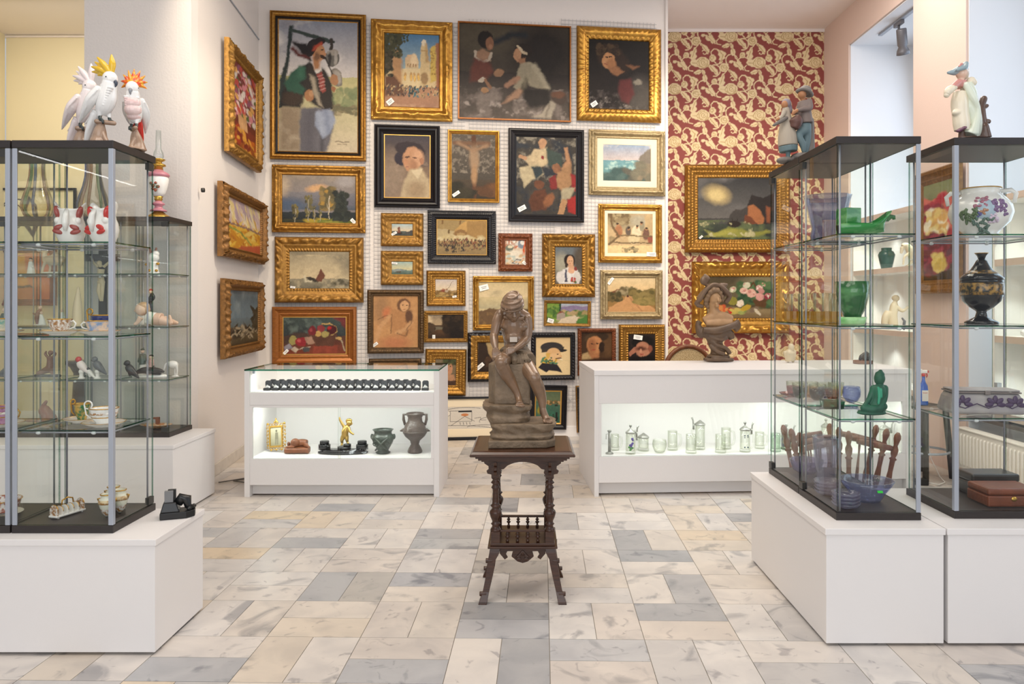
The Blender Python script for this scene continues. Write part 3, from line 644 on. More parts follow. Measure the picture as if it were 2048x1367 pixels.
@art
def beret(t, _=0, b=(768, 272, 865, 397), c='7d6a58'):
    t.grad('3f3a42', '6b5a50', 0, .5); t.grad('7d6856', '8a7260', .5, 1); t.e(780, 360, 30, 50, '8d7a68', .9); t.cl('9a8674', 6, .55, .3, 4, .4, 1)
    t.e(805, 318, 16, 14, '2f2833', .2); t.e(822, 300, 32, 15, '33292e', .15, 10); t.e(826, 320, 20, 26, 'b98a68', .15); t.e(838, 316, 12, 16, 'c89a78', .5); t.e(812, 325, 5, 6, 'b98563'); t.e(816, 315, 6, 2, '5d4236'); t.e(815, 335, 3.5, 1.3, '9a6a58'); t.e(828, 330, 9, 10, 'a87a5c', .8); t.e(832, 316, 5, 1.6, '6b4a3a'); t.e(846, 322, 4, 7, 'a8765a')
    t.p([(822, 340), (845, 335), (862, 360), (865, 397), (800, 397), (806, 370)], 'b8a484', .02); t.p([(824, 342), (848, 337), (838, 360)], 'cfbd9c', .01); t.e(835, 380, 20, 16, 'a18a6c', .8); t.n(.13, 12, 5)
@art
def dark_cross(t, _=0, b=(904, 270, 990, 398), c='5a5148'):
    t.grad('5f564c', '4a433b', 0, .7); t.grad('4d4134', '332c24', .7, 1); t.cl('857a6c', 18, .5, .2, 5, 0, .6); t.l([(910, 288), (975, 288)], 4, '7a5a44', .02); t.l([(947, 275), (948, 395)], 4, '5f3d2a', .01)
    t.e(948, 318, 9, 26, 'a08468', .7); t.l([(918, 288), (946, 302), (972, 292)], 3, '9a7a5e', .02); t.e(948, 350, 6, 18, 'a88460', .7); t.d(12, 955, 988, 370, 385, 7, ['8a5a36', '6f4a2e', '5a3d28'], 3, 1.6); t.d(14, 904, 945, 372, 396, 8, ['2d2a20', '3b3526'], 5, 1.5); t.n(.14, 16, 3)
@art
def saints(t, _=0, b=(1030, 280, 1150, 430), c='3f3a34'):
    t.n(.5, 8, 3); t.cl('8d8576', 10, .52, .2, 4, 0, .6); t.cl('2c3138', 6, .5, .2, 11)
    t.e(1082, 292, 8, 10, 'b58a68', .2); t.p([(1066, 304), (1092, 300), (1096, 330), (1060, 345), (1048, 325)], 'c0ab88', .012); t.p([(1090, 300), (1120, 312), (1122, 340), (1092, 335)], '3d4a44', .015); t.e(1082, 318, 3, 4, '8a3030'); t.l([(1048, 322), (1038, 318)], 4, 'b58a68')
    t.p([(1125, 300), (1132, 298), (1138, 330), (1128, 352), (1118, 340), (1130, 325)], 'b08460', .012); t.p([(1036, 340), (1075, 332), (1085, 352), (1062, 362), (1046, 378), (1040, 360)], 'b8a988', .012); t.p([(1060, 338), (1078, 336), (1084, 350), (1068, 362)], '2f3a3e', .01)
    t.e(1110, 340, 8, 10, '8a5f44', .2); t.p([(1112, 348), (1138, 330), (1142, 368), (1128, 388), (1108, 372)], 'a07a56', .012); t.p([(1138, 348), (1148, 352), (1150, 385), (1140, 378)], '8d2a2a', .01); t.e(1075, 372, 10, 9, '6b432e', .2); t.p([(1066, 384), (1088, 380), (1096, 398), (1090, 420), (1060, 424), (1054, 405)], '5d3826', .012); t.e(1095, 402, 9, 14, '8a5a3c', .4, 30)
    t.p([(1122, 378), (1148, 376), (1138, 398), (1118, 404)], 'a89c80', .012); t.p([(1130, 400), (1150, 390), (1150, 430), (1134, 424)], '9c2c28', .012); t.l([(1124, 405), (1118, 430)], 6, 'b08660'); t.p([(1095, 360), (1108, 352), (1112, 378), (1098, 382)], '7d2c2a', .01); t.n(.25, 18, 6)
@art
def seascape(t, _=0, b=(1206, 296, 1300, 360), c='8fa6ae'):
    t.grad('8ca0b8', 'c2b4b0', 0, .42); t.cl('d9cfc8', 4, .5, .2, 3, 0, .42); t.grad('6f9aa2', '5f8a86', .42, 1); t.cl('a5c2bc', 9, .55, .15, 5, .45, 1); t.p([(1275, 320), (1285, 308), (1300, 300), (1300, 330), (1280, 332)], '7d7468', .02); t.d(26, 1212, 1290, 342, 358, 6, ['4f6460', '5c5a50', '3f5654'], 3, 2); t.d(16, 1270, 1300, 330, 360, 6, ['8a7d68', '75705f'], 4, 1.5); t.n(.15, 10, 6)
@art
def birches(t, _=0, b=(160, 150, 830, 575), c='7d7678'):
    t.grad('8f857c', '8a8280', 0, .35); t.grad('7f7b80', '4c5460', .35, .72); t.cl('b8a690', 3, .48, .25, 3, 0, .5); t.cl('6a6672', 4, .58, .2, 9, 0, .6); t.e(470, 262, 90, 28, 'd2a678', .8, -10); t.e(730, 200, 80, 45, 'a59e9c', .8); t.e(230, 420, 120, 60, '4f5d74', .9); t.grad('2e3438', '23282a', .76, .92); t.grad('3a3a2a', '2c2e24', .92, 1)
    t.d(30, 420, 830, 545, 575, 14, ['8f8a3a', '6f7430', 'a08c34', '4a5a2c'], 4, 4)
    for (x, y0, y1, w, c1) in ((275, 410, 560, 24, '5a5238'), (395, 330, 540, 26, '5f5c3c'), (448, 415, 545, 12, '4c4a38'), (500, 450, 545, 12, '6d6a3c')): t.d(40, x - w, x + w, y0, y1 - 30, w * .5, [c1, '6a6244', '4a4634', '7d7040'], int(x), .7); t.l([(x + 4, y0 + 40), (x, y1 + 10)], 3, 'a59c88')
    t.d(130, 515, 635, 260, 440, 22, ['6f6444', '8a7448', '7d6a44', '5c543a', 'a5823e'], 5); t.l([(585, 330), (578, 530)], 4, 'c2b59c'); t.l([(560, 400), (578, 460)], 3, 'b0a48c'); t.p([(690, 270), (740, 360), (750, 480), (760, 555), (610, 555), (640, 400), (650, 320)], '2a2f2c', .02); t.d(60, 630, 755, 300, 540, 20, ['262b28', '343a34', '2f332c'], 8); t.n(.1, 14, 3)
@art
def rough_boat(t, _=0, b=(238, 838, 778, 1170), c='a59b82'):
    t.grad('a0957c', 'cbb894', 0, .72); t.cl('857c68', 2.5, .5, .3, 4, 0, .7); t.cl('d9c49c', 3, .6, .25, 8, .1, .7); t.grad('8c8470', '6f6858', .73, 1); t.cl('a89c80', 7, .52, .2, 6, .74, 1); t.cl('55503f', 8, .58, .2, 7, .74, 1)
    t.p([(520, 990), (560, 1055), (520, 1110), (460, 1095)], '6b4233', .008); t.p([(380, 1065), (420, 1058), (470, 1085), (500, 1112), (430, 1105)], '3a342c', .01); t.l([(375, 1060), (380, 1100), (430, 1105)], 8, 'cfc4a8', .02); t.e(690, 1095, 20, 12, '5c5646', .5); t.n(.09, 12, 2)
@art
def fruit_basket(t, _=0, b=(170, 205, 1000, 710), c='3f4540'):
    t.grad('424c48', '34383a', 0, .5); t.grad('54382c', '7d3a28', .5, 1); t.cl('5d6862', 7, .55, .2, 4, 0, .45); t.p([(800, 205), (1000, 205), (1000, 420), (930, 280)], '6b3030', .02); t.p([(180, 470), (320, 410), (500, 420), (480, 560), (180, 580)], '4d3a33', .03)
    t.p([(480, 430), (880, 430), (830, 590), (600, 600)], '5a3a2c', .015); t.l([(680, 300), (780, 290), (860, 340), (868, 410), (800, 450)], 9, 'b0925c'); t.e(550, 385, 55, 62, '73262c', .12); t.e(535, 370, 20, 26, '9c4446', .6); t.e(665, 360, 50, 45, '8a3a3c', .12); t.e(805, 375, 62, 66, '4a1a1e', .12); t.e(772, 350, 26, 28, 'b02a2a', .6); t.e(628, 425, 36, 40, 'c09a5c', .2); t.e(715, 430, 52, 38, 'a8985c', .2)
    t.e(298, 515, 52, 62, '9a8e54', .12); t.e(400, 535, 72, 62, '8f2a30', .12); t.e(380, 520, 26, 24, 'c05a58', .6); t.p([(440, 480), (530, 460), (580, 560), (490, 570)], 'a3806c', .01); t.p([(560, 600), (880, 590), (870, 690), (560, 700)], '8a4030', .015); t.p([(270, 640), (320, 600), (380, 640), (330, 685)], 'bba894'); t.p([(180, 600), (250, 560), (300, 620), (200, 660)], '8c8690', .015); t.l([(390, 640), (440, 610), (520, 600)], 6, 'b5a692'); t.l([(870, 480), (930, 520), (980, 660)], 8, 'a89a80', .01); t.e(900, 490, 32, 22, 'c09c60', .3); t.e(470, 640, 50, 36, '4a4a4a', .4); t.n(.28, 14, 9)
@art
def seated_drawing(t, _=0, b=(88, 172, 382, 515), c='b58658'):
    t.cl('c39666', 4, .5, .3, 2); t.e(140, 260, 50, 90, '9a7450', .9); t.e(180, 290, 30, 40, 'b8704a', .8); t.p([(200, 260), (330, 280), (340, 400), (300, 440), (220, 430), (180, 330)], 'a97a50', .03); t.e(285, 235, 42, 45, '6b4a34', .25); t.e(290, 242, 28, 36, 'c4966a', .2); t.e(320, 310, 26, 46, '5f4230', .4); t.e(280, 236, 6, 3, '3d2a20'); t.e(304, 238, 6, 3, '3d2a20'); t.e(290, 264, 7, 3, '8a4f3c')
    t.l([(190, 310), (130, 380), (105, 470)], 14, 'bd9064', .02); t.l([(330, 350), (300, 390), (245, 415)], 14, 'bd9064', .02); t.l([(210, 290), (200, 420)], 2, '5f4430', .008); t.l([(300, 400), (330, 360), (335, 330)], 2, '5f4430', .01); t.l([(245, 420), (300, 440), (310, 400)], 3, '5f4430', .015); t.e(230, 480, 90, 40, 'b0744f', .9); t.l([(120, 330), (180, 300)], 2, '6a4a34', .01); t.n(.1, 20, 3)
@art
def small_sea(t, _=0, b=(0, 0, 10, 6), c='c9c4b4'):
    t.grad('a9c0c4', 'e0c9a4', 0, .62); t.grad('5f6660', '3b3c3a', .62, 1); t.p([(2.8, 2), (3.6, 1.4), (4.0, 4.2), (2.6, 4.2)], '7d4a38', .02); t.p([(2.6, 4.2), (5, 4.2), (4.6, 5), (3, 5)], '3a302a', .02); t.p([(6.5, 4), (9.4, 3), (10, 3.2), (10, 5), (6, 4.6)], '4f4a48', .03); t.n(.15, 8, 3)
@art
def small_coast(t, _=0, b=(0, 0, 10, 6), c='c2c0a4'):
    t.grad('9fb8b4', 'd8cc9c', 0, .6); t.grad('74867c', '4f6258', .62, 1); t.p([(0, 4), (2, 3.4), (4, 3), (6, 3.8), (6, 4.2), (0, 4.6)], '8a9490', .03); t.e(3, 4.6, 1.2, .4, '55483a', .4); t.n(.15, 8, 5)
@art
def market(t, _=0, b=(145, 495, 540, 770), c='a88452'):
    t.grad('c29a5c', 'b08a54', 0, .5); t.p([(145, 495), (380, 495), (250, 600), (145, 640)], '9c8458', .01); t.p([(380, 505), (540, 500), (540, 640), (380, 640)], '9d7b4a', .01); t.p([(145, 560), (280, 580), (290, 650), (145, 650)], 'b3a078', .01); t.e(330, 600, 55, 28, '8a6840', .2); t.e(335, 620, 36, 30, 'a98c5c', .3); t.grad('a1895e', '8a7450', .57, 1); t.d(26, 150, 540, 628, 645, 14, ['c9b890', 'bda97c'], 3, 2); t.d(190, 150, 540, 645, 700, 8, ['4a3d30', '6b5340', '3a3028', '8a6a48', '7a3f30'], 4, .5); t.d(60, 200, 520, 690, 740, 7, ['4a4036', '70604a', '7d4030', '5c5040'], 6, .5); t.d(20, 210, 360, 690, 750, 11, ['33302e', '40382f'], 7, .5); t.l([(186, 500), (186, 525)], 7, '7a5c38'); t.l([(325, 500), (325, 525)], 8, '7a5c38'); t.l([(240, 575), (240, 598)], 7, '6d5636'); t.n(.12, 16, 3)
@art
def bright_table(t, _=0, b=(698, 660, 860, 860), c='d6c6ae'):
    t.grad('cfa084', 'd8cbb4', 0, .5); t.d(40, 700, 800, 665, 720, 12, ['c45c34', 'd8d2c8', 'b88a70', 'e2dcd0'], 3, .5); t.e(730, 725, 32, 26, '6d7466', .3); t.e(735, 715, 20, 12, 'd8cdb0', .3); t.e(825, 690, 30, 34, '7d8894', .3); t.e(830, 680, 18, 16, 'e3ddd4', .3); t.l([(852, 665), (835, 800)], 8, 'c8603a'); t.e(770, 780, 70, 36, 'e2d8c4', .4); t.p([(745, 840), (780, 808), (822, 812), (800, 856)], '43474d', .01); t.p([(757, 838), (783, 815), (812, 817), (796, 850)], 'c9c4bc', .01); t.d(18, 710, 850, 770, 850, 9, ['c9a880', 'b8c0b4', 'dcb48c'], 5, 1.5); t.n(.12, 12, 4)
@art
def tavern_print(t, _=0, b=(1545, 460, 1885, 780), c='d8b888'):
    t.p([(1548, 462), (1882, 462), (1882, 710), (1548, 710)], 'b39a74', .01); t.e(1650, 520, 90, 60, '8d8268', .8); t.e(1780, 520, 70, 50, 'a39a84', .8); t.d(80, 1555, 1700, 465, 540, 15, ['6d5c42', '857456', '9a8a68'], 3); t.p([(1820, 470), (1860, 470), (1865, 660), (1825, 660)], 'b59c74', .01); t.e(1630, 600, 28, 48, '9a6a4a', .3); t.e(1700, 595, 20, 40, '5c5046', .3); t.e(1760, 605, 34, 50, 'cdbf9f', .25); t.e(1800, 560, 16, 40, '8d846c', .3); t.e(1740, 660, 44, 40, 'c2b08a', .3); t.e(1830, 620, 24, 45, '6d4f42', .3); t.e(1860, 660, 20, 30, '8a4f3f', .3)
    for x, y in ((1622, 548), (1703, 578), (1765, 568), (1795, 540), (1832, 580)): t.e(x, y, 10, 12, 'a87c58', .3); t.e(x, y - 8, 11, 8, '3a2e26', .4)
    t.l([(1630, 632), (1880, 636)], 5, '6d5a40'); t.l([(1600, 690), (1880, 690)], 5, '6d5a40'); t.p([(1560, 640), (1600, 640), (1600, 690), (1560, 690)], '8c7a5a', .01); t.l([(1570, 470), (1580, 560), (1630, 640), (1560, 700)], 9, '6a563c', .01); t.d(26, 1650, 1770, 728, 765, 7, ['6d6248', '8a7c5c', 'a0906c'], 6, 1.5); t.n(.14, 20, 2)
@art
def lady(t, _=0, b=(1110, 730, 1307, 1000), c='7d7468'):
    t.grad('6d7478', '6a5f52', 0, 1); t.cl('9a9484', 3, .55, .25, 4, .2, .8); t.e(1150, 850, 50, 70, 'a5a08c', .9); t.e(1285, 820, 40, 120, '574d42', .9); t.e(1215, 825, 40, 44, '2a1e1a', .15); t.e(1220, 832, 24, 38, 'd8a882', .15); t.e(1213, 828, 5, 3, '3a261e'); t.e(1230, 828, 5, 3, '3a261e'); t.e(1222, 850, 7, 3, 'b04f44'); t.e(1188, 860, 9, 22, '3a2a22', .4)
    t.p([(1205, 860), (1240, 860), (1255, 890), (1190, 890)], 'd2a27c', .015); t.p([(1165, 890), (1205, 878), (1225, 920), (1250, 880), (1275, 900), (1285, 1000), (1140, 1000)], 'e3ddd6', .015); t.e(1228, 900, 26, 20, 'dba987', .3); t.e(1150, 950, 32, 45, 'dcd5ce', .2); t.e(1270, 950, 26, 45, 'd5cdc5', .2); t.p([(1180, 890), (1192, 890), (1200, 985), (1180, 985)], '4a4a5c', .01); t.d(9, 1225, 1260, 955, 990, 8, ['b04038', '4f6a3c', 'c86a5a'], 5); t.e(1258, 885, 10, 16, '8a3a34', .4); t.n(.1, 14, 5)
@art
def shore_figures(t, _=0, b=(125, 983, 300, 1125), c='d3c3ae'):
    t.grad('c3b8b4', 'e0cbaa', 0, .55); t.grad('a98a5c', '8a6a42', .6, 1); t.p([(125, 1080), (180, 1060), (240, 1075), (300, 1110), (300, 1125), (125, 1125)], '7d6038', .02); t.e(185, 1068, 14, 15, '8a4a38', .3); t.e(183, 1055, 6, 6, 'c09070', .3); t.e(212, 1072, 14, 12, 'b5a088', .3); t.e(214, 1060, 6, 6, 'a87858', .3); t.l([(220, 1065), (262, 1000)], 1.5, '6d5a42'); t.d(20, 130, 290, 1090, 1122, 8, ['9a8048', '6d5630', 'b09058'], 3, 2); t.n(.1, 10, 3)
@art
def hills(t, _=0, b=(790, 88, 1085, 338), c='cdb98c'):
    t.grad('cdb88c', 'd9c39a', 0, .35); t.grad('cdb98c', 'b0a584', .35, .62); t.cl('b9a884', 3, .52, .3, 4, .2, .6); t.p([(790, 260), (860, 240), (900, 245), (960, 258), (1085, 250), (1085, 338), (790, 338)], '6b5238', .012); t.e(1030, 258, 80, 16, '5c4a34', .6); t.cl('8a6c44', 9, .5, .2, 6, .7, 1); t.n(.1, 14, 4)
@art
def sandy_road(t, _=0, b=(1640, 58, 1932, 270), c='cfa878'):
    t.grad('dcc59a', 'd8b684', 0, .48); t.grad('a07a48', '8a6a3c', .48, 1); t.p([(1640, 155), (1700, 128), (1735, 128), (1750, 160), (1640, 190)], '7d4a34', .012); t.d(40, 1700, 1790, 125, 165, 12, ['9a8a68', '7d7050', '6a5c40'], 3); t.d(60, 1640, 1720, 155, 195, 12, ['5c5030', '6d5c38', '4a4228'], 4); t.p([(1770, 160), (1850, 135), (1932, 130), (1932, 200), (1800, 185)], '6f6038', .015); t.d(40, 1780, 1932, 135, 180, 12, ['5f5530', '7d6c40', '8a7848'], 5, 1.6)
    t.p([(1750, 168), (1780, 172), (1932, 250), (1932, 270), (1640, 270), (1650, 240), (1740, 190)], 'c29262', .015); t.l([(1770, 180), (1850, 265)], 4, 'a87850', .02); t.e(1760, 172, 8, 8, '4a3326', .3); t.d(30, 1800, 1932, 185, 225, 9, ['7d7040', '93804c'], 6, 2.5); t.n(.12, 14, 3)
@art
def dark_oaks(t, _=0, b=(455, 290, 685, 455), c='4a3524'):
    t.grad('8a7a66', 'b59c78', 0, .45); t.cl('d0b894', 3, .5, .2, 3, .05, .6); t.grad('5a3f26', '2c1e15', .6, 1); t.p([(455, 380), (520, 372), (600, 385), (455, 400)], '6d6450', .02); t.d(110, 560, 690, 290, 400, 17, ['2d2116', '3b2c1c', '241a12'], 4); t.d(30, 455, 500, 355, 410, 11, ['3b2c1e', '4a3826'], 5); t.e(640, 420, 60, 40, '1c130e', .7); t.n(.18, 12, 3)
@art
def village(t, _=0, b=(1235, 232, 1498, 350), c='9a9a78'):
    t.grad('b5c0c8', 'a8a0b0', 0, .2); t.p([(1300, 262), (1360, 248), (1400, 240), (1460, 252), (1498, 245), (1498, 285), (1300, 285)], '8a7a98', .015); t.grad('a08a64', '8a8a54', .45, 1); t.d(80, 1300, 1498, 275, 315, 8, ['6d8048', 'a0895c', '8a9a5c', 'b59c70', '55703c'], 3, 1.8); t.d(110, 1237, 1310, 235, 325, 12, ['5c8038', '7d9a40', '486a30', '96a84c'], 4); t.p([(1300, 290), (1322, 275), (1350, 290), (1350, 325), (1300, 330)], 'a89888', .01); t.p([(1296, 292), (1322, 272), (1352, 288), (1322, 286)], '8a4f3c', .01); t.p([(1330, 318), (1410, 300), (1440, 310), (1420, 350), (1300, 350)], 'd8c4a8', .015); t.p([(1440, 320), (1498, 295), (1498, 350), (1410, 350)], '4f7a38', .02); t.l([(1317, 238), (1319, 272)], 5, '2f4a34', .01); t.n(.15, 10, 3)
@art
def laurel(t, _=0, b=(500, 600, 640, 755), c='5a4a38'):
    t.grad('7d6d54', '6a5a44', 0, 1); t.e(590, 625, 32, 26, '33241c', .2); t.e(590, 650, 26, 36, 'c08a66', .15); t.e(600, 640, 5, 3, '4a3026'); t.e(582, 668, 7, 3, '9a4a40'); t.p([(570, 680), (620, 690), (640, 730), (500, 740), (520, 700)], 'b98a66', .02); t.p([(500, 735), (640, 720), (640, 755), (500, 755)], '4a3428', .02); t.d(16, 560, 630, 602, 625, 9, ['4a5030', '5c5a38', '3b3a26'], 4, 1.5); t.n(.15, 10, 3)
@art
def dusk_ruin(t, _=0, b=(775, 468, 1085, 668), c='3b2a1e'):
    t.grad('b39a6c', 'a5835a', 0, .6); t.p([(775, 468), (840, 468), (855, 540), (900, 600), (900, 668), (775, 668)], '34251b', .015); t.grad('3b2a1c', '241812', .72, 1); t.d(40, 840, 1085, 575, 620, 12, ['4a3424', '2c1e16', '5c4029'], 4); t.n(.16, 10, 3)
@art
def cap_man(t, _=0, b=(848, 150, 1145, 485), c='dcbf90'):
    t.grad('d2b486', 'e0c797', 0, 1); t.cl('c7b284', 5, .52, .3, 3, .6, 1); t.e(985, 240, 95, 45, '34302f', .08); t.p([(900, 255), (1090, 235), (1085, 265), (900, 285)], '39342f', .008); t.e(1055, 270, 60, 13, '262324', .15, -3); t.e(1000, 300, 60, 55, 'd0a574', .1); t.p([(960, 300), (1050, 285), (1062, 340), (1030, 365), (970, 360)], 'd8b080', .01); t.e(1062, 318, 10, 9, 'd0a070'); t.e(1035, 300, 9, 4, '3a2c24'); t.l([(1020, 338), (1062, 334)], 5, '5a4030'); t.l([(1055, 340), (1075, 352)], 2, 'f0e4cc'); t.p([(935, 290), (975, 290), (965, 330), (940, 330)], 'c9a04f', .01)
    t.p([(905, 330), (930, 320), (960, 355), (1040, 375), (1030, 388), (940, 380), (890, 372)], '4f7a58', .01); t.d(26, 905, 1035, 330, 385, 7, ['d0a83c', '3b5f4a', '2f4a3c', 'c49a3a'], 3); t.p([(870, 415), (905, 375), (1030, 388), (1060, 430), (1075, 462), (1030, 448), (960, 440), (940, 458)], '29262a', .008); t.n(.05, 20, 3)
@art
def hat_youth(t, _=0, b=(1260, 110, 1515, 460), c='4a3220'):
    t.grad('3b2819', '553a24', 0, 1); t.e(1480, 220, 50, 120, '5f432a', .8); t.e(1380, 160, 95, 50, '4d3a26', .2, -8); t.e(1425, 150, 55, 35, '3a2a1c', .3); t.e(1368, 225, 62, 82, 'c08456', .15); t.e(1345, 230, 34, 66, '9a6440', .7); t.e(1425, 240, 24, 45, '2f2016', .3); t.e(1348, 212, 11, 5, '3a2218'); t.e(1390, 208, 11, 5, '3a2218'); t.e(1362, 265, 15, 5, 'a04a38', .3); t.p([(1320, 290), (1410, 290), (1400, 345), (1310, 345)], 'a8714a', .02); t.p([(1265, 300), (1310, 280), (1350, 345), (1260, 360)], 'b89a6c', .02); t.p([(1260, 345), (1515, 330), (1515, 460), (1260, 460)], '3f2a1c', .03); t.n(.16, 12, 3)
@art
def shading_brow(t, _=0, b=(1678, 112, 1908, 420), c='231a18'):
    t.grad('2b221e', '1c1514', 0, 1); t.e(1800, 190, 95, 62, '17120f', .15); t.e(1800, 270, 62, 78, 'b07a60', .15); t.e(1862, 262, 18, 34, '8a523f', .3); t.p([(1680, 300), (1720, 250), (1790, 225), (1830, 240), (1770, 265), (1715, 320), (1690, 340)], 'a87058', .012); t.e(1785, 262, 45, 22, '5c3528', .8); t.e(1790, 318, 16, 6, '9a4038', .3); t.e(1780, 285, 10, 20, 'c48c70', .6); t.p([(1700, 345), (1900, 335), (1908, 420), (1680, 420)], '16110f', .02); t.n(.15, 10, 3)
@art
def line_drawing(t, _=0, b=(70, 735, 445, 972), c='cfc8bd'):
    k = '2f2f33'; t.n(.1, 10, 2)
    arc = lambda x, y, r, a0, a1, rr=None: [(x + r * math.cos(R(a0 + (a1 - a0) * i / 10)), y + (rr or r) * math.sin(R(a0 + (a1 - a0) * i / 10))) for i in range(11)]
    t.l(arc(140, 800, 50, -180, 60, 30), 2, k); t.l(arc(140, 805, 30, -180, 60, 18), 2, k); t.l([(85, 795), (130, 850), (210, 900), (230, 940)], 2, k); t.l([(85, 940), (150, 880), (215, 800)], 2, k); t.l(arc(330, 840, 110, -180, -60, 95), 2, k); t.p([(168, 860), (215, 856), (222, 876), (176, 880)], '1f1f24', .006); t.l([(215, 860), (215, 930)], 2, k); t.l([(272, 780), (272, 890), (352, 890), (352, 780), (272, 780)], 2, k); t.p([(302, 780), (352, 780), (352, 795), (302, 795)], '1f1f24', .006); t.e(326, 822, 14, 14, 'c07a4c', .1); t.l([(326, 838), (276, 930)], 2, k); t.l([(326, 838), (362, 890)], 2, k)
    for i in range(4): t.l([(308 + i * 12, 900), (310 + i * 12, 924)], 2.5, k)
    t.l(arc(260, 985, 180, -165, -15, 55), 2, k); t.l(arc(150, 975, 70, -180, 0, 28), 2, k); t.l(arc(420, 890, 40, -200, 0, 40), 2, k); t.l(arc(395, 950, 60, -180, -20, 20), 2, k); t.l([(362, 860), (385, 850), (385, 880), (405, 880)], 2, k); t.e(258, 805, 14, 30, 'ddd6cb', .2); t.l(arc(258, 805, 16, 0, 360, 32), 1.6, k)
@art
def yellow_sail(t, _=0, b=(800, 630, 1062, 905), c='3d5f4c'):
    t.grad('5a6a50', '6a7454', 0, .3); t.grad('4a6a58', '2f5a48', .38, 1); t.cl('3b7058', 8, .5, .2, 3, .4, 1); t.p([(845, 680), (862, 690), (880, 748), (830, 745)], 'd6a81e', .01); t.p([(825, 748), (885, 748), (875, 765), (835, 765)], '4a3322', .01); t.d(40, 880, 1062, 718, 735, 8, ['a8784a', '8a6a40', 'c29a68', '5c5a3c'], 4, 1.5); t.e(1015, 748, 18, 6, '2b2a26', .3); t.p([(1012, 810), (1030, 810), (1032, 880), (1012, 880)], '23211f', .01); t.p([(980, 825), (992, 825), (992, 870), (978, 870)], '2a2824', .01); t.e(840, 790, 20, 30, '9a8a30', .9); t.n(.12, 12, 3)
@art
def dark_thicket(t, _=0, b=(0, 0, 10, 14), c='4a5048'):
    t.d(160, 0, 10, 0, 10, .5, ['5a6458', '3b4238', '6d7868', '7d8678', '2f352d'], 3); t.d(60, 0, 10, 8, 14, .6, ['33382c', '4a4f3a', '2a2d24'], 5, 1.5); t.n(.2, 12, 3)
@art
def plain_sketch(t, _=0, b=(0, 0, 10, 6), c='b8a488'):
    t.cl('c9b698', 4, .5, .3, 3); t.d(40, 2, 8, 1.5, 5, .35, ['8a7458', '9c866a'], 3); t.n(.1, 12, 3)
@art
def bouquet(t, _=0, b=(100, 150, 200, 520), c='7d3424'):
    t.grad('7d4a3c', '6b2c20', 0, .7); t.grad('b05a24', '8d4a1e', .8, 1); t.d(240, 100, 195, 160, 380, 11, ['d88a90', 'e8c4c4', 'c0504a', '9a5a70', 'e0a860', '7d3a34', '5c6a3c', 'e6d8cc'], 4, .6); t.p([(128, 370), (160, 370), (166, 420), (150, 450), (132, 440)], 'd0a070', .01); t.d(40, 100, 200, 430, 520, 10, ['c86a24', 'a83c20', 'd89a3c', '7d2c1e'], 5, .8); t.n(.25, 10, 3)
@art
def wheat_fields(t, _=0, b=(66, 652, 195, 890), c='d8a84c'):
    t.grad('d0b4a0', 'dcc08a', 0, .5); t.d(120, 66, 195, 655, 760, 11, ['d8c0b8', 'c0a8b0', 'e6cf90', 'd8b064', 'b8a0a8', 'eadcb4'], 3, 1.2, 40); t.grad('d8a440', 'c98f34', .5, 1); t.d(110, 66, 195, 765, 880, 9, ['e0b444', 'c88a2c', 'd89a34', 'b8742c', 'e8c868'], 4, 1.6); t.l([(70, 790), (120, 800), (160, 850)], 4, '6d9a50', .02); t.l([(66, 775), (140, 770), (195, 778)], 4, '7d6a70', .015); t.p([(120, 870), (195, 840), (195, 890), (110, 890)], 'b85a3c', .02); t.n(.15, 10, 3)
@art
def blue_dusk(t, _=0, b=(80, 1010, 185, 1250), c='4a5a66'):
    t.grad('56646c', '72848c', 0, .5); t.cl('8a979a', 3, .55, .25, 4, 0, .5); t.grad('6d7d84', '5c6258', .5, .72); t.grad('6a5c40', '3f3828', .75, 1); t.d(60, 80, 185, 1170, 1215, 6, ['8a7d64', '3b3428', 'a5967a', '55483a'], 5, 1.4); t.d(20, 165, 186, 1090, 1190, 9, ['3b382c', '4a4434'], 6); t.n(.15, 10, 3)
@art
def storm_rocks(t, _=0, b=(232, 182, 725, 548), c='4a4846'):
    t.grad('383839', '5a5856', 0, .45); t.grad('5c5a58', '6a6662', .45, .65); t.cl('6d6a68', 3, .5, .25, 3, 0, .6); t.e(350, 280, 75, 48, 'c9b27c', .9, 15); t.e(340, 285, 40, 25, 'd8c288', .8, 10); t.p([(430, 400), (470, 365), (500, 370), (545, 350), (560, 440), (430, 440)], '45413e', .012); t.p([(540, 345), (570, 280), (600, 290), (640, 300), (725, 265), (725, 500), (620, 500), (545, 480)], '2f2a28', .01); t.p([(545, 350), (580, 340), (620, 370), (645, 420), (640, 480), (540, 450)], 'a56a44', .015); t.p([(525, 400), (560, 410), (620, 470), (620, 500), (560, 495), (520, 450)], '6d3f2b', .01); t.p([(660, 350), (690, 360), (680, 450), (660, 440)], '8a5236', .02)
    t.grad('3d443a', '2b302c', .75, 1); t.cl('5f6a48', 5, .5, .2, 4, .68, 1); t.p([(270, 490), (340, 510), (420, 475), (500, 480), (560, 510), (660, 490), (700, 500), (600, 530), (430, 535), (320, 530)], '8a8a40', .02); t.e(380, 510, 90, 12, 'a09c4a', .8, -10); t.e(460, 455, 44, 18, '2d2520', .3); t.l([(445, 420), (450, 460)], 2, '2a2320'); t.l([(480, 425), (476, 460)], 2, '2a2320'); t.cl('b5ae84', 12, .62, .12, 6, .7, .95); t.n(.12, 14, 3)
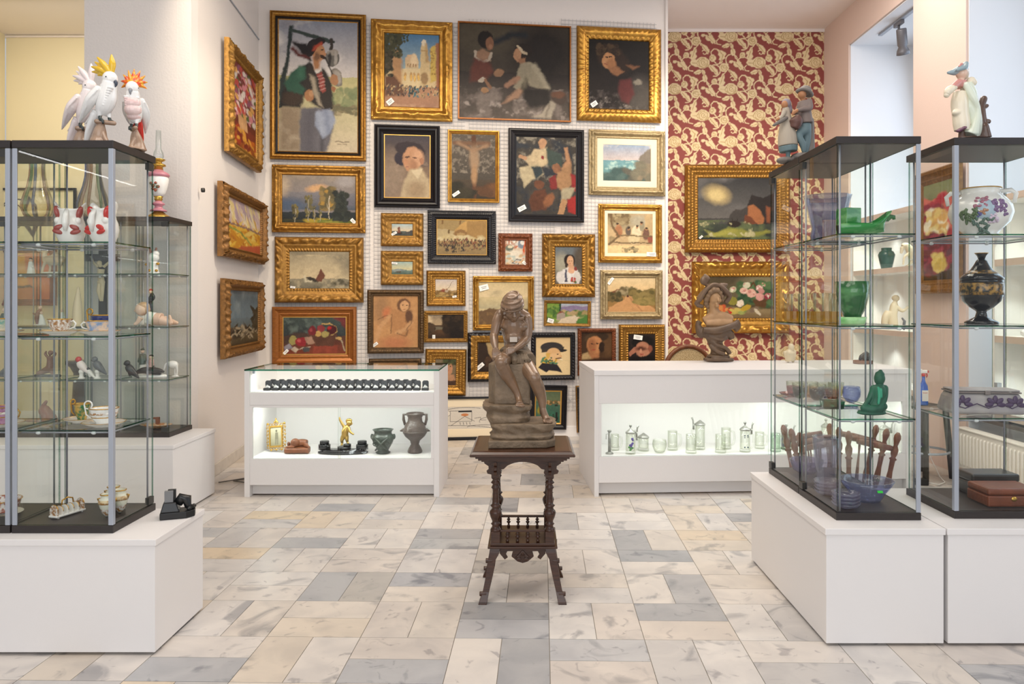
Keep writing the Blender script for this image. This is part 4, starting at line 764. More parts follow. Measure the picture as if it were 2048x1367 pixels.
@art
def flower_basket(t, _=0, b=(295, 790, 685, 1038), c='4f4430'):
    t.grad('4a3f2c', '6a6048', 0, .55); t.e(620, 830, 120, 60, '857c60', .9); t.grad('857252', '7a6444', .78, 1); t.p([(295, 960), (685, 985), (685, 1010), (295, 1000)], '8a7858', .03); t.d(90, 480, 670, 830, 960, 18, ['3d5a3c', '2f4a34', '56724a', '46603c'], 3); t.p([(560, 925), (650, 920), (635, 975), (580, 970)], '5c3f26', .02); t.l([(545, 850), (565, 825), (580, 850)], 5, '5a4026')
    for x, y, r, c1 in ((510, 872, 22, 'dcb4a4'), (553, 888, 28, 'e0b0a0'), (603, 910, 25, 'd8a098'), (488, 948, 23, 'e6d8c0'), (525, 840, 20, 'd2d0b4'), (445, 865, 20, 'b8bc98'), (600, 855, 20, 'cfa8a0'), (650, 905, 22, '8a3444'), (625, 835, 15, '6f8a58'), (612, 875, 18, 'c08a84')): t.e(x, y, r, r * .9, c1, .25); t.d(7, x - r * .6, x + r * .6, y - r * .5, y + r * .5, r * .3, [c1, 'eee0d0', 'c58a80'], int(x))
    t.e(445, 935, 28, 24, '8a8438', .15); t.d(16, 360, 480, 965, 1000, 11, ['b83c28', 'c85a34', '9a2c22', 'd08a4c'], 5); t.d(10, 430, 510, 985, 1005, 9, ['9aa45c', '7d9048', 'c2b05c'], 6, 1.8); t.e(520, 975, 32, 14, 'b89a34', .3, -20); t.e(570, 985, 30, 14, '7d6a58', .3, -25); t.e(590, 1000, 26, 10, 'cfc4ac', .4, 40); t.e(430, 1002, 9, 8, 'b83426', .3); t.n(.13, 12, 3)
@art
def tall_flowers(t, _=0, b=(85, 330, 235, 900), c='6b6a48'):
    t.grad('868a5c', '6f6a48', 0, .5); t.grad('5a4030', '3b2c22', .5, 1); t.d(60, 90, 235, 430, 640, 26, ['b02a34', 'c04a44', '8d1e2c', 'd06a5a'], 3); t.d(70, 110, 190, 500, 650, 22, ['ecdca0', 'e6c878', 'f0e8cc', 'd8a860'], 4); t.d(60, 90, 220, 640, 840, 26, ['8a2430', '6b2030', '9c3a48', '5c2a3a'], 5); t.d(18, 145, 180, 760, 840, 20, ['e6cf7c', 'd8b858'], 6); t.n(.2, 10, 3)
@art
def poster_figures(t, _=0, b=(0, 0, 12, 14), c='d9983c'):
    t.grad('e0b050', 'd98a48', 0, 1); t.p([(8, 0), (12, 0), (12, 14), (9, 14)], 'd07a48', .02); t.p([(0, 10), (9, 9.6), (9.5, 10.4), (0, 11)], '3b2c28', .01); t.p([(0, 11), (9, 10.4), (9, 14), (0, 14)], 'd68a58', .02); t.l([(0, 3), (4, 1.5), (8, .8)], .12, 'b04030'); t.e(2.5, 6.5, 1.2, 2.6, '4a3a34', .2); t.l([(1, 5), (6, 4)], .1, 'b04030'); t.n(.12, 8, 3)
@art
def ink_faces(t, _=0, b=(0, 0, 16, 9), c='e6dcb8'):
    arc = lambda x, y, r, a0, a1, rr: [(x + r * math.cos(R(a0 + (a1 - a0) * i / 12)), y + rr * math.sin(R(a0 + (a1 - a0) * i / 12))) for i in range(13)]
    t.l(arc(6, 5, 3.6, -200, 20, 3.4), .12, '2a2622'); t.l(arc(5, 4.6, 2.4, 0, 360, 2.2), .1, '2a2622'); t.e(4.6, 4, .5, .3, '2a2622'); t.e(2.6, 5, .4, .5, 'b04a3a'); t.p([(8, 1), (9.4, 2.6), (9.8, 6), (8.8, 8.4), (7, 6), (7.2, 3)], '2a2622', .01); t.p([(8.2, 2), (9, 3), (9.2, 5.6), (8.6, 7), (7.8, 5.6), (7.7, 3.2)], 'e6dcb8', .01); t.p([(12, 3.6), (15, 3.6), (15, 6), (12, 6)], '5a3a34', .02)
# ------------------------------------------------------------------ pictures on the walls
def hit_back(px):
    d = (px - CX) / F; Z = (PW0[1] - PWS * PW0[0]) / (1 - PWS * d); return d * Z, Z
def on_back(x0, y0, x1, y1, off=.022):
    """photo rectangle -> place, width and height of a picture lying on the picture wall"""
    a = hit_back(x0); b = hit_back(x1); w = math.hypot(b[0] - a[0], b[1] - a[1]); mx, mz = (a[0] + b[0]) / 2, (a[1] + b[1]) / 2
    s = F / mz; h = (y1 - y0) / s; z = HC - ((y0 + y1) / 2 - CY) / s
    n = Vector((math.sin(PWA), -math.cos(PWA)))
    return Vector((mx + n.x * off, mz + n.y * off, z)), w * (1 - off / mz), h * (1 - off / mz), s
def hang(rect, fpx, label, artid, mater, **k):
    loc, w, h, s = on_back(*rect); return picture(loc, PWA, w, h, fpx / s, label, artid, mater, **{**dict(slip=0), **k, **({'mount': k['mount'] / s} if 'mount' in k else {}), **({'slip': k['slip'] / s} if 'slip' in k else {})})
T = lambda u, v, w, h, a: (u, v, w, h, a)
hang((541, 28, 733, 322), 17, 'very tall painting of a travelling tinker with a pack in a brown gilt frame', 'peddler', m_woodgold, prof='step', split=(.64, .9), mats=[m_gold, m_black], dep=.05)
hang((742, 44, 905, 243), 27, 'painting of a domed mosque in a bright gold corner-ornamented frame', 'mosque', m_gold2, prof='swept', kind='cartouche', dep=.06, tag_at=T(.1, .94, .075, .055, 40))
hang((915, 50, 1141, 243), 3, 'wide dark painting of two crouching figures in a thin brown edge', 'two_figures', m_woodgold, prof='flat', dep=.03)
hang((1152, 58, 1320, 245), 25, 'dark portrait of a long-haired man looking over his shoulder in panelled gold frame', 'turning_man', m_gold2, prof='round', kind='panel', dep=.055, tag_at=T(.08, .94, .075, .05, 35))
hang((749, 252, 880, 416), 19, 'portrait of a man in a dark beret and cream coat in black frame', 'beret', m_black, prof='step', dep=.05, slip=1.5)
hang((895, 262, 998, 406), 8, 'narrow dark painting of a cross in a slim gold frame', 'dark_cross', m_gold2, prof='plain', dep=.035, tag_at=T(.1, .93, .085, .035, 35))
hang((1016, 260, 1166, 445), 16, 'crowded painting of robed figures in a black frame with a red line', 'saints', m_black, prof='plain', split=(.3, .4), mats=[m_black, m_redline], dep=.05, tag_at=T(.09, .93, .09, .05, 28))
hang((1176, 262, 1328, 392), 17, 'small seascape with a wide cream mount in a pale gilt frame', 'seascape', m_silver, prof='swept', kind='cartouche', dep=.05, mount=12)
hang((545, 332, 732, 466), 20, 'painting of birch and fir trees under storm clouds in carved gold frame', 'birches', m_gold, prof='swept', kind='cartouche', dep=.055, tag_at=T(.97, .96, .06, .035, -45))
hang((551, 475, 728, 605), 29, 'painting of a sailing boat on rough sea in a wide acanthus gold frame', 'rough_boat', m_gold3, prof='wide', kind='acanthus', dep=.07, tag_at=T(.05, .98, .05, .022, -8))
hang((546, 613, 714, 728), 20, 'still life of red apples in a tipped basket in brown gold frame', 'fruit_basket', m_woodgold, prof='plain', dep=.05, slip=1.2, tag_at=T(.04, .94, .06, .03, 45))
hang((735, 579, 848, 706), 12, 'tan chalk drawing of a seated woman in a dark beaded bronze frame', 'seated_drawing', m_bronzegold, prof='round', kind='beads', dep=.045, tag_at=T(.04, .94, .06, .03, 35), name='framed_drawing')
hang((762, 427, 847, 493), 22, 'tiny ship painting in a deep bronze gold frame, upper of the matching two', 'small_sea', m_gold3, prof='wide', kind='rope', dep=.05, tag_at=T(.1, .85, .06, .025, 30), group='matching small sea paintings')
hang((762, 502, 847, 570), 22, 'tiny coast painting in a deep bronze gold frame, lower of the matching two', 'small_coast', m_gold3, prof='wide', kind='rope', dep=.05, tag_at=T(.12, .1, .06, .02, -10), group='matching small sea paintings')
hang((855, 422, 991, 528), 18, 'market square painting in a wide black rippled frame', 'market', m_black, prof='step', kind='ripple', dep=.05, slip=1)
hang((996, 467, 1064, 543), 14, 'little bright painting of a cafe table in a red brown carved frame', 'bright_table', m_redgold, prof='swept', kind='acanthus', dep=.04, tag_at=T(.95, .94, .05, .03, -40))
hang((1195, 409, 1322, 526), 13, 'square print of a tavern garden party in a gold frame', 'tavern_print', m_gold2, prof='swept', kind='cartouche', dep=.045, mount=6, tag_at=T(.98, 1.02, .12, .045, -3), name='framed_print')
hang((1083, 468, 1188, 594), 27, 'small portrait of a dark-haired lady in white in a very wide gold frame', 'lady', m_gold, prof='wide', kind='acanthus', dep=.075)
hang((853, 541, 931, 612), 18, 'tiny painting of two people on a shore in a gold egg-and-dart frame', 'shore_figures', m_gold, prof='wide', kind='egg', dep=.05, tag_at=T(.9, .97, .045, .022, 10))
hang((945, 552, 1067, 660), 12, 'painting of brown hills in ornate gold frame behind the statue head', 'hills', m_gold2, prof='swept', kind='cartouche', dep=.05, tag_at=T(.1, .13, .1, .06, 15))
hang((1199, 540, 1323, 638), 15, 'painting of a sandy country road in a wavy silver gilt frame', 'sandy_road', m_silver, prof='swept', kind='cartouche', dep=.05, tag_at=T(.06, .1, .09, .032, 52))
hang((848, 621, 935, 684), 8, 'small dark landscape of oak trees in a narrow old gilt frame', 'dark_oaks', m_gold3, prof='swept', kind='rope', dep=.035, tag_at=T(.16, .93, .03, .04, 0))
hang((1087, 601, 1180, 652), 6, 'low wide painting of a hillside village in a narrow gold frame', 'village', m_gold3, prof='plain', kind='ripple', dep=.035, tag_at=T(.09, .88, .07, .045, -15), roll=1)
hang((850, 697, 932, 790), 21, 'small portrait of a wreathed girl in a broad gold frame beside the counter', 'laurel', m_gold, prof='wide', kind='egg', dep=.05, roll=1)
hang((935, 664, 1054, 762), 20, 'dusky ruin painting in a black and gold frame behind the statue', 'dusk_ruin', m_gold, prof='round', kind='acanthus', dep=.05, split=(.0, .3), mats=[m_gold, m_black], tag_at=T(.05, .82, .1, .04, 40))
hang((1061, 664, 1149, 759), 10, 'profile drawing of a man in a peaked cap and green scarf, black frame', 'cap_man', m_black, prof='round', kind='rope', dep=.045, name='framed_drawing')
hang((1154, 656, 1230, 750), 8, 'portrait of a youth in a soft brown hat in a red brown frame', 'hat_youth', m_redgold, prof='round', kind='acanthus', dep=.045, tag_at=T(.08, .84, .07, .03, 45))
hang((1236, 648, 1327, 746), 20, 'portrait of a man shading his eyes in a fluted gold frame', 'shading_brow', m_gold, prof='wide', kind='ripple', dep=.055, tag_at=T(.35, .1, .1, .05, -8))
hang((1058, 769, 1132, 857), 13, 'painting of a yellow sail on green water in a black frame, behind the statue', 'yellow_sail', m_black, prof='plain', split=(.8, 1), mats=[m_black, m_slip], dep=.045, roll=1.5)
hang((1151, 769, 1216, 862), 13, 'dark green thicket painting half hidden by the right counter', 'dark_thicket', m_black, prof='round', kind='beads', split=(0, .13), mats=[m_black, m_gold3], dep=.045, roll=-1.5)
hang((738, 716, 843, 775), 9, 'framed sketch whose top edge shows just above the glass counter', 'plain_sketch', m_bronzegold, prof='round', kind='beads', dep=.04, tag_at=T(.05, .05, .07, .035, 35), name='framed_drawing')
loc, w, h, s = on_back(770, 792, 1012, 876, .06)
picture(loc, PWA, w, h, 4 / s, 'wide abstract ink line drawing standing on the floor against the wall', 'line_drawing', m_black, prof='flat', dep=.025, mount=16 / s, name='framed_drawing', lean=R(-2), res=1.7)

# wire grid panels the pictures hang from
def grid_panel(px0, px1, label):
    loc, w, h, s = on_back(px0, 42, px1, 816, .014); t = thing('wire_grid_panel', label, 'wire grid', loc, PWA, 'white wire grids on the picture wall')
    m = MB(); r = .002; st = .042
    for i in range(int(w / st) + 1): m.box(-w / 2 + i * st - r, -r, -h / 2, -w / 2 + i * st + r, r, h / 2)
    for i in range(int(h / st) + 1): m.box(-w / 2, -3 * r, -h / 2 + i * st - r, w / 2, -r, -h / 2 + i * st + r)
    m.build('wire_mesh', m_wire, t)
    for x in (-w / 2 + .1, w / 2 - .1):
        for z in (-h / 2 + .1, h / 2 - .1): MB().box(x - .01, -.004, z - .01, x + .01, .013, z + .01).build('wall_bracket', m_wire, t)
for a, b, l in ((550, 742, 'white wire grid behind the tinker and birch tree paintings'), (748, 930, 'white wire grid behind the mosque and beret paintings'),
                (938, 1112, 'white wire grid behind the wide dark two-figure painting'), (1122, 1312, 'white wire grid behind the long-haired man and seascape')): grid_panel(a, b, l)

# pictures on the side walls
LWD = Vector((-2.796 + 2.585, 7.898 - 5.84)).normalized(); LWA = math.atan2(LWD.y, LWD.x)
def hit_left(px):
    d = (px - CX) / F; k = (-2.585 + 2.796) / (7.898 - 5.84); Z = (-2.796 + k * 7.898) / (d + k); return d * Z, Z
def hang_left(x0, x1, ya0, yb0, ya1, yb1, fpx, label, artid, mater, off=.03, **k):
    a = hit_left(x0); b = hit_left(x1); w = math.hypot(b[0] - a[0], b[1] - a[1]); s0, s1 = F / a[1], F / b[1]
    z1 = HC + ((CY - ya0) / s0 + (CY - ya1) / s1) / 2; z0 = HC + ((CY - yb0) / s0 + (CY - yb1) / s1) / 2
    n = Vector((LWD.y, -LWD.x)); mx, my = (a[0] + b[0]) / 2, (a[1] + b[1]) / 2
    picture((mx + n.x * off, my + n.y * off, (z0 + z1) / 2), LWA, w, z1 - z0, fpx, label, artid, mater, res=1.1, **k)
hang_left(441, 507, 93, 310, 133, 338, .115, 'painting of pink flowers in a vase on the left wall, carved gilt frame', 'bouquet', m_gold3, prof='swept', kind='acanthus', dep=.075)
hang_left(427, 514, 366, 514, 402, 527, .10, 'painting of golden wheat fields on the left wall, middle of three', 'wheat_fields', m_browngold, prof='swept', kind='acanthus', dep=.085)
hang_left(433, 510, 555, 722, 565, 697, .10, 'blue grey dusk landscape on the left wall, lowest of three', 'blue_dusk', m_browngold, prof='swept', kind='acanthus', dep=.075)
def hang_flat(rect, Z, fw, label, artid, mater, **k):
    s = F / Z; x0, y0, x1, y1 = rect; c = at((x0 + x1) / 2, (y0 + y1) / 2, Z)
    return picture(c, 0, (x1 - x0) / s, (y1 - y0) / s, fw / s, label, artid, mater, res=1.25, **k)
hang_flat((1369, 330, 1578, 505), ZW - .02, 27, 'storm painting of a ship under cliffs on the red wallpaper', 'storm_rocks', m_gold, prof='wide', kind='egg', dep=.08, tag_at=T(.03, .97, .05, .025, 40))
hang_flat((1383, 523, 1576, 666), ZW - .02, 31, 'painting of roses in a basket on the red wallpaper, bright gold frame', 'flower_basket', m_gold2, prof='wide', kind='acanthus', dep=.09)
picture((XR - .03, 6.72, HC + (CY - 462) / (F / 6.72)), R(-90), .72, 1.10, .12, 'tall painting of red and cream flowers on the pier between the windows', 'tall_flowers', m_browngold, prof='plain', dep=.06, res=1.2)
c = at(18, 538, 9.55); picture((c.x, 9.59, 1.80), 0, 1.15, .74, .08, 'orange and yellow figure painting on the far yellow wall', 'poster_figures', m_redgold, prof='plain', dep=.05, res=.9)
c = at(70, 462, 9.55); picture((c.x - .1, 9.59, 2.56), 0, 1.2, .7, .03, 'ink drawing of a round face high on the far yellow wall', 'ink_faces', m_black, prof='flat', dep=.03, name='framed_drawing', res=.9)
# ------------------------------------------------------------------ white plinths and glass display cases
def plinth(x0, x1, y0, y1, h, label, group='white plinths under the glass cases', parts=1):
    t = thing('display_plinth', label, 'plinth', ((x0 + x1) / 2, (y0 + y1) / 2, 0), 0, group)
    w, d = (x1 - x0) / 2, (y1 - y0) / 2
    MB().box(-w + .006, -d + .006, .012, w - .006, d - .006, h - .028).build('plinth_body', m_white, t, bevel=.002)
    MB().box(-w, -d, h - .0275, w, d, h).build('plinth_top', m_white, t, bevel=.0025)
    for sx in (-1, 1):
        for sy in (-1, 1): MB().lathe(cyl(.02, 0, .0125), 14, (sx * (w - .07), sy * (d - .07), 0)).build('plinth_foot', m_alu, t)
    return t
PHL, PHR = .48, .50
plinth(-2.75, -1.535, 3.137, 3.615, PHL, 'white plinth at the left front under the cockatoo case')
plinth(-4.45, -2.385, 5.12, 5.815, .5, 'white plinth at the left back, beside the pillar')
plinth(1.262, 1.773, 3.22, 4.31, PHR, 'white plinth at the right, its end facing the marble aisle')
plinth(1.779, 2.72, 3.22, 3.93, PHR, 'white plinth at the far right under the black urn case')

def pane(b, x0, y0, z0, x1, y1, z1):
    """glass sheet: clear faces, green cut edges"""
    d = (x1 - x0, y1 - y0, z1 - z0); k = d.index(min(d))
    v = [(x, y, z) for z in (z0, z1) for y in (y0, y1) for x in (x0, x1)]
    F_ = [(0, 2, 3, 1), (4, 5, 7, 6), (0, 1, 5, 4), (2, 6, 7, 3), (0, 4, 6, 2), (1, 3, 7, 5)]; ax = [2, 2, 1, 1, 0, 0]
    for f, a in zip(F_, ax): b.add([v[i] for i in f], [(0, 1, 2, 3)], 0 if a == k else 1, False)
    return b
GL = [m_glass, m_gedge]
def vitrine(x, y, z, w, d, h, shelves, label, door, posts, group='glass display cases'):
    """glass case; x, y, z = front left bottom corner; door = side of the hinged pane (front / left / right); posts = corners with thick profiles"""
    t = thing('glass_display_case', label, 'display case', (x + w / 2, y + d / 2, z), 0, group)
    a, b = w / 2, d / 2; g = .004; TB = .032
    MB().box(-a, -b, 0, a, b, TB).build('base_board', m_board, t, bevel=.0015)
    MB().box(-a, -b, h - TB, a, b, h).build('top_board', m_board, t, bevel=.0015)
    e = .008; z0, z1 = TB + .002, h - TB - .002
    for nm, q in (('front', (-a + e, -b + e, z0, a - e, -b + e + g, z1)), ('back', (-a + e, b - e - g, z0, a - e, b - e, z1)),
                  ('left', (-a + e, -b + e + .006, z0, -a + e + g, b - e - .006, z1)), ('right', (a - e - g, -b + e + .006, z0, a - e, b - e - .006, z1))):
        isd = nm == door
        p = pane(MB(), *q).build('glass_door' if isd else 'glass_pane', GL, t)
        if isd:
            sg = -1 if nm in ('left', 'front') else 1
            for zz in (z0 + .02, z1 - .02):
                m = MB()
                if nm in ('left', 'right'): m.box(sg * (a - e) - .012, b - .06, zz - .016, sg * (a - e) + .006, b - .014, zz + .016)
                else: m.box(a - .06, -b + e - .006, zz - .016, a - .014, -b + e + .012, zz + .016)
                m.build('hinge', m_dark, p)
    for sx in (-1, 1):
        for sy in (-1, 1):
            thick = ('r' if sx > 0 else 'l') + ('f' if sy < 0 else 'b') in posts
            m = MB()
            if thick:
                m.prism([(sx * (a - .001), sy * (b - .001)), (sx * (a - .021), sy * (b - .001)), (sx * (a - .021), sy * (b - .0075)), (sx * (a - .0075), sy * (b - .0075)), (sx * (a - .0075), sy * (b - .021)), (sx * (a - .001), sy * (b - .021))], z0, z1, plane='xy')
                m.build('corner_profile', m_alu, t, bevel=.0012)
            else:
                m.tube([(sx * (a - .026), sy * (b - .026), z0), (sx * (a - .026), sy * (b - .026), z1)], .0042, 10); m.build('shelf_rod', m_rod, t)
    for s in shelves:
        zz = s - z; i = .017
        sh = pane(MB(), -a + i, -b + i, zz - .006, a - i, b - i, zz).build('glass_shelf', GL, t)
        m = MB(); k = .026
        for sy in (-1, 1): m.tube([(-a + k, sy * (b - k), zz - .012), (a - k, sy * (b - k), zz - .012)], .0035, 8)
        for sx in (-1, 1): m.tube([(sx * (a - k), -b + k, zz - .012), (sx * (a - k), b - k, zz - .012)], .0035, 8)
        m.build('shelf_wire', m_rod, sh)
        for sx in (-.55, .55):
            for sy in (-1, 1): MB().ell((sx * a, sy * (b - k), zz - .0135), (.011, .008, .0075)).build('shelf_clip', m_clip, sh)
    return t
AZ, CZ, BZ = PHL, PHR, .50
SA, SC, SB = (1.718, 1.315, .915), (1.764, 1.356, .944), (1.669, 1.288, .91)
vitrine(-2.187, 3.222, AZ, .43, .37, 1.666, SA, 'glass case at the left front with three porcelain cockatoos on top', 'right', ('rf', 'lf'))
vitrine(-2.625, 3.222, AZ, .43, .37, 1.666, SA, 'glass case cut by the left edge of the photo, left of the cockatoo case', 'back', ('rf', 'lf'))
for i, l in enumerate(('glass case in the back row carrying the oil lamp', 'middle glass case of the back row behind the cockatoo case', 'third glass case of the back row counted from the pillar', 'last glass case of the back row at the left edge of the photo')):
    vitrine(-2.94 - i * .389, 5.42, BZ, .386, .37, 1.575, SB, l, 'front', ())
vitrine(1.359, 3.345, CZ, .374, .462, 1.69, SC, 'glass case at the right with the green seated statuette, nearest the aisle end', 'left', ('rf',))
vitrine(1.359, 3.813, CZ, .374, .468, 1.69, SC, 'glass case at the right under the pair of peasant children', 'left', ())
vitrine(1.893, 3.37, CZ, .50, .43, 1.69, SC, 'glass case at the far right with the black urn', 'front', ('lf',))

# ------------------------------------------------------------------ shop counters
def strip_light(name, x0, x1, y, z, w, dx=0):
    d = bpy.data.lights.new(name, 'AREA'); d.shape = 'RECTANGLE'; d.size = x1 - x0; d.size_y = .03; d.energy = w * .62; d.color = (.95, 1, .93)
    o = bpy.data.objects.new(name, d); COL.objects.link(o); o.location = ((x0 + x1) / 2, y, z); return o
def counter_left():
    x0, x1, y0, y1, h = -2.128, -.664, 5.71, 6.34, .96
    t = thing('display_counter', 'white shop counter at left with a glass top over ring boxes', 'counter', ((x0 + x1) / 2, y0, 0), 0, 'white shop counters')
    w, d = (x1 - x0) / 2, y1 - y0
    for s in (-1, 1): MB().box(s * w, 0, 0, s * (w - .04), d, h - .012).build('side_panel', m_counter, t, bevel=.0015)
    i = w - .0405
    MB().box(-i, .06, .012, i, .078, .088).build('toe_kick', m_counter, t)
    MB().box(-i, .004, .09, i, .022, .288).build('drawer_front', m_counter, t, bevel=.0015)
    MB().box(-i, .004, .69, i, .022, .786).build('front_rail', m_counter, t, bevel=.0015)
    MB().box(-i, .024, .27, i, d - .02, .288).build('shelf_board', m_white, t)
    MB().box(-i, .024, .77, i, d - .02, .788).build('shelf_board', m_white, t)
    MB().box(-i, d - .018, .09, i, d - .002, .94).build('back_panel', m_white, t)
    for s in (-1, 1):
        MB().box(s * i, .004, .2885, s * (i - .022), .02, .689).build('window_frame', m_counter, t)
    MB().box(-i + .022, .004, .672, i - .022, .02, .689).build('window_frame', m_counter, t)
    p = MB(); pane(p, -i + .022, .008, .289, -.012, .012, .671); p.build('sliding_pane', GL, t)
    p = MB(); pane(p, -.03, .014, .289, i - .022, .018, .671); p.build('sliding_pane', GL, t)
    p = MB(); pane(p, -i, .006, .789, i, .011, h - .012); p.build('front_pane', GL, t)
    p = MB(); pane(p, -w, -.002, h - .011, w, d, h); p.build('glass_top', GL, t)
    m = MB(); m.box(-i + .01, .03, h - .035, -i + .025, .05, h - .0125); m.build('light_strip', m_alu, t)
    for (z, e) in ((.765, 8.0), (.945, 4.8)):
        o = strip_light('counter_strip_light', -i + .06, i - .06, .035 if z < .9 else .04, z, e); o.parent = t; o.location.x = 0
        o.rotation_euler = (R(28), 0, 0)
    o = strip_light('counter_spot_light', -.02, .02, .14, .668, 1.2); o.parent = t; o.location.x = -i + .09
    return t
counter_left()
RCA = R(3.2)
def counter_right():
    L_, d, h = 2.46, .92, .952
    t = thing('display_counter', 'long white shop counter at right with lit window of beer mugs', 'counter', (.503, 5.72, 0), RCA, 'white shop counters')
    MB().box(0, 0, 0, .034, d, h - .0385).build('side_panel', m_counter, t, bevel=.0015)
    MB().box(L_ - .04, 0, 0, L_, d, h - .0385).build('side_panel', m_counter, t, bevel=.0015)
    MB().box(-.002, -.004, h - .038, L_ + .002, d, h).build('counter_top', m_counter, t, bevel=.002)
    a, b = .0345, L_ - .0405
    MB().box(a, .06, .012, b, .078, .102).build('toe_kick', m_counter, t)
    MB().box(a, .004, .104, b, .022, .302).build('drawer_front', m_counter, t, bevel=.0015)
    MB().box(a, .004, .70, b, .022, h - .0385).build('drawer_front', m_counter, t, bevel=.0015)
    MB().box(a, .024, .284, b, d - .2, .303).build('shelf_board', m_white, t)
    MB().box(a, .024, .701, b, d - .2, .72).build('shelf_board', m_white, t)
    MB().box(a, .5, .104, b, .516, .70).build('back_panel', m_white, t)
    MB().box(a, .004, .303, a + .02, .02, .6995).build('window_frame', m_counter, t); MB().box(b - .03, .004, .303, b, .02, .6995).build('window_frame', m_counter, t)
    for x0, x1, y in ((a + .02, 1.36, .008), (1.34, b - .03, .014)):
        p = MB(); pane(p, x0, y, .304, x1, y + .004, .6995); p.build('sliding_pane', GL, t)
    for x0, x1 in ((a + .05, 1.2), (1.25, b - .06)):
        o = strip_light('counter_strip_light', x0, x1, .05, .695, 5.2); o.parent = t; o.rotation_euler = (R(28), 0, 0)
    for x in (1.52, 2.22):
        o = strip_light('counter_spot_light', x - .02, x + .02, .3, .696, .7); o.parent = t
    return t
RC = counter_right()
def rc(u, v, z): return RC.matrix_basis @ Vector((u, v, z)) if False else Matrix.Rotation(RCA, 4, 'Z') @ Vector((u, v, z)) + Vector((.503, 5.72, 0))

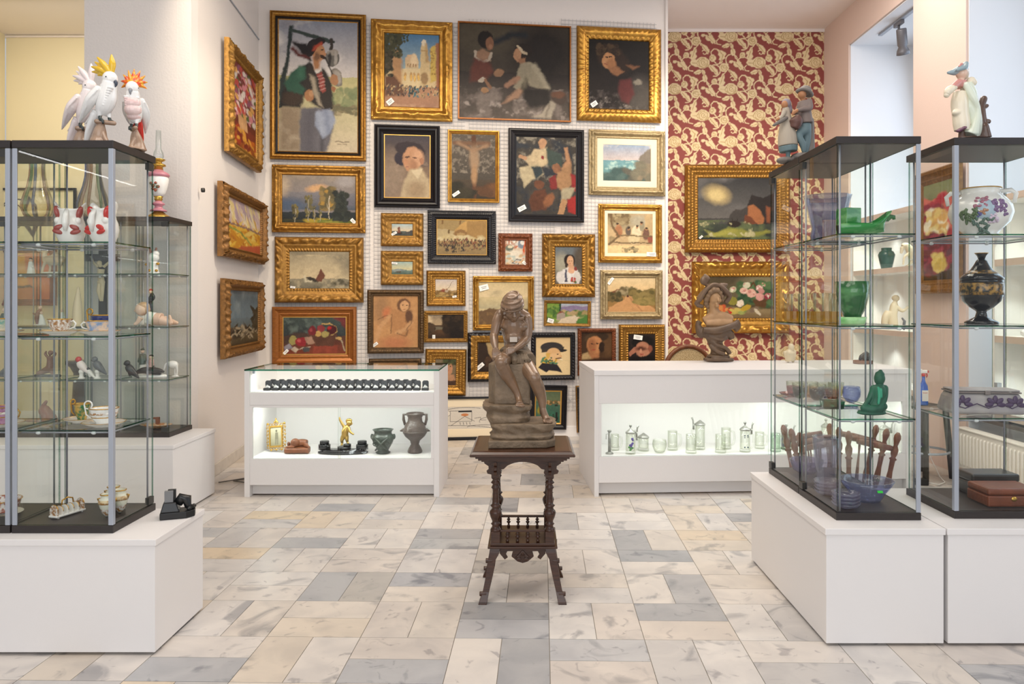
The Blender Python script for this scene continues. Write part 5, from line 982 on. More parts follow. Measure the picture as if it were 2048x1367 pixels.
# ------------------------------------------------------------------ carved side table
def side_table():
    t = thing('carved_side_table', 'dark carved walnut side table standing alone on the marble floor', 'table', (-.024, 3.87, 0), 0)
    m = MB(); m.x = None
    def slab(b, w, d, z0, z1): return b.box(-w / 2, -d / 2, z0, w / 2, d / 2, z1)
    tw, td = .50, .47
    prof = [(.0, .718), (.004, .724), (.0, .731), (-.006, .737), (-.010, .741), (-.022, .745)]
    v = []; 
    for o, z in prof: v += [(-tw / 2 - o, -td / 2 - o, z), (tw / 2 + o, -td / 2 - o, z), (tw / 2 + o, td / 2 + o, z), (-tw / 2 - o, td / 2 + o, z)]
    f = [(i * 4 + k, i * 4 + (k + 1) % 4, i * 4 + 4 + (k + 1) % 4, i * 4 + 4 + k) for i in range(len(prof) - 1) for k in range(4)] + [(3, 2, 1, 0), tuple(range(len(v) - 4, len(v)))]
    MB().add(v, f, 0, False).build('tabletop', m_walnut, t, bevel=.0015)
    m = MB(); slab(m, .455, .425, .706, .7175); slab(m, .43, .40, .695, .706); slab(m, .40, .37, .686, .695); m.build('cornice', m_walnut, t, bevel=.002)
    lx, ly = .133, .128
    # arched aprons with scrolled ends, on all four sides
    def apron(length, rotz, off):
        a = length / 2; pts = [(-a - .06, .686), (-a - .055, .668), (-a - .035, .655), (-a - .034, .640), (-a - .045, .632), (-a - .04, .618), (-a - .022, .614), (-a, .60), (-a + .022, .612), (-a + .03, .622), (-a + .022, .636), (-a + .036, .64)]
        pts += [(-a + .04 + (2 * a - .08) * k / 10 * 1.0, .64 + .036 * math.sin(math.pi * k / 10) ** .6) for k in range(11)]
        pts += [(-x, z) for x, z in pts[:12]][::-1]
        b = MB(); b.prism(pts, -.008, .008); return b
    for rz, ln, off in ((0, 2 * lx, ly), (180, 2 * lx, ly), (90, 2 * ly, lx), (270, 2 * ly, lx)):
        o = apron(ln, rz, off).build('apron', m_walnut, t, bevel=.002); o.rotation_euler = (0, 0, R(rz)); q = Matrix.Rotation(R(rz), 3, 'Z') @ Vector((0, -off, 0)); o.location = q
    for sx in (-1, 1):
        for sy in (-1, 1):
            c = (sx * lx, sy * ly, 0)
            pr = [(.019, .60), (.021, .596), (.014, .588), (.019, .58), (.024, .574), (.014, .566), (.018, .556), (.022, .55), (.016, .542), (.0145, .53), (.0165, .48), (.018, .468), (.027, .462), (.018, .452), (.02, .444), (.028, .436), (.031, .425), (.026, .405), (.018, .388), (.017, .378), (.024, .372), (.017, .364), (.02, .352), (.026, .345), (.027, .337)]
            m = MB(); m.lathe(pr[::-1], 20, c); m.box(c[0] - .02, c[1] - .02, .60, c[0] + .02, c[1] + .02, .69)
            for z in (.675, .655, .635, .618): m.cbox((c[0], c[1] - .0215, z), (.017, .008, .013))
            m.build('turned_column', m_walnut, t)
            # splayed leg with scrolls
            dx, dy = sx * .055, sy * .05; m = MB()
            m.box(c[0] - .022, c[1] - .022, .262, c[0] + .022, c[1] + .022, .338)
            def P_(k, z): return Vector((c[0] + dx * k + sx * .0, c[1] + dy * k, z))
            path = [(0, .265, .024), (.10, .235, .0245), (.3, .205, .019), (.36, .18, .019), (.60, .11, .0165), (.82, .055, .0155), (.95, .030, .018), (1.05, .012, .020), (1.1, .0, .020)]
            vs = []
            for k, z, r in path: p = P_(k, z); vs += [(p.x - r, p.y - r, z), (p.x + r, p.y - r, z), (p.x + r, p.y + r, z), (p.x - r, p.y + r, z)]
            n = len(path); m.add(vs, [(i * 4 + k, i * 4 + (k + 1) % 4, i * 4 + 4 + (k + 1) % 4, i * 4 + 4 + k) for i in range(n - 1) for k in range(4)] + [(3, 2, 1, 0), tuple(range(n * 4 - 4, n * 4))], 0, False)
            for k, z, r in ((.48, .197, .012), (1.0, .045, .011)): p = P_(k, z); p.x += sx * .004; m.lathe([(r, -.017), (r, .017)], 14, p, rot=rotm('Y', 90))
            m.build('splayed_leg', m_walnut, t, bevel=.0015)
    m = MB(); slab(m, 2 * lx + .05, 2 * ly + .05, .268, .282); slab(m, 2 * lx + .075, 2 * ly + .075, .258, .268); m.build('lower_shelf', m_walnut, t, bevel=.002)
    for rz, ln, off in ((0, lx, ly), (180, lx, ly), (90, ly, lx), (270, ly, lx)):
        g = MB(); g.box(-ln + .02, -.009, .332, ln - .02, .009, .342)
        o = g.build('gallery_rail', m_walnut, t, bevel=.002); o.location = Matrix.Rotation(R(rz), 3, 'Z') @ Vector((0, -off, 0)); o.rotation_euler = (0, 0, R(rz))
        for k in range(4):
            s = MB().lathe([(.007, .2825), (.009, .288), (.004, .294), (.0055, .300), (.0115, .307), (.0055, .3135), (.0055, .316), (.0105, .320), (.0045, .327), (.006, .332)], 14, (-.075 + k * .05, 0, 0)).build('spindle', m_walnut, o)
        pts = [(-ln + .02, .2575), (ln - .02, .2575), (ln - .02, .225), (ln - .045, .195), (ln - .06, .205), (ln - .05, .22), (ln - .058, .236), (ln - .085, .236), (.055, .21), (.025, .185), (0, .178), (-.025, .185), (-.055, .21), (-ln + .085, .236), (-ln + .058, .236), (-ln + .05, .22), (-ln + .06, .205), (-ln + .045, .195), (-ln + .02, .225)]
        a = MB(); a.prism(pts, -.007, .007)
        for k in range(7):
            an = R(90 + (k - 3) * 24); a.ell((math.cos(an) * .022, -.008, .203 + math.sin(an) * .024), (.006, .004, .016), rotm('Y', -(k - 3) * 24 * -1))
        for s in (-1, 1): a.lathe([(.011, -.004), (.011, .004)], 14, (s * .018, -.008, .197), rot=rotm('X', 90))
        q = a.build('lower_apron', m_walnut, t, bevel=.0012); q.location = Matrix.Rotation(R(rz), 3, 'Z') @ Vector((0, -off + .004, 0)); q.rotation_euler = (0, 0, R(rz))
    return t
side_table()
# ------------------------------------------------------------------ seated boy statue
def statue():
    t = thing('seated_boy_statue', 'bronze statue of a seated boy in a headscarf on the walnut table', 'statue', (-.021, 3.87, .7455), 0)
    S = 4.02 * 393
    def p(cx, cy, y=0): return Vector(((920 + cx / 4.02 - 1046) / 393 - .002, y, (886 - 560 - cy / 4.02) / 393))
    r = lambda k: k / S
    b = MB()
    def tb(pts, rad, seg=18):
        q = spline([(*p(*(tuple(c) + (0,))[:3]), r(k)) for c, k in zip(pts, rad)], 5); b.tube([v[:3] for v in q], [v[3] for v in q], seg); b.ell(q[-1][:3], q[-1][3]); b.ell(q[0][:3], q[0][3])
    el = lambda c, rr, rot=None: b.ell(p(*c), [r(k) for k in rr], rot, 18, 12)
    # torso, shoulders, neck
    tb([(435, 600, .06), (435, 540, .05), (432, 470, .035), (432, 400, .02), (432, 335, .015), (435, 290, .018)], [92, 84, 86, 104, 100, 40], 20)
    el((396, 375, -.012), (66, 50, 44)); el((482, 380, -.012), (66, 50, 44)); el((432, 470, -.015), (74, 60, 60)); el((436, 545, -.01), (76, 62, 60))
    tb([(345, 275, .02), (432, 262, .02), (525, 300, .02)], [50, 58, 48]); tb([(432, 285, .015), (436, 225, -.015)], [50, 46])
    el((322, 282, .01), (40, 46, 46)); el((538, 318, .01), (38, 46, 44)); tb([(360, 300, -.03), (425, 318, -.045)], [12, 10]); tb([(505, 310, -.03), (445, 320, -.045)], [12, 10])
    # head (bowed) with face
    hc = p(425, 222, -.05); hr = rotm('X', 28) @ rotm('Z', 10)
    def H(x, y, z): return hc + hr @ Vector((r(x), r(y), r(z)))
    def he(c, rr): b.ell(H(*c), [r(k) for k in rr], hr, 18, 12)
    he((0, 10, 20), (76, 88, 86)); he((0, -14, -40), (60, 62, 62)); he((0, -46, -84), (26, 22, 20)); he((-36, -38, -40), (24, 22, 26)); he((36, -38, -40), (24, 22, 26))
    b.tube([H(0, -72, -2), H(0, -84, -26), H(0, -92, -42)], [r(10), r(12), r(15)], 10); he((-10, -80, -44), (9, 9, 8)); he((10, -80, -44), (9, 9, 8))
    he((-28, -66, 4), (22, 12, 9)); he((28, -66, 4), (22, 12, 9)); he((-28, -66, -16), (14, 10, 9)); he((28, -66, -16), (14, 10, 9)); he((0, -74, -62), (20, 9, 6)); he((0, -72, -72), (17, 9, 7))
    he((-74, 8, -14), (9, 16, 22)); he((76, 8, -14), (9, 16, 22))
    for k in range(6): b.tube([H(-60 + k * 22, -60 + abs(k - 2.5) * 5, 34), H(-64 + k * 22, -78 + abs(k - 2.5) * 6, 16), H(-70 + k * 21, -72 + abs(k - 2.5) * 6, 2 + (k % 2) * 8)], [r(12), r(9), r(4)], 8)
    # arms
    tb([(320, 282, .01), (298, 340, -.005), (282, 420, -.02), (274, 446, -.025)], [43, 42, 36, 33]); tb([(274, 446, -.025), (280, 490, -.05), (292, 545, -.085)], [34, 33, 21]); 
    tb([(540, 318, .01), (546, 390, .0), (540, 470, -.01)], [42, 40, 34]); tb([(540, 470, -.01), (505, 505, -.045), (440, 552, -.085)], [35, 34, 20])
    # hands: palm, four fingers, thumb
    def hand(w, d, side, L_=1.0, curl=1.0):
        w = Vector(w); d = Vector(d).normalized(); side = Vector(side).normalized(); nrm = d.cross(side).normalized()
        if nrm.y > 0: nrm = -nrm
        k = L_ / S * 1.0
        for q in range(5):
            o = side * (q - 2) * 9 * k; b.tube([w + o * .6, w + d * 26 * k + o, w + d * 46 * k + o], [12 * k, 13 * k, 11 * k], 8)
        for q, ln in enumerate((40, 48, 44, 34)):
            o = side * (q - 1.5) * 13.5 * k; a = w + d * 44 * k + o
            b.tube([a, a + d * ln * .45 * k + nrm * 5 * k, a + d * ln * .8 * k - nrm * 8 * k * curl, a + d * ln * .95 * k - nrm * 20 * k * curl], [8.5 * k, 8 * k, 7 * k, 5.5 * k], 8)
        return w, d, side, nrm, k
    w, d, s_, n_, k = hand(p(292, 548, -.09), (.05, -.35, -1), (1, 0, .05), 1.1)
    b.tube([w + d * 12 * k + s_ * 16 * k, w + d * 34 * k + s_ * 34 * k, w + d * 60 * k + s_ * 40 * k], [10 * k, 9 * k, 6.5 * k], 8)
    w, d, s_, n_, k = hand(p(438, 553, -.088), (-1, -.18, -.28), (.1, -.15, -1), 1.0, 1.3)
    b.tube([w + d * 12 * k - s_ * 16 * k, w + d * 40 * k - s_ * 26 * k, w + d * 64 * k - s_ * 16 * k], [10 * k, 9 * k, 6.5 * k], 8)
    # legs and feet
    tb([(400, 625, .04), (368, 630, -.04), (338, 645, -.115)], [72, 66, 55]); el((336, 650, -.125), (52, 44, 50)); el((340, 680, -.125), (40, 34, 40))
    tb([(340, 665, -.115), (372, 735, -.095), (410, 800, -.08), (452, 880, -.075), (470, 930, -.075)], [54, 52, 44, 30, 27]); el((385, 760, -.07), (44, 44, 60))
    tb([(470, 628, .04), (530, 690, -.03), (592, 768, -.10)], [80, 70, 54]); el((600, 776, -.108), (48, 42, 48)); el((606, 805, -.106), (38, 34, 40))
    tb([(600, 790, -.10), (630, 860, -.085), (655, 940, -.08), (662, 1010, -.085)], [50, 50, 38, 27]); el((628, 870, -.06), (42, 44, 66))
    def foot(a, h, toe, wd):
        a, h, toe = Vector(a), Vector(h), Vector(toe); d = (toe - h); sd = Vector((d.y, -d.x, 0)).normalized() if abs(d.y) + abs(d.x) > 1e-6 else Vector((1, 0, 0))
        b.tube([a, (a + h) / 2, h], [r(27), r(28), r(24)], 10); b.tube([h, h + d * .35 + Vector((0, 0, r(14))), h + d * .7 + Vector((0, 0, r(4)))], [r(24), r(28), r(30)], 12); b.tube([a, h + d * .55 + Vector((0, 0, r(6)))], [r(26), r(26)], 10)
        for q in range(5):
            o = sd * (q - 2) * r(wd * .42); e_ = toe + o + d * (-.05 * abs(q - 1)); b.tube([h + d * .62 + o * .8, h + d * .85 + o, e_], [r(14), r(13 - q), r(11 - q)], 8)
    foot(p(472, 930, -.075), p(474, 972, -.065), p(486, 990, -.135), 34); foot(p(662, 1015, -.085), p(664, 1060, -.075), p(708, 1126, -.125), 36)
    body = b.build('boy_figure', m_bronze, t, remesh=.0026, smooth=4)
    # headscarf
    c = MB(); c.ell(H(0, 14, 34), [r(k) for k in (84, 95, 82)], hr, 22, 14)
    for k in range(6):
        z = 14 + k * 17; q = [H(math.cos(a) * (88 - k * k * 1.6), 12 + math.sin(a) * (98 - k * k * 1.7), z + 12 * math.cos(a) + (6 if k % 2 else -4)) for a in [2 * math.pi * i / 24 for i in range(24)]]
        c.tube(q, r(8), 8, loop=True)
    c.tube([H(-50, 80, 10), H(-70, 105, -30), H(-62, 112, -60)], [r(22), r(16), r(8)], 8); c.build('headscarf', m_bronze, t, remesh=.0026, smooth=2)
    # loin cloth
    c = MB(); c.tube([p(432, 560, .05), p(440, 600, .05), p(450, 640, .04)], [r(100), r(112), r(100)], 20); c.tube([p(470, 590, .04), p(512, 640, -.0), p(548, 660, -.035)], [r(86), r(88), r(76)], 18); c.tube([p(420, 590, .04), p(380, 610, -.01), p(362, 618, -.03)], [r(80), r(80), r(70)], 18)
    c.tube([p(420, 560, -.05), p(440, 640, -.075), p(436, 715, -.06)], [r(24), r(26), r(12)], 10); c.tube([p(350, 560, -.03), p(440, 545, -.06), p(530, 575, -.03)], [r(12), r(14), r(12)], 10)
    for x, y in ((470, 655), (500, 668), (530, 662), (556, 640)): c.ell(p(x, y, -.06), (r(20), r(20), r(14)))
    for k in range(5): c.tube([p(452 + k * 20, 590, -.055), p(462 + k * 22, 630, -.072), p(466 + k * 22, 662, -.07)], [r(7), r(9), r(8)], 8)
    c.build('loin_cloth', m_stone, t, remesh=.003, smooth=2)
    # stone block, ledge, rock and slab
    def rock(name, top, bot, y0, y1, dent, seed, vox=.005, layers=5):
        """lumpy rock between two outlines in x: top/bot = (x0, x1, z)"""
        rg = random.Random(seed); m = MB(); n = 26; rows = []
        for k in range(layers + 1):
            f = k / layers; x0 = top[0] + (bot[0] - top[0]) * f; x1 = top[1] + (bot[1] - top[1]) * f; z = top[2] + (bot[2] - top[2]) * f
            xm, xh, ym, yh = (x0 + x1) / 2, (x1 - x0) / 2, (y0 + y1) / 2, (y1 - y0) / 2
            bul = 1 - dent * (0 if k in (0,) else .5 + .5 * math.sin(k * 2.3 + seed)) + (0 if k else 0)
            row = []
            for i in range(n):
                a = 2 * math.pi * i / n; e = 4.5; cc, ss = math.cos(a), math.sin(a); q = (abs(cc) ** e + abs(ss) ** e) ** (-1 / e)
                j = 1 + dent * (rg.random() - .5) * .7
                row.append((xm + xh * cc * q * bul * j, ym + yh * ss * q * bul * j, z + dent * .03 * math.sin(3 * a + k)))
            rows.append(row)
        m.add([v for rw in rows for v in rw], [(k * n + i, k * n + (i + 1) % n, (k + 1) * n + (i + 1) % n, (k + 1) * n + i) for k in range(layers) for i in range(n)] + [tuple(range(n)), tuple(range(len(rows) * n - 1, len(rows) * n - n - 1, -1))])
        return m.build(name, m_stone, t, remesh=vox, smooth=1, disp=(.006, .03))
    zz = lambda cy: p(0, cy).z
    xx = lambda cx: p(cx, 0).x
    k = MB(); k.prism([(xx(232), -.02), (xx(285), -.085), (xx(565), -.075), (xx(560), .11), (xx(250), .12)], zz(990), zz(668), plane='xy'); k.build('stone_block', m_stone, t, bevel=.008, disp=(.004, .05))
    rock('stone_ledge', (xx(185), xx(580), zz(985)), (xx(225), xx(560), zz(1150)), -.13, .12, .16, 3)
    rock('rock_base', (xx(250), xx(770), zz(1125)), (xx(240), xx(755), zz(1255)), -.155, .135, .10, 8)
    k = MB(); k.prism([(xx(240), -.165), (xx(690), -.15), (xx(760), -.10), (xx(760), .14), (xx(240), .14)], 0, zz(1250), plane='xy'); k.build('base_slab', m_stone, t, bevel=.006, disp=(.003, .04))
    g = MB(); g.cbox((0, 0, 0), (r(58), .0012, r(40))); o = g.build('price_sticker', mat('clear_sticker', 'b3a596', .25), t); o.location = p(432, 476, -.0585); o.rotation_euler = (R(-6), 0, 0)
statue()
# ------------------------------------------------------------------ small things: builders
def on(px, Z, z): return Vector((X(px, Z), Z, z + .001))
def figure(name, label, cat, loc, k, org, parts, vox=.0025, rz=0, group=None, smooth=2):
    """modelled figure; blobs in picture units (x right, y down, d away) about org, k metres per unit.
    't' = limb through (x, y, d, r) points, 'e' = ellipsoid (x, y, d, rx, rd, ry[, turn])"""
    t = thing(name, label, cat, loc, rz, group); made = []
    for pn, m, blobs in parts:
        b = MB(); made.append((b, pn, m, blobs))
        for q in blobs:
            if q[0] == 't':
                sp = spline(q[1]); b.tube([((x - org[0]) * k, d * k, (org[1] - y) * k) for x, y, d, r in sp], [abs(r) * k for *_, r in sp], 16)
                for x, y, d, r in (sp[0], sp[-1]):
                    if r * k < .02: b.ell(((x - org[0]) * k, d * k, (org[1] - y) * k), r * k, None, 12, 8)
            else:
                _, x, y, d, a, bb, c = q[:7]; b.ell(((x - org[0]) * k, d * k, (org[1] - y) * k), (a * k, bb * k, c * k), rotm('Y', q[7]) if len(q) > 7 else None, 16, 10)
    lo = min(v[2] for b, *_ in made for v in b.v)
    for b, pn, m, blobs in made:
        b.v = [(x, y, z - lo + (vox * .3 if len(blobs) > 1 else 0)) for x, y, z in b.v]
        b.build(pn, m, t, remesh=vox if len(blobs) > 1 else 0, smooth=smooth if len(blobs) > 1 else 0)
    return t
def hollow(prof, th=.004): return prof + [(max(r - th, .0005), z) for r, z in reversed(prof[1:])] + [(.0005, prof[0][1] + th)]
def vessel(name, label, cat, loc, prof, m, th=.004, seg=32, extra=(), group=None, fn=None, rz=0, sx=1, sy=1):
    t = thing(name, label, cat, loc, rz, group)
    MB().lathe(hollow(prof, th), seg, fn=fn, sx=sx, sy=sy).build('body', m, t)
    for pn, mm, b in extra: b.build(pn, mm, t)
    return t
def ring(r, z, w, h, fn=None, seg=32): return MB().lathe([(r - w, z), (r, z), (r + .0008, z + h / 2), (r, z + h), (r - w, z + h), (r - w, z)], seg, fn=fn, close=False)
def loopt(pts, rad, seg=8): return MB().tube(pts, rad, seg)
def arcp(cx, cz, r, a0, a1, n=10, y=0, rr=None): return [(cx + r * math.cos(R(a0 + (a1 - a0) * i / n)), y, cz + (rr or r) * math.sin(R(a0 + (a1 - a0) * i / n))) for i in range(n + 1)]
def pmat(n, c, rough=.2, **k): return mat(n, c, rough, coat=.3, **k)

# ------------------------------------------------------------------ cockatoos and lamp on the left cases
m_cw, m_cp, m_cpk = pmat('white_glaze', 'efeeec'), pmat('pale_pink_glaze', 'ecdad8', noise=('f3ecea', 20, .3)), pmat('pink_breast_glaze', 'e3b9b6', noise=('efdcd8', 14, .25))
m_yel, m_red, m_org = pmat('yellow_glaze', 'e3b82e'), pmat('red_glaze', 'c8281e'), pmat('orange_red_crest', 'd8401f', noise=('eeb52a', 60, .12))
m_beak, m_foot = pmat('slate_glaze', '3f4654'), pmat('dark_green_glaze', '2f3a3a')
m_stump = pmat('brown_stump_glaze', 'b79c86', noise=('8a6a52', 18, .25))
AT = PHL + 1.666
kc = 3.86e-4
def cockatoo(label, loc, rz, body, crest, breast=None, beak=None, tail=None, k=kc, front=False):
    o = (430, 1150)
    P_ = [('bird_body', body, [('e', 530, 375, 0, 85, 78, 88), ('e', 520, 420, 0, 78, 74, 80), ('t', [(525, 420, 0, 78), (505, 520, 0, 92), (490, 610, 0, 100), (450, 700, 0, 92), (410, 770, 0, 62)]),
           ('e', 505, 465, 0, 88, 86, 40), *[('e', 560 + 26 * math.cos(j * .8) - i * 13, 500 + i * 27, -66 + j * 26, 30, 24, 17) for i in range(8) for j in range(6)], ('t', [(440, 730, -38, 42), (425, 800, -40, 22)]), ('t', [(470, 740, 38, 38), (490, 805, 36, 20)])]),
          ('wing', body, [('t', [(440, 510, -84, 40), (370, 620, -96, 62), (290, 720, -84, 48), (200, 820, -56, 22), (155, 865, -40, 6)]), ('t', [(420, 560, -92, 30), (330, 700, -96, 34), (230, 800, -70, 16)]), *[('t', [(450 - j * 22, 560 + j * 26, -128, 11), (350 - j * 14, 680 + j * 24, -146 + j * 8, 11), (240 - j * 8, 800 + j * 14, -92 + j * 10, 7)]) for j in range(-1, 3)]]),
          ('wing', body, [('t', [(440, 510, 84, 40), (370, 620, 96, 62), (290, 720, 84, 48), (200, 820, 56, 22), (155, 865, 40, 6)]), ('t', [(420, 560, 92, 30), (330, 700, 96, 34), (230, 800, 70, 16)]), *[('t', [(450 - j * 22, 560 + j * 26, 128, 11), (350 - j * 14, 680 + j * 24, 146 - j * 8, 11), (240 - j * 8, 800 + j * 14, 92 - j * 10, 7)]) for j in range(-1, 3)]]),
          ('tail', tail or body, [('t', [(370, 740, 0, 62), (290, 880, 0, 46), (235, 1010, 0, 38), (205, 1120, 0, 18)]), ('t', [(340, 780, -26, 40), (255, 960, -22, 30), (215, 1090, -14, 14)]), ('t', [(340, 780, 26, 40), (262, 960, 24, 30), (222, 1080, 14, 12)])]),
          ('tree_stump', m_stump, [('t', [(420, 875, 0, 30), (400, 950, 0, 62), (380, 1050, 10, 88), (380, 1120, 10, 118)]), ('t', [(395, 868, -48, 28), (545, 876, 44, 26)]), ('e', 420, 1128, 0, 150, 120, 24), ('t', [(430, 980, 0, 30), (500, 1090, -20, 26), (545, 1130, -20, 22)]), ('t', [(330, 1000, 30, 40), (270, 1120, 40, 30)])]),
          ('foot', m_foot, [('t', [(428, 800, -40, 18), (440, 845, -44, 20), (470, 855, -52, 16), (480, 885, -52, 12)]), ('t', [(440, 845, -36, 16), (466, 862, -30, 14), (462, 890, -30, 11)])]),
          ('foot', m_foot, [('t', [(488, 805, 36, 18), (500, 848, 38, 20), (530, 858, 44, 16), (538, 890, 44, 12)]), ('t', [(500, 848, 30, 16), (522, 866, 26, 14), (520, 892, 26, 11)])]),
          ('beak', beak or m_beak, [('t', [(575, 405, 0, 26), (606, 420, 0, 24), (612, 450, 0, 14), (598, 475, 0, 6)]), ('t', [(575, 440, 0, 20), (590, 462, 0, 12)])]),
          ('eye', m_foot, [('e', 540, 372, -74, 9, 6, 9)]), ('eye', m_foot, [('e', 540, 372, 74, 9, 6, 9)])]
    if front:
        ft = [((500 + 40 * math.cos(a), 300 - 30 * math.sin(a) * 1), a) for a in [R(x) for x in (-20, 8, 36, 64, 90, 116, 144, 172, 200)]]
        cb = [('t', [(505, 330 - 40 * max(0, math.sin(a)), 50 * math.cos(a), 22), (480, 300 - 100 * max(-.3, math.sin(a)), 105 * math.cos(a), 22), (460, 300 - 185 * max(-.3, math.sin(a)), 160 * math.cos(a), 6)]) for _, a in ft] + [('e', 500, 300, 0, 40, 60, 55)]
    else:
        cb = [('t', [(555 - i * 20, 300 + i * 4, dd, 26), ((555 - i * 20 + tx) / 2 + 8, (300 + ty) / 2, dd, 37 - i * 1.5), (tx, ty, dd, 10)]) for i, (tx, ty, dd) in enumerate(((550, 105, 0), (380, 128, -18), (320, 168, 14), (300, 228, -16), (282, 276, 14), (372, 326, 0)))]
    P_.append(('crest', crest, cb))
    if breast: P_.append(('breast', breast, [('e', 522, 560, 0, 92, 98, 90), ('e', 505, 640, 0, 100, 104, 90), ('e', 470, 715, 0, 80, 86, 60)] + [('e', 560 + 34 * math.cos(j * .9) - i * 9, 520 + i * 26, -60 + j * 24, 26, 20, 16) for i in range(6) for j in range(6)]))
    return figure('porcelain_cockatoo', label, 'porcelain bird', loc, k, o, P_, .0022, rz, 'porcelain cockatoos')
cockatoo('white porcelain cockatoo with a yellow crest, turned to the right', on(205, 3.37, AT), R(-12), m_cw, m_yel)
cockatoo('pale pink porcelain cockatoo half hidden behind the white one', on(166, 3.50, AT), R(-16), m_cp, m_cp, k=kc * 1.0)
cockatoo('pink-breasted porcelain cockatoo with a red and yellow crest', on(270, 3.47, AT), R(-80), m_cw, m_org, m_cpk, pmat('grey_beak', '8d9095'), m_red, k=kc * .93, front=True)
def oil_lamp():
    q = 1 / 271; t = thing('oil_lamp', 'tall porcelain oil lamp with a glass chimney on the back case', 'oil lamp', on(317, 5.60, BZ + 1.575))
    L = lambda pr: [(r * q, z * q) for r, z in pr]
    m_pk = pmat('rose_pink_porcelain', 'c07f8c'); b = MB().lathe(L([(20, 0), (23, 2), (20, 6), (14, 10), (9, 14), (8, 16)]), 24, fn=lambda a, z: 1 + .05 * math.sin(8 * a)); b.build('brass_foot', m_brass, t)
    MB().lathe(L([(16, 15), (15, 18), (8, 21), (7, 26), (12, 29), (12, 31), (7, 34), (6, 37)]), 24).build('pink_stem', m_pk, t)
    MB().lathe(L([(6, 36), (8, 39), (7, 42), (9, 45)]), 24).build('brass_collar', m_brass, t)
    MB().lathe(L([(8, 44), (13, 52), (17, 66), (19, 78), (18, 84)]), 28).build('porcelain_font', m_porc, t)
    MB().lathe(L([(18, 83), (21, 86), (21, 89), (17, 93), (10, 96), (9, 98)]), 28).build('pink_shoulder', m_pk, t)
    f = MB(); rg = random.Random(3)
    for _ in range(9): f.ell(((rg.uniform(-7, 8)) * q, -17.2 * q, (62 + rg.uniform(-8, 10)) * q), (3 * q, 1.6 * q, 3 * q))
    f.build('painted_roses', pmat('rose_red_enamel', 'a8452f', noise=('3f6a4a', 60, .1)), t)
    MB().lathe(L([(9, 97), (8, 104), (14, 106), (13, 109), (7, 111), (6, 114), (12, 117), (13, 119), (6, 121)]), 24).build('burner', m_brass, t)
    MB().lathe(L([(7, 119), (10, 124), (9, 132), (5.5, 140), (5, 177), (4.6, 177), (5, 140), (8.6, 132), (9.6, 124), (6.6, 119)]), 20, close=False).build('glass_chimney', glass('chimney_glass', 'fdfefe', 1.3, face='e6ecea'), t)
oil_lamp()

# ------------------------------------------------------------------ cups, jugs and glass in the left cases
def jug(label, loc, red, rz):
    t = thing('porcelain_jug', label, 'jug', loc, rz, 'white and red porcelain jugs')
    pr = [(.040, 0), (.044, .006), (.055, .03), (.061, .06), (.057, .09), (.050, .108), (.048, .12), (.053, .142), (.058, .150)]
    b = MB().lathe(hollow(pr, .004), 40)
    for i, (x, y, z) in enumerate(b.v):
        if z > .105: a = math.atan2(y, x); e = max(0, math.cos(a)) ** 6 + max(0, -math.cos(a)) ** 6; f = (z - .105) / .045; b.v[i] = (x * (1 + .1 * e * f), y * (1 - .1 * f), z + .034 * e * f)
    b.build('body', m_porc, t)
    for s in (-1, 1):
        MB().ell((s * .03, -.053, .068), (.022, .008, .011), rotm('Y', s * 20)).build('red_patch', red, t); MB().ell((s * .033, -.051, .048), (.024, .008, .011), rotm('Y', s * -14)).build('red_patch', red, t)
        MB().ell((s * .044, -.026, .135), (.013, .018, .030), rotm('Y', s * 14)).build('red_ear', red, t); MB().ell((s * .040, -.034, .098), (.014, .014, .016)).build('cheek', m_porc, t)
    MB().tube([(0, -.05, .145), (0, -.066, .12), (0, -.070, .085), (0, -.066, .05)], [.008, .012, .014, .006], 10).build('nose_spout', m_porc, t)
    return t
jug('white porcelain jug with dull brick red patches, left of the pair', on(141, 3.37, SA[0]), pmat('brick_red_glaze', '9c3f36'), R(14))
jug('white porcelain jug with bright red patches beside the case corner post', on(208, 3.37, SA[0]), m_red, R(-16))
m_sauc = m_porc
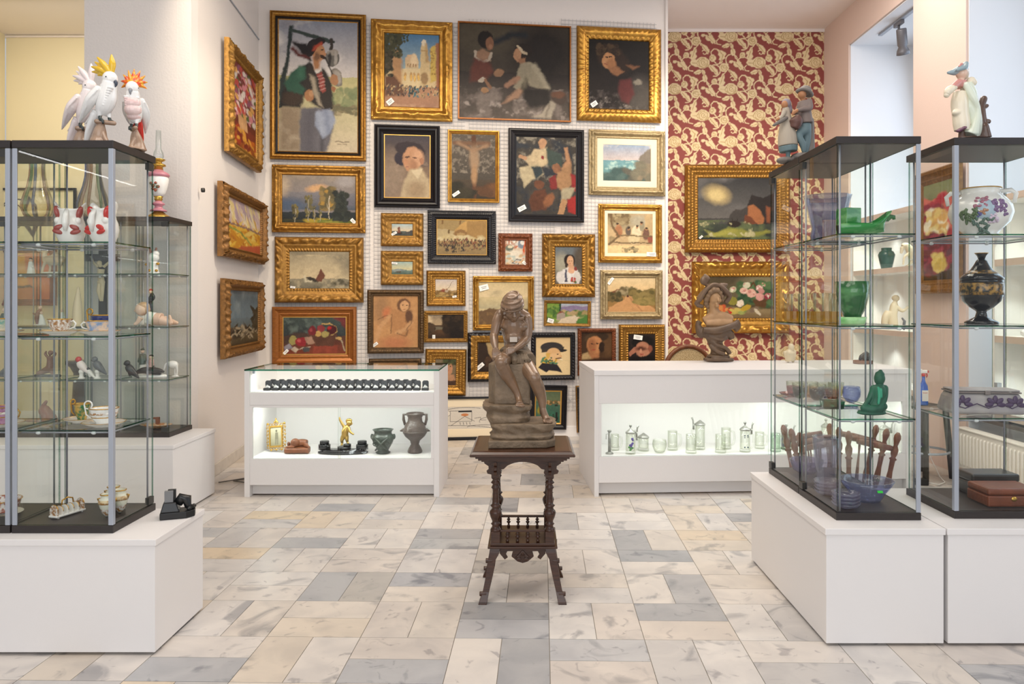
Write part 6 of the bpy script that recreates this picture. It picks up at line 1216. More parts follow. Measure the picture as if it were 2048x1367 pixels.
def cup(label, loc, r, h, body, hand, side=1, band=None, scroll=False, rz=0, sau=None, slab='', wav=0, inner=None, foot=.55):
    """cup and its saucer are two things"""
    sh = .012 if sau else 0; fn = (lambda a, z: 1 + wav * math.cos(12 * a)) if wav else None
    t = thing('porcelain_cup', label, 'cup', loc + Vector((0, 0, sh)), rz, 'porcelain cups on the glass shelves')
    pr = [(r * foot, 0), (r * foot, h * .06), (r * (foot + .02), h * .1), (r * .80, h * .35), (r * .92, h * .65), (r * .96, h * .85), (r * 1.02, h)]
    MB().lathe(hollow(pr, .0022), 32, fn=fn).build('cup_body', body, t)
    ring(r * 1.025, h * .965, .003, h * .05, fn).build('gilt_rim', m_gilt, t)
    if band: ring(r * .94, h * .60, .002, h * .14).build('painted_band', band, t); ring(r * .86, h * .40, .002, h * .05).build('gilt_line', m_gilt, t)
    b = MB()
    if scroll:
        pts = [(side * r * .9, 0, h * .3), (side * r * 1.35, 0, h * .55), (side * r * 1.45, 0, h * 1.0)] + arcp(side * r * 1.2, h * 1.18, r * .3, 0 if side > 0 else 180, 300 if side > 0 else -120, 10); b.tube(pts, [.0032] * len(pts), 8)
    else: pts = [(side * r * .93, 0, h * .78), (side * r * 1.25, 0, h * .88), (side * r * 1.48, 0, h * .66), (side * r * 1.36, 0, h * .4), (side * r * .86, 0, h * .26)]; b.tube(pts, [.003, .0034, .0036, .0034, .003], 8)
    b.build('handle', hand, t)
    if sau:
        q = thing('saucer', slab, 'saucer', loc, rz, 'porcelain saucers on the glass shelves')
        w = (lambda a, z: 1 + wav * .7 * math.cos(10 * a)) if wav else None
        MB().lathe([(sau * .5, 0), (sau * .5, .004), (sau * .7, .007), (sau * .97, .017), (sau, .019), (sau * .97, .020), (sau * .68, .0115), (sau * .4, .0105), (.0005, .0105)], 40, fn=w).build('saucer_body', m_sauc, q)
        ring(sau, .0185, .003, .0018, w, 40).build('gilt_rim', m_gilt, q)
    return t
m_pat = pmat('gold_lace_pattern', 'efe9e2', noise=('a5723a', 75, .1)); m_bluep = pmat('pale_blue_enamel', '7f9cc4', noise=('e0c4ac', 42, .1)); m_cob = pmat('cobalt_glaze', '1f2a6b'); m_grn = pmat('green_leaf_enamel', '1f6a35', noise=('c8a04a', 55, .08)); m_mint = pmat('mint_enamel', '7fb0a2', noise=('e8d9c2', 40, .12)); m_mag = pmat('magenta_enamel', '8a3f78', noise=('c99ab8', 50, .2))
cup('white cup with brown gold lace panels on the middle shelf', on(120, 3.33, SA[1]), .047, .058, m_pat, m_porc, 1, sau=.081, slab='plain white saucer under the gold lace cup', wav=.03)
cup('pale blue painted cup behind the corner post', on(197, 3.34, SA[1]), .052, .050, m_bluep, m_porc, -1, sau=.087, slab='plain white saucer under the pale blue cup', foot=.7)
cup('cobalt blue cup with a tall gold scroll handle', on(203, 3.50, SA[1]), .045, .085, m_cob, m_gilt, -1, scroll=True)
cup('mint green and gold painted cup at the left edge, middle shelf', on(1, 3.34, SA[1]), .050, .060, m_mint, m_gilt, 1, sau=.088, slab='white saucer under the mint green cup')
cup('green leaf cup with a thick gold handle on the lower shelf', on(164, 3.45, SA[2]), .034, .072, m_grn, m_gilt, -1, scroll=True, rz=R(60), sau=.078, slab='gold-edged saucer under the green leaf cup')
cup('white and gold cup with a high scroll handle on the lower shelf', on(208, 3.34, SA[2]), .058, .068, m_porc, m_porc, -1, band=m_pat, scroll=True, sau=.088, slab='scalloped white saucer under the high-handled cup', wav=.03)
cup('magenta and gold cup at the left edge, lower shelf', on(1, 3.33, SA[2]), .058, .075, m_mag, m_gilt, 1, band=m_pat, sau=.092, slab='white saucer under the magenta cup')
AB = AZ + .032
def toast_rack():
    t = thing('porcelain_toast_rack', 'white and gold porcelain toast rack on the dark case floor', 'toast rack', on(135, 3.39, AB), R(72))
    MB().box(-.075, -.024, .004, .075, .024, .013).build('base', m_porc, t, bevel=.003)
    for x in (-.06, .06):
        for y in (-.017, .017): MB().lathe(cyl(.005, 0, .005), 10, (x, y, 0)).build('foot', m_porc, t)
    for i in range(6):
        x = -.066 + i * .0264; hh = .058 if i in (0, 5) else .05; b = MB()
        pts = [(-.023, .0125)] + [(.023 * math.cos(R(180 - a)), hh - .023 + .023 * math.sin(R(a)) + .0125 * 0) for a in range(0, 181, 20)] + [(.023, .0125)]
        b.prism(pts, x - .0025, x + .0025, plane='yz'); o = b.build('divider', m_porc if i % 5 else m_pat, t)
        MB().tube([(x, y, z) for y, z in pts[1:-1]], .0018, 6).build('gilt_edge', m_gilt, o)
    MB().tube([(-.03, 0, .05), (-.026, 0, .07), (0, 0, .078), (.026, 0, .07), (.03, 0, .05)], .0032, 8).build('handle', m_gilt, t)
toast_rack()
def urn3(label, loc, h):
    b = h; pr = [(.004, 0), (.010, b * .06), (.018, b * .16), (.03, b * .45), (.034, b * .68), (.030, b * .80), (.022, b * .86), (.025, b * .95), (.026, b)]
    ex = [('gilt_lip', m_gilt, ring(.0275, b * .965, .003, b * .04)), ('gilt_flowers', pmat('gilt_flower_band', 'd8c49a', noise=('a5702c', 70, .1)), ring(.0348, b * .58, .002, b * .18)), ('gilt_flutes', m_pat, MB().lathe([(.0115, b * .07), (.0192, b * .165), (.0268, b * .36)], 24, close=False))]
    for s in (-1, 1): ex.append(('handle', m_gilt, loopt([(s * .030, 0, b * .8), (s * .042, 0, b * .78), (s * .036, 0, b * .66)], .003)))
    return vessel('porcelain_urn', label, 'urn', loc, pr, pmat('pearl_porcelain', 'e3e2d0'), .003, extra=ex, group='three small pointed urns')
urn3('small white and gold pointed urn, left of three at the corner post', on(214, 3.36, AB), .10); urn3('small white and gold pointed urn, right of three at the corner post', on(240, 3.42, AB), .105); urn3('small white and gold pointed urn at the back of the three', on(227, 3.50, AB), .10)
vessel('porcelain_dish', 'white dish with red flowers at the left edge on the case floor', 'dish', on(2, 3.40, AB) + Vector((0, 0, .0165)), [(.06, 0), (.066, .01), (.075, .03), (.078, .045), (.082, .05)], pmat('red_flower_pattern', 'ece8e4', noise=('a5503c', 55, .07)), .003, extra=[('gilt_rim', m_gilt, ring(.0825, .048, .003, .003))])
vessel('porcelain_plate', 'white plate beneath the red flowered dish', 'plate', on(2, 3.40, AB) + Vector((.01, -.02, 0)), [(.05, 0), (.054, .004), (.09, .014)], m_porc, .003)
def ink_blotter():
    t = thing('black_desk_stand', 'black desk stand with a grey upright block on the white plinth', 'desk stand', on(350, 3.47, PHL), R(20))
    b = MB(); b.prism([(-.06, -.045), (.05, -.045), (.085, -.02), (.085, .03), (.06, .05), (-.06, .05)], 0, .03, plane='xy'); b.build('base', m_blk, t, bevel=.004)
    b = MB(); v = [(-.058, -.04, .03), (.022, -.04, .03), (.022, .045, .03), (-.058, .045, .03), (-.046, -.028, .072), (.006, -.028, .072), (.006, .03, .072), (-.046, .03, .072)]; b.add(v, [(3, 2, 1, 0), (4, 5, 6, 7), (0, 1, 5, 4), (1, 2, 6, 5), (2, 3, 7, 6), (3, 0, 4, 7)], 0, False); b.build('raised_block', m_blk, t, bevel=.004)
    MB().box(-.042, -.022, .072, -.006, .0, .122).build('grey_block', mat('grey_stone', '77787a', .5), t, bevel=.001)
    MB().box(-.030, .002, .072, .004, .02, .124).build('black_plate', m_blk, t, bevel=.001)
    MB().tube([(.012, 0, .06), (.03, 0, .085), (.05, 0, .08), (.055, 0, .045), (.075, 0, .035)], [.02, .024, .022, .016, .013], 14).build('scroll', m_blk, t)
    b = MB()
    for i in range(4): b.ell((.06 + i * .006, -.02 + i * .015, .038), (.011, .010, .010))
    b.build('carved_edge', m_blk, t, remesh=.003)
ink_blotter()
def stripe_vase(label, px, cols, h=.44):
    BT = BZ + 1.575; t = thing('teardrop_glass_vase', label, 'glass vase', on(px, 5.58, BT), 0, 'teardrop vases on the back case')
    pr = [(.03, 0), (.06, .006), (.09, .03), (.106, .075), (.106, .105), (.092, .16), (.068, .23), (.052, .31), (.048, .37), (.052, h)]
    MB().lathe(hollow(pr, .005), 36).build('body', glass('vase_glass', 'fbf9f2', 1.2, face='ddd6bd'), t)
    for i, (a, c) in enumerate(cols): MB().tube([(math.cos(R(a)) * r * .99, math.sin(R(a)) * r * .99, z) for r, z in pr[1:]], [.008] * 3 + [.010] * 6, 8).build('colour_stripe', glass('stripe_' + c, [.45 + .55 * q for q in lin(c)[:3]], .8, face=[.25 + .75 * q for q in lin(c)[:3]], milk=.3), t)
stripe_vase('tall teardrop glass vase with green and blue stripes', 76, [(-75, '3a62a8'), (-108, '7ab04a'), (-160, 'b07a4a'), (-20, 'c08a4c'), (80, '6d9a4a')])
stripe_vase('tall teardrop glass vase with an amber and a dark blue stripe', 188, [(-80, 'b08020'), (-150, '2f4a94'), (-110, 'c9b0a0'), (-35, '7a9a5c'), (70, '3a5a90')])

# ------------------------------------------------------------------ figurines in the back row of cases
m_skin = pmat('figurine_skin', 'e3c2ac'); m_fg = pmat('green_dress_glaze', '47584a'); m_fb = pmat('brown_figurine_glaze', '8a5f4c'); m_grey = pmat('grey_glaze', '63666b'); m_dk = pmat('black_glaze', '2a2a2c'); m_terr = pmat('terracotta_glaze', 'a56a52', noise=('7a4434', 20, .3)); m_ivory = pmat('ivory', 'd8c7a4', .35)
kb = 1 / (272 * 3.255)
def figB(label, cat, org, Z, shelf, parts, name='porcelain_figurine', group='porcelain figurines in the back cases', k=kb, rz=0, vox=.0035, dx=0):
    px = org[0] / 3.255 + dx; return figure(name, label, cat, on(px, Z, shelf + .0005), k, org, parts, vox, rz, group)
B0 = BZ + .032
figB('white rabbit-eared parrot figurine on a flowered stump, top shelf by the pillar', 'figurine', (1000, 275), 5.60, SB[0], [('stump', m_porc, [('t', [(1000, 275, 0, 34), (1002, 230, 0, 26), (1000, 190, 0, 22)]), ('e', 1000, 268, 0, 40, 30, 8)]), ('bird_body', m_cw, [('t', [(990, 205, 0, 22), (1000, 170, 0, 34), (1008, 150, 0, 28)]), ('e', 1012, 145, 0, 24, 24, 22)]), ('ear_tufts', m_terr, [('t', [(985, 145, 0, 8), (975, 108, 0, 7)]), ('t', [(1010, 140, 0, 8), (1018, 108, 0, 6)])]), ('flowers', m_gilt, [('e', 1035, 210, -15, 12, 10, 10), ('e', 1028, 255, -20, 11, 9, 9), ('e', 985, 255, -26, 12, 9, 9), ('e', 958, 215, -10, 10, 9, 9)])])
figB('pale camel figurine on the top shelf', 'figurine', (325, 290), 5.62, SB[0], [('camel_body', pmat('sand_glaze', 'd0bfa4'), [('t', [(300, 200, 0, 24), (340, 205, 0, 34), (390, 205, 0, 34), (420, 215, 0, 26)]), ('e', 365, 175, 0, 28, 22, 22), ('t', [(300, 210, 0, 22), (290, 170, 0, 14), (300, 140, 0, 13), (282, 148, 0, 12)]), ('t', [(305, 215, -14, 13), (290, 250, -14, 8), (282, 288, -14, 8)]), ('t', [(310, 215, 14, 13), (318, 250, 14, 8), (312, 288, 14, 8)]), ('t', [(405, 220, -14, 14), (396, 255, -14, 8), (402, 288, -14, 8)]), ('t', [(410, 220, 14, 14), (416, 255, 14, 8), (412, 288, 14, 8)])]), ('base', m_porc, [('e', 345, 286, 0, 85, 34, 8)])])
figB('small dark-capped figurine on the top shelf, left of the camel', 'figurine', (160, 290), 5.62, SB[0], [('dress', m_porc, [('t', [(160, 288, 0, 26), (160, 250, 0, 20), (158, 215, 0, 14)]), ('t', [(160, 225, -10, 8), (180, 240, -14, 7)])]), ('head', m_skin, [('e', 158, 196, 0, 11, 11, 12)]), ('cap', m_dk, [('e', 157, 188, 2, 12, 12, 9)])], dx=13)
figB('large crawling baby figurine in a white shirt, middle shelf', 'figurine', (1045, 622), 5.58, SB[1], [('baby_body', m_skin, [('e', 950, 520, -4, 40, 40, 42), ('t', [(985, 565, 0, 34), (1030, 580, 0, 40), (1080, 585, 0, 42)]), ('t', [(960, 570, -34, 18), (940, 605, -40, 12), (928, 614, -44, 10)]), ('t', [(985, 585, 26, 16), (975, 612, 30, 12)]), ('t', [(1085, 590, -20, 32), (1130, 602, -24, 24), (1150, 606, -24, 15), (1140, 565, -24, 11)]), ('t', [(1085, 590, 20, 30), (1125, 600, 24, 22), (1165, 608, 24, 12)]), ('e', 916, 528, -16, 9, 10, 9)]), ('shirt', m_porc, [('t', [(985, 568, 0, 38), (1035, 584, 0, 45)]), ('e', 1000, 600, -20, 24, 18, 18)]), ('hair', pmat('blond_hair', 'c2a07c'), [('e', 958, 500, 4, 38, 40, 30), ('e', 976, 520, 4, 24, 32, 28)])], dx=-8)
figB('tiny doll in black behind the crawling baby', 'figurine', (985, 622), 5.70, SB[1], [('stand', m_dk, [('t', [(985, 620, 0, 18), (985, 540, 0, 8), (980, 470, 0, 9)]), ('t', [(970, 460, 0, 14), (990, 435, 0, 20), (990, 415, 0, 13)])]), ('head', m_skin, [('e', 982, 396, 0, 13, 13, 14)]), ('red_cap', m_red, [('e', 982, 386, 2, 13, 13, 10)])])
figB('white llama-like figurine beside the baby', 'figurine', (888, 625), 5.66, SB[1], [('body', m_cw, [('t', [(905, 622, 0, 16), (903, 560, 0, 16), (895, 510, 0, 11), (875, 503, 0, 9)]), ('t', [(880, 622, 0, 12), (900, 570, 0, 14)])])], dx=6)
figB('beige obelisk with a thermometer on the middle shelf', 'thermometer', (490, 630), 5.50, SB[1], [('obelisk', m_ivory, [('t', [(490, 630, 0, 42), (490, 612, 0, 42), (490, 608, 0, 32), (492, 500, 0, 26), (496, 385, 0, 8)]), ])], name='thermometer_obelisk', group=None, dx=4)
figB('pair of dancing children figurines on the middle shelf', 'figurine', (255, 628), 5.62, SB[1], [('boy', m_fb, [('t', [(245, 620, 0, 10), (240, 580, 0, 14), (250, 545, 0, 16), (262, 528, 0, 10)]), ('t', [(235, 560, 0, 7), (218, 550, 0, 6)])]), ('girl', m_porc, [('t', [(275, 625, 0, 24), (272, 585, 0, 16), (268, 560, 0, 10)])]), ('heads', m_skin, [('e', 262, 512, 0, 13, 13, 13), ('e', 275, 545, -8, 10, 10, 11)]), ('base', m_porc, [('e', 258, 624, 0, 44, 26, 6)])])
figB('small white figurine beside the thermometer obelisk', 'figurine', (408, 628), 5.66, SB[1], [('dress', m_porc, [('t', [(408, 626, 0, 20), (408, 580, 0, 14), (406, 545, 0, 10)]), ('t', [(400, 560, 0, 7), (430, 575, -8, 6)])]), ('head', m_skin, [('e', 406, 528, 0, 10, 10, 11)])])
figB('seated figurine in pale clothes at the left edge, middle shelf', 'figurine', (30, 628), 5.62, SB[1], [('figure', m_fg, [('t', [(30, 625, 0, 40), (32, 580, 0, 34), (30, 545, 0, 18)]), ('e', 70, 590, 0, 24, 24, 24)]), ('head', m_skin, [('e', 30, 524, 0, 14, 14, 15)])])
figB('art deco dancer with raised arms on a dark base, lower shelf', 'figurine', (310, 962), 5.60, SB[2], [('dancer', m_fb, [('t', [(250, 940, 0, 14), (290, 925, 0, 20), (325, 905, 0, 26), (325, 860, 0, 18), (328, 830, 0, 24)]), ('e', 328, 808, 0, 15, 15, 17), ('t', [(310, 835, 0, 9), (295, 815, 0, 8), (300, 800, 0, 6)]), ('t', [(346, 835, 0, 9), (360, 812, 0, 8), (340, 800, 0, 6)]), ('t', [(330, 910, 0, 22), (345, 940, 0, 14)])]), ('base', m_dk, [('t', [(232, 956, 0, 10), (388, 956, 0, 10)])])])
def bird(label, x, y, body, head, ped=True, dark=None, s=1.0):
    pr = []
    if ped: pr.append(('pedestal', m_porc, [('t', [(x, y, 0, 20), (x, y - 8, 0, 20), (x, y - 14, 0, 13), (x, y - 40, 0, 13), (x, y - 46, 0, 17)])]))
    b = y - (46 if ped else 4)
    pr += [('bird_body', body, [('t', [(x + 55 * s, b + 16 * s, 0, 6), (x + 25 * s, b - 14 * s, 0, 18 * s), (x, b - 40 * s, 0, 25 * s), (x - 14 * s, b - 62 * s, 0, 19 * s)]), ('t', [(x - 4, b - 20, 0, 10), (x, b, 0, 8)])]), ('head', head, [('e', x - 18 * s, b - 78 * s, 0, 19 * s, 18 * s, 19 * s)]), ('beak', m_dk, [('t', [(x - 34 * s, b - 78 * s, 0, 6), (x - 38 * s, b - 70 * s, 0, 3)])])]
    return figB(label, 'figurine', (x, y), 5.48, SB[2], pr, name='porcelain_bird')
bird('red-headed white bird figurine on a white pedestal, lower shelf', 530, 970, m_cp, m_red); bird('grey parrot figurine on a white pedestal beside the red-headed bird', 635, 970, m_grey, m_grey); bird('small brown and white bird between the two pedestal birds', 585, 968, m_porc, m_dk, False, s=.6); bird('dark magpie-like bird figurine behind the corner glass', 846, 960, m_dk, m_dk, False, s=1.0)
figB('standing lady figurine in a green bodice, lower shelf', 'figurine', (930, 962), 5.64, SB[2], [('skirt', m_porc, [('t', [(930, 960, 0, 32), (930, 920, 0, 26), (930, 870, 0, 14)])]), ('bodice', m_fg, [('t', [(930, 880, 0, 22), (928, 850, 0, 20), (928, 815, 0, 18)]), ('t', [(914, 820, 0, 9), (906, 860, -6, 8)]), ('t', [(944, 820, 0, 9), (950, 855, -8, 8)])]), ('head', m_skin, [('e', 928, 794, 0, 12, 12, 13)]), ('hat', m_fg, [('e', 928, 783, 0, 14, 14, 7), ('t', [(930, 780, 0, 5), (936, 770, 0, 3)])])])
figB('seated girl figurine in pink behind the hound', 'figurine', (985, 962), 5.62, SB[2], [('dress', pmat('pink_dress', 'c9a09a'), [('t', [(985, 960, 0, 26), (985, 900, 0, 20), (985, 850, 0, 15)])]), ('head', m_skin, [('e', 984, 832, 0, 14, 14, 15)]), ('hair', m_dk, [('e', 984, 823, 3, 14, 14, 10)])])
figB('lying dark brown hound figurine on a white base', 'figurine', (960, 965), 5.54, SB[2], [('hound', mat('hound_glaze', '4a4340', .2, noise=('26211f', 20, .2)), [('t', [(880, 945, 0, 8), (900, 928, 0, 14), (940, 918, 0, 22), (990, 920, 0, 22), (1015, 915, 0, 16), (1040, 920, 0, 14), (1062, 926, 0, 8)]), ('t', [(1000, 935, -10, 10), (1050, 938, -14, 7)]), ('t', [(880, 945, 0, 6), (862, 955, 0, 4)]), ('t', [(1010, 910, 0, 9), (1000, 890, 0, 5)])]), ('base', m_porc, [('t', [(870, 958, 0, 9), (1075, 955, 0, 12)])])])
figB('white bowing ostrich figurine at the right end of the lower shelf', 'figurine', (1120, 955), 5.60, SB[2], [('ostrich', m_cw, [('e', 1125, 872, 0, 36, 26, 26), ('t', [(1100, 865, 0, 14), (1078, 875, 0, 8), (1070, 900, 0, 7), (1064, 910, 0, 5)]), ('t', [(1150, 875, -6, 12), (1156, 910, -6, 6), (1152, 945, -6, 6)]), ('t', [(1140, 880, 6, 11), (1135, 915, 6, 5), (1138, 945, 6, 6)]), ('e', 1140, 948, 0, 26, 20, 6)])])
figB('blue-grey animal figurine at the left edge, lower shelf', 'figurine', (50, 930), 5.60, SB[2], [('animal', m_grey, [('t', [(10, 910, 0, 20), (50, 890, 0, 30), (80, 870, 0, 20), (90, 840, 0, 16)]), ('e', 50, 920, 0, 60, 30, 10)])])
figB('large red and yellow parrot figurine on the back case floor', 'figurine', (320, 1235), 5.62, B0, [('parrot', m_terr, [('e', 290, 1130, 0, 36, 34, 38), ('t', [(295, 1130, 0, 34), (320, 1175, 0, 42), (350, 1205, 0, 34), (395, 1225, 0, 12)]), ('t', [(280, 1100, 0, 14), (300, 1070, 0, 10)])]), ('wing', pmat('olive_yellow_glaze', '9a9150'), [('t', [(320, 1190, -36, 16), (355, 1215, -32, 18), (385, 1228, -20, 8)])]), ('base', m_porc, [('e', 320, 1232, 0, 60, 40, 10)])], name='porcelain_bird')
def clip_dish():
    t = thing('painted_dish', 'oval painted dish with a wooden clip on the back case floor', 'dish', on(312, 5.60, B0 + .0005)); q = 1 / 272
    MB().lathe([(.03, 0), (.05, .006), (.11, .03), (.112, .034), (.05, .012), (.0005, .01)], 32, sx=1.05, sy=.6).build('dish', pmat('painted_faience', 'e3d3b8', noise=('c07a30', 30, .12)), t)
    MB().box(.0, -.012, .034, .026, .012, .085).build('wooden_clip', m_carved, t, bevel=.003); MB().box(-.02, -.008, .07, .026, .008, .084).build('clip_arm', m_carved, t, bevel=.002)
clip_dish()
def crucifix():
    t = thing('wall_crucifix', 'dark wooden crucifix hanging on the grey pillar behind the glass', 'crucifix', at(205, 560, 5.815)); q = 1 / 261
    MB().box(-8 * q, 0, -90 * q, 8 * q, .014, 98 * q).build('upright_beam', m_board, t); MB().box(-34 * q, -.002, 38 * q, 34 * q, .012, 52 * q).build('cross_beam', m_board, t)
    b = MB(); g = lambda x, z, y=-.02: (x * q, y, z * q)
    for pts, r in (([g(0, 22), g(-1, 8), g(1, -4)], [7, 6, 6]), ([g(-2, 34, -.03), g(0, 26)], [5, 3]), ([g(-5, 26), g(-16, 36), g(-22, 48, -.008)], [3, 2.4, 2]), ([g(5, 26), g(16, 36), g(22, 48, -.008)], [3, 2.4, 2]), ([g(-2, -4), g(-4, -22, -.03), g(0, -42)], [4.5, 3.6, 2.4]), ([g(3, -4), g(4, -22, -.03), g(2, -42)], [4.5, 3.6, 2.4])): b.tube(pts, [x * q for x in r], 10)
    b.ell(g(-2, 34, -.03), 5 * q); b.ell(g(0, -4), (8 * q, 6 * q, 5 * q)); b.build('corpus', m_ivory, t, remesh=.003, smooth=1)
crucifix()
b = thing('dark_wood_pedestal', 'dark turned wooden pedestal standing behind the back cases', 'pedestal', (X(168, 7.4), 7.4, 0))
MB().lathe([(.17, 0), (.17, .05), (.13, .09), (.10, .2), (.12, .35), (.10, .55), (.09, .78), (.12, .84), (.16, .87), (.16, .9)], 28).build('turned_stem', m_walnut, b)
# ------------------------------------------------------------------ left counter: ring boxes and lower shelf
m_velvet = mat('black_velvet', '1d1d22', .7); m_jewel = pmat('silver_ring', 'dcdcdc', .2, metal=.8); m_satin = mat('white_satin', 'e6e4e2', .5)
ORD = 'first second third fourth fifth sixth seventh eighth ninth tenth eleventh twelfth thirteenth fourteenth fifteenth sixteenth seventeenth eighteenth nineteenth twentieth'.split()
def ring_box(loc, label):
    t = thing('ring_box', label, 'ring box', loc, 0, 'open black ring boxes in the glass counter')
    MB().box(-.026, -.024, 0, .026, .024, .018).build('box_base', m_velvet, t, bevel=.003)
    b = MB(); b.prism([(-.024, .0185), (.024, .0185), (.024, .062), (.016, .072), (-.016, .072), (-.024, .062)], .018, .036); b.build('open_lid', m_velvet, t, bevel=.003)
    MB().prism([(-.018, .0185), (.018, .0185), (.012, .031), (-.012, .031)], -.004, .0175).build('satin_pad', m_satin, t, bevel=.002)
    MB().tube([(.009 * math.cos(a), -.008, .031 + .009 * math.sin(a)) for a in [2 * math.pi * i / 14 for i in range(14)]], .0018, 6, loop=True).build('ring', m_jewel, t)
    return t
rb = None
for i in range(20):
    px = 535 + i * 16.6; loc = on(px, 5.835, .7885); lb = '%s open ring box from the left in the front row under the counter glass' % ORD[i]
    rb = ring_box(loc, lb) if rb is None else dup(rb, loc, R(random.Random(i).uniform(-6, 6)), lb)
for i in range(18):
    dup(rb, on(532 + i * 16.6 + 16.6 * .75, 5.925, .7885), R(random.Random(i + 50).uniform(-6, 6)), '%s open ring box from the left in the rear row under the counter glass' % ORD[i])
LS = .2885
def photo_frame():
    t = thing('brass_photo_frame', 'openwork brass photo frame leaning in the counter window', 'photo frame', on(553, 5.96, LS + .007), R(-12)); t.rotation_euler = (R(-8), R(-6), R(-12))
    fr = frame_mesh(.118, .165, .012, .008, 'flat'); fr.v = [(x, y, z + .115) for x, y, z in fr.v]; fr.build('inner_frame', m_brass, t)
    b = MB(); rg = random.Random(2)
    for sx in (-1, 1):
        for k in range(7): z = .035 + k * .028; b.tube(arcp(sx * .070, z, .011, 0, 330, 10), .0026, 6); b.ell((sx * (.078 + .004 * (k % 2)), 0, z + .012), .005)
    for k in range(5): x = -.048 + k * .024; b.tube(arcp(x, .206, .010, 0, 330, 10), .0026, 6); b.tube(arcp(x, .022, .010, 0, 330, 10), .0026, 6)
    for x, z, r in ((0, .235, .012), (-.012, .226, .009), (.012, .226, .009), (0, .252, .007), (-.072, .215, .010), (.072, .215, .010), (-.045, .012, .009), (.045, .012, .009), (0, .012, .008)): b.ell((x, 0, z), (r, .006, r))
    b.build('scrollwork', m_brass, t)
    A = Art(60, 86, 'b9b49a', (0, 0, 60, 86)); A.grad('c2bea4', 'a09a80'); A.e(32, 18, 5, 6, '6d6a58'); A.p([(26, 25), (40, 25), (42, 55), (24, 55)], '7d7a66'); A.p([(25, 55), (33, 55), (30, 80), (24, 80)], '858270'); A.p([(34, 55), (42, 55), (40, 80), (34, 80)], '858270')
    g = grid_mesh('photograph', A.a, .098, .145, m_paint, t); g.location = (0, -.002, .115)
photo_frame()
kl = 1 / (256 * 4.409)
def figL(label, cat, name, org, Z, parts, vox=.003, rz=0, z=LS, group=None): return figure(name, label, cat, on(480 + org[0] / 4.409, Z, z), kl, org, parts, vox, rz, group)
figL('carved wooden sleeping lion on a block in the counter window', 'carving', 'carved_lion', (512, 912), 5.93, [('block', m_carved, [('t', [(405, 890, 0, 28), (615, 890, 0, 28)]), ('t', [(405, 895, -30, 26), (615, 895, -30, 26)])]), ('lion', m_carved, [('e', 490, 830, -10, 42, 40, 38), ('e', 470, 850, -20, 22, 22, 18), ('t', [(500, 840, 10, 34), (550, 835, 14, 34), (585, 840, 10, 32)]), ('t', [(585, 850, -10, 20), (605, 865, -20, 12)]), ('t', [(480, 862, -30, 14), (430, 866, -36, 12)]), ('e', 430, 845, 0, 14, 14, 22)])])
def inkstand():
    t = thing('marble_inkstand', 'oval black marble inkstand with two round wells in the counter window', 'inkstand', on(686, 5.93, LS))
    MB().lathe([(.19, 0), (.195, .004), (.195, .012), (.19, .016)], 48, sx=1.0, sy=.42).build('oval_base', m_marb, t); MB().lathe([(.17, .0162), (.175, .019), (.17, .026)], 48, sx=1, sy=.42).build('upper_step', m_marb, t)
    for s in (-1, 1): o = MB().lathe([(.046, .027), (.046, .064), (.043, .067)], 28, (s * .147, .01, 0)).build('ink_well', m_marb, t); MB().lathe([(.036, .0672), (.036, .090), (.033, .094)], 28, (s * .147, .01, 0)).build('well_lid', m_marb, o)
    MB().lathe(cyl(.052, .0265, .048), 28, (.005, .02, 0)).build('round_plinth', m_marb, t); MB().lathe(cyl(.030, .0485, .066), 24, (.028, .022, 0)).build('small_step', m_marb, t)
inkstand()
m_ormolu = mat('gilt_bronze', 'c2a058', .3, .8)
figL('gilt bronze child figure raising one arm on the black inkstand', 'statuette', 'gilt_putto', (915, 850), 5.95, [('putto', m_ormolu, [('e', 965, 655, -2, 26, 26, 28), ('e', 990, 662, -6, 6, 8, 8), ('t', [(950, 680, 0, 16), (945, 690, 0, 22), (930, 720, 0, 32), (925, 755, 0, 30), (925, 775, 0, 28)]), ('t', [(920, 695, 0, 14), (900, 660, -4, 12), (884, 630, -6, 10), (880, 610, -6, 8)]), ('t', [(960, 700, -4, 14), (970, 725, -14, 12), (990, 742, -22, 9), (1006, 750, -26, 8)]), ('t', [(912, 775, 0, 22), (900, 805, -4, 17), (900, 830, 0, 11), (900, 848, -6, 9)]), ('t', [(938, 775, 0, 22), (945, 800, -8, 16), (948, 822, -2, 11), (955, 832, -8, 9)]), ('e', 898, 848, -12, 10, 16, 6)]), ('curls', m_ormolu, [('e', 960 + 20 * math.cos(a), 640 + 14 * math.sin(a), 6, 11, 11, 11) for a in (2.6, 3.4, 4.2, 5.0, 5.8)] + [('e', 950, 655, 14, 16, 16, 18)])], vox=.002, z=LS + .052)
def pr_px(rows, q): return [(r * q, z * q) for r, z in rows]
t = vessel('green_pottery_jar', 'dark green pottery jar with face handles in the counter window', 'jar', on(766, 5.93, LS), pr_px([(13, 0), (15, 2), (10, 5), (12, 8), (19, 20), (23, 31), (21, 36), (17, 39), (18, 44), (21, 47)], 1 / 256), m_serp, .006, extra=[('mask_handle', m_serp, MB().ell((.086, 0, .128), (.012, .014, .022))), ('mask_handle', m_serp, MB().ell((-.086, 0, .128), (.012, .014, .022)))])
b = MB()
for s in (-1, 1): b.tube([(s * .05, -.052, .03), (s * .02, -.078, .06), (s * -.02, -.086, .10), (s * -.05, -.070, .13)], [.006, .009, .009, .006], 8); b.tube(arcp(s * .045, .085, .018, 0, 330, 10, -.074), .004, 6)
b.build('relief', m_serp, t)
q = 1 / 256
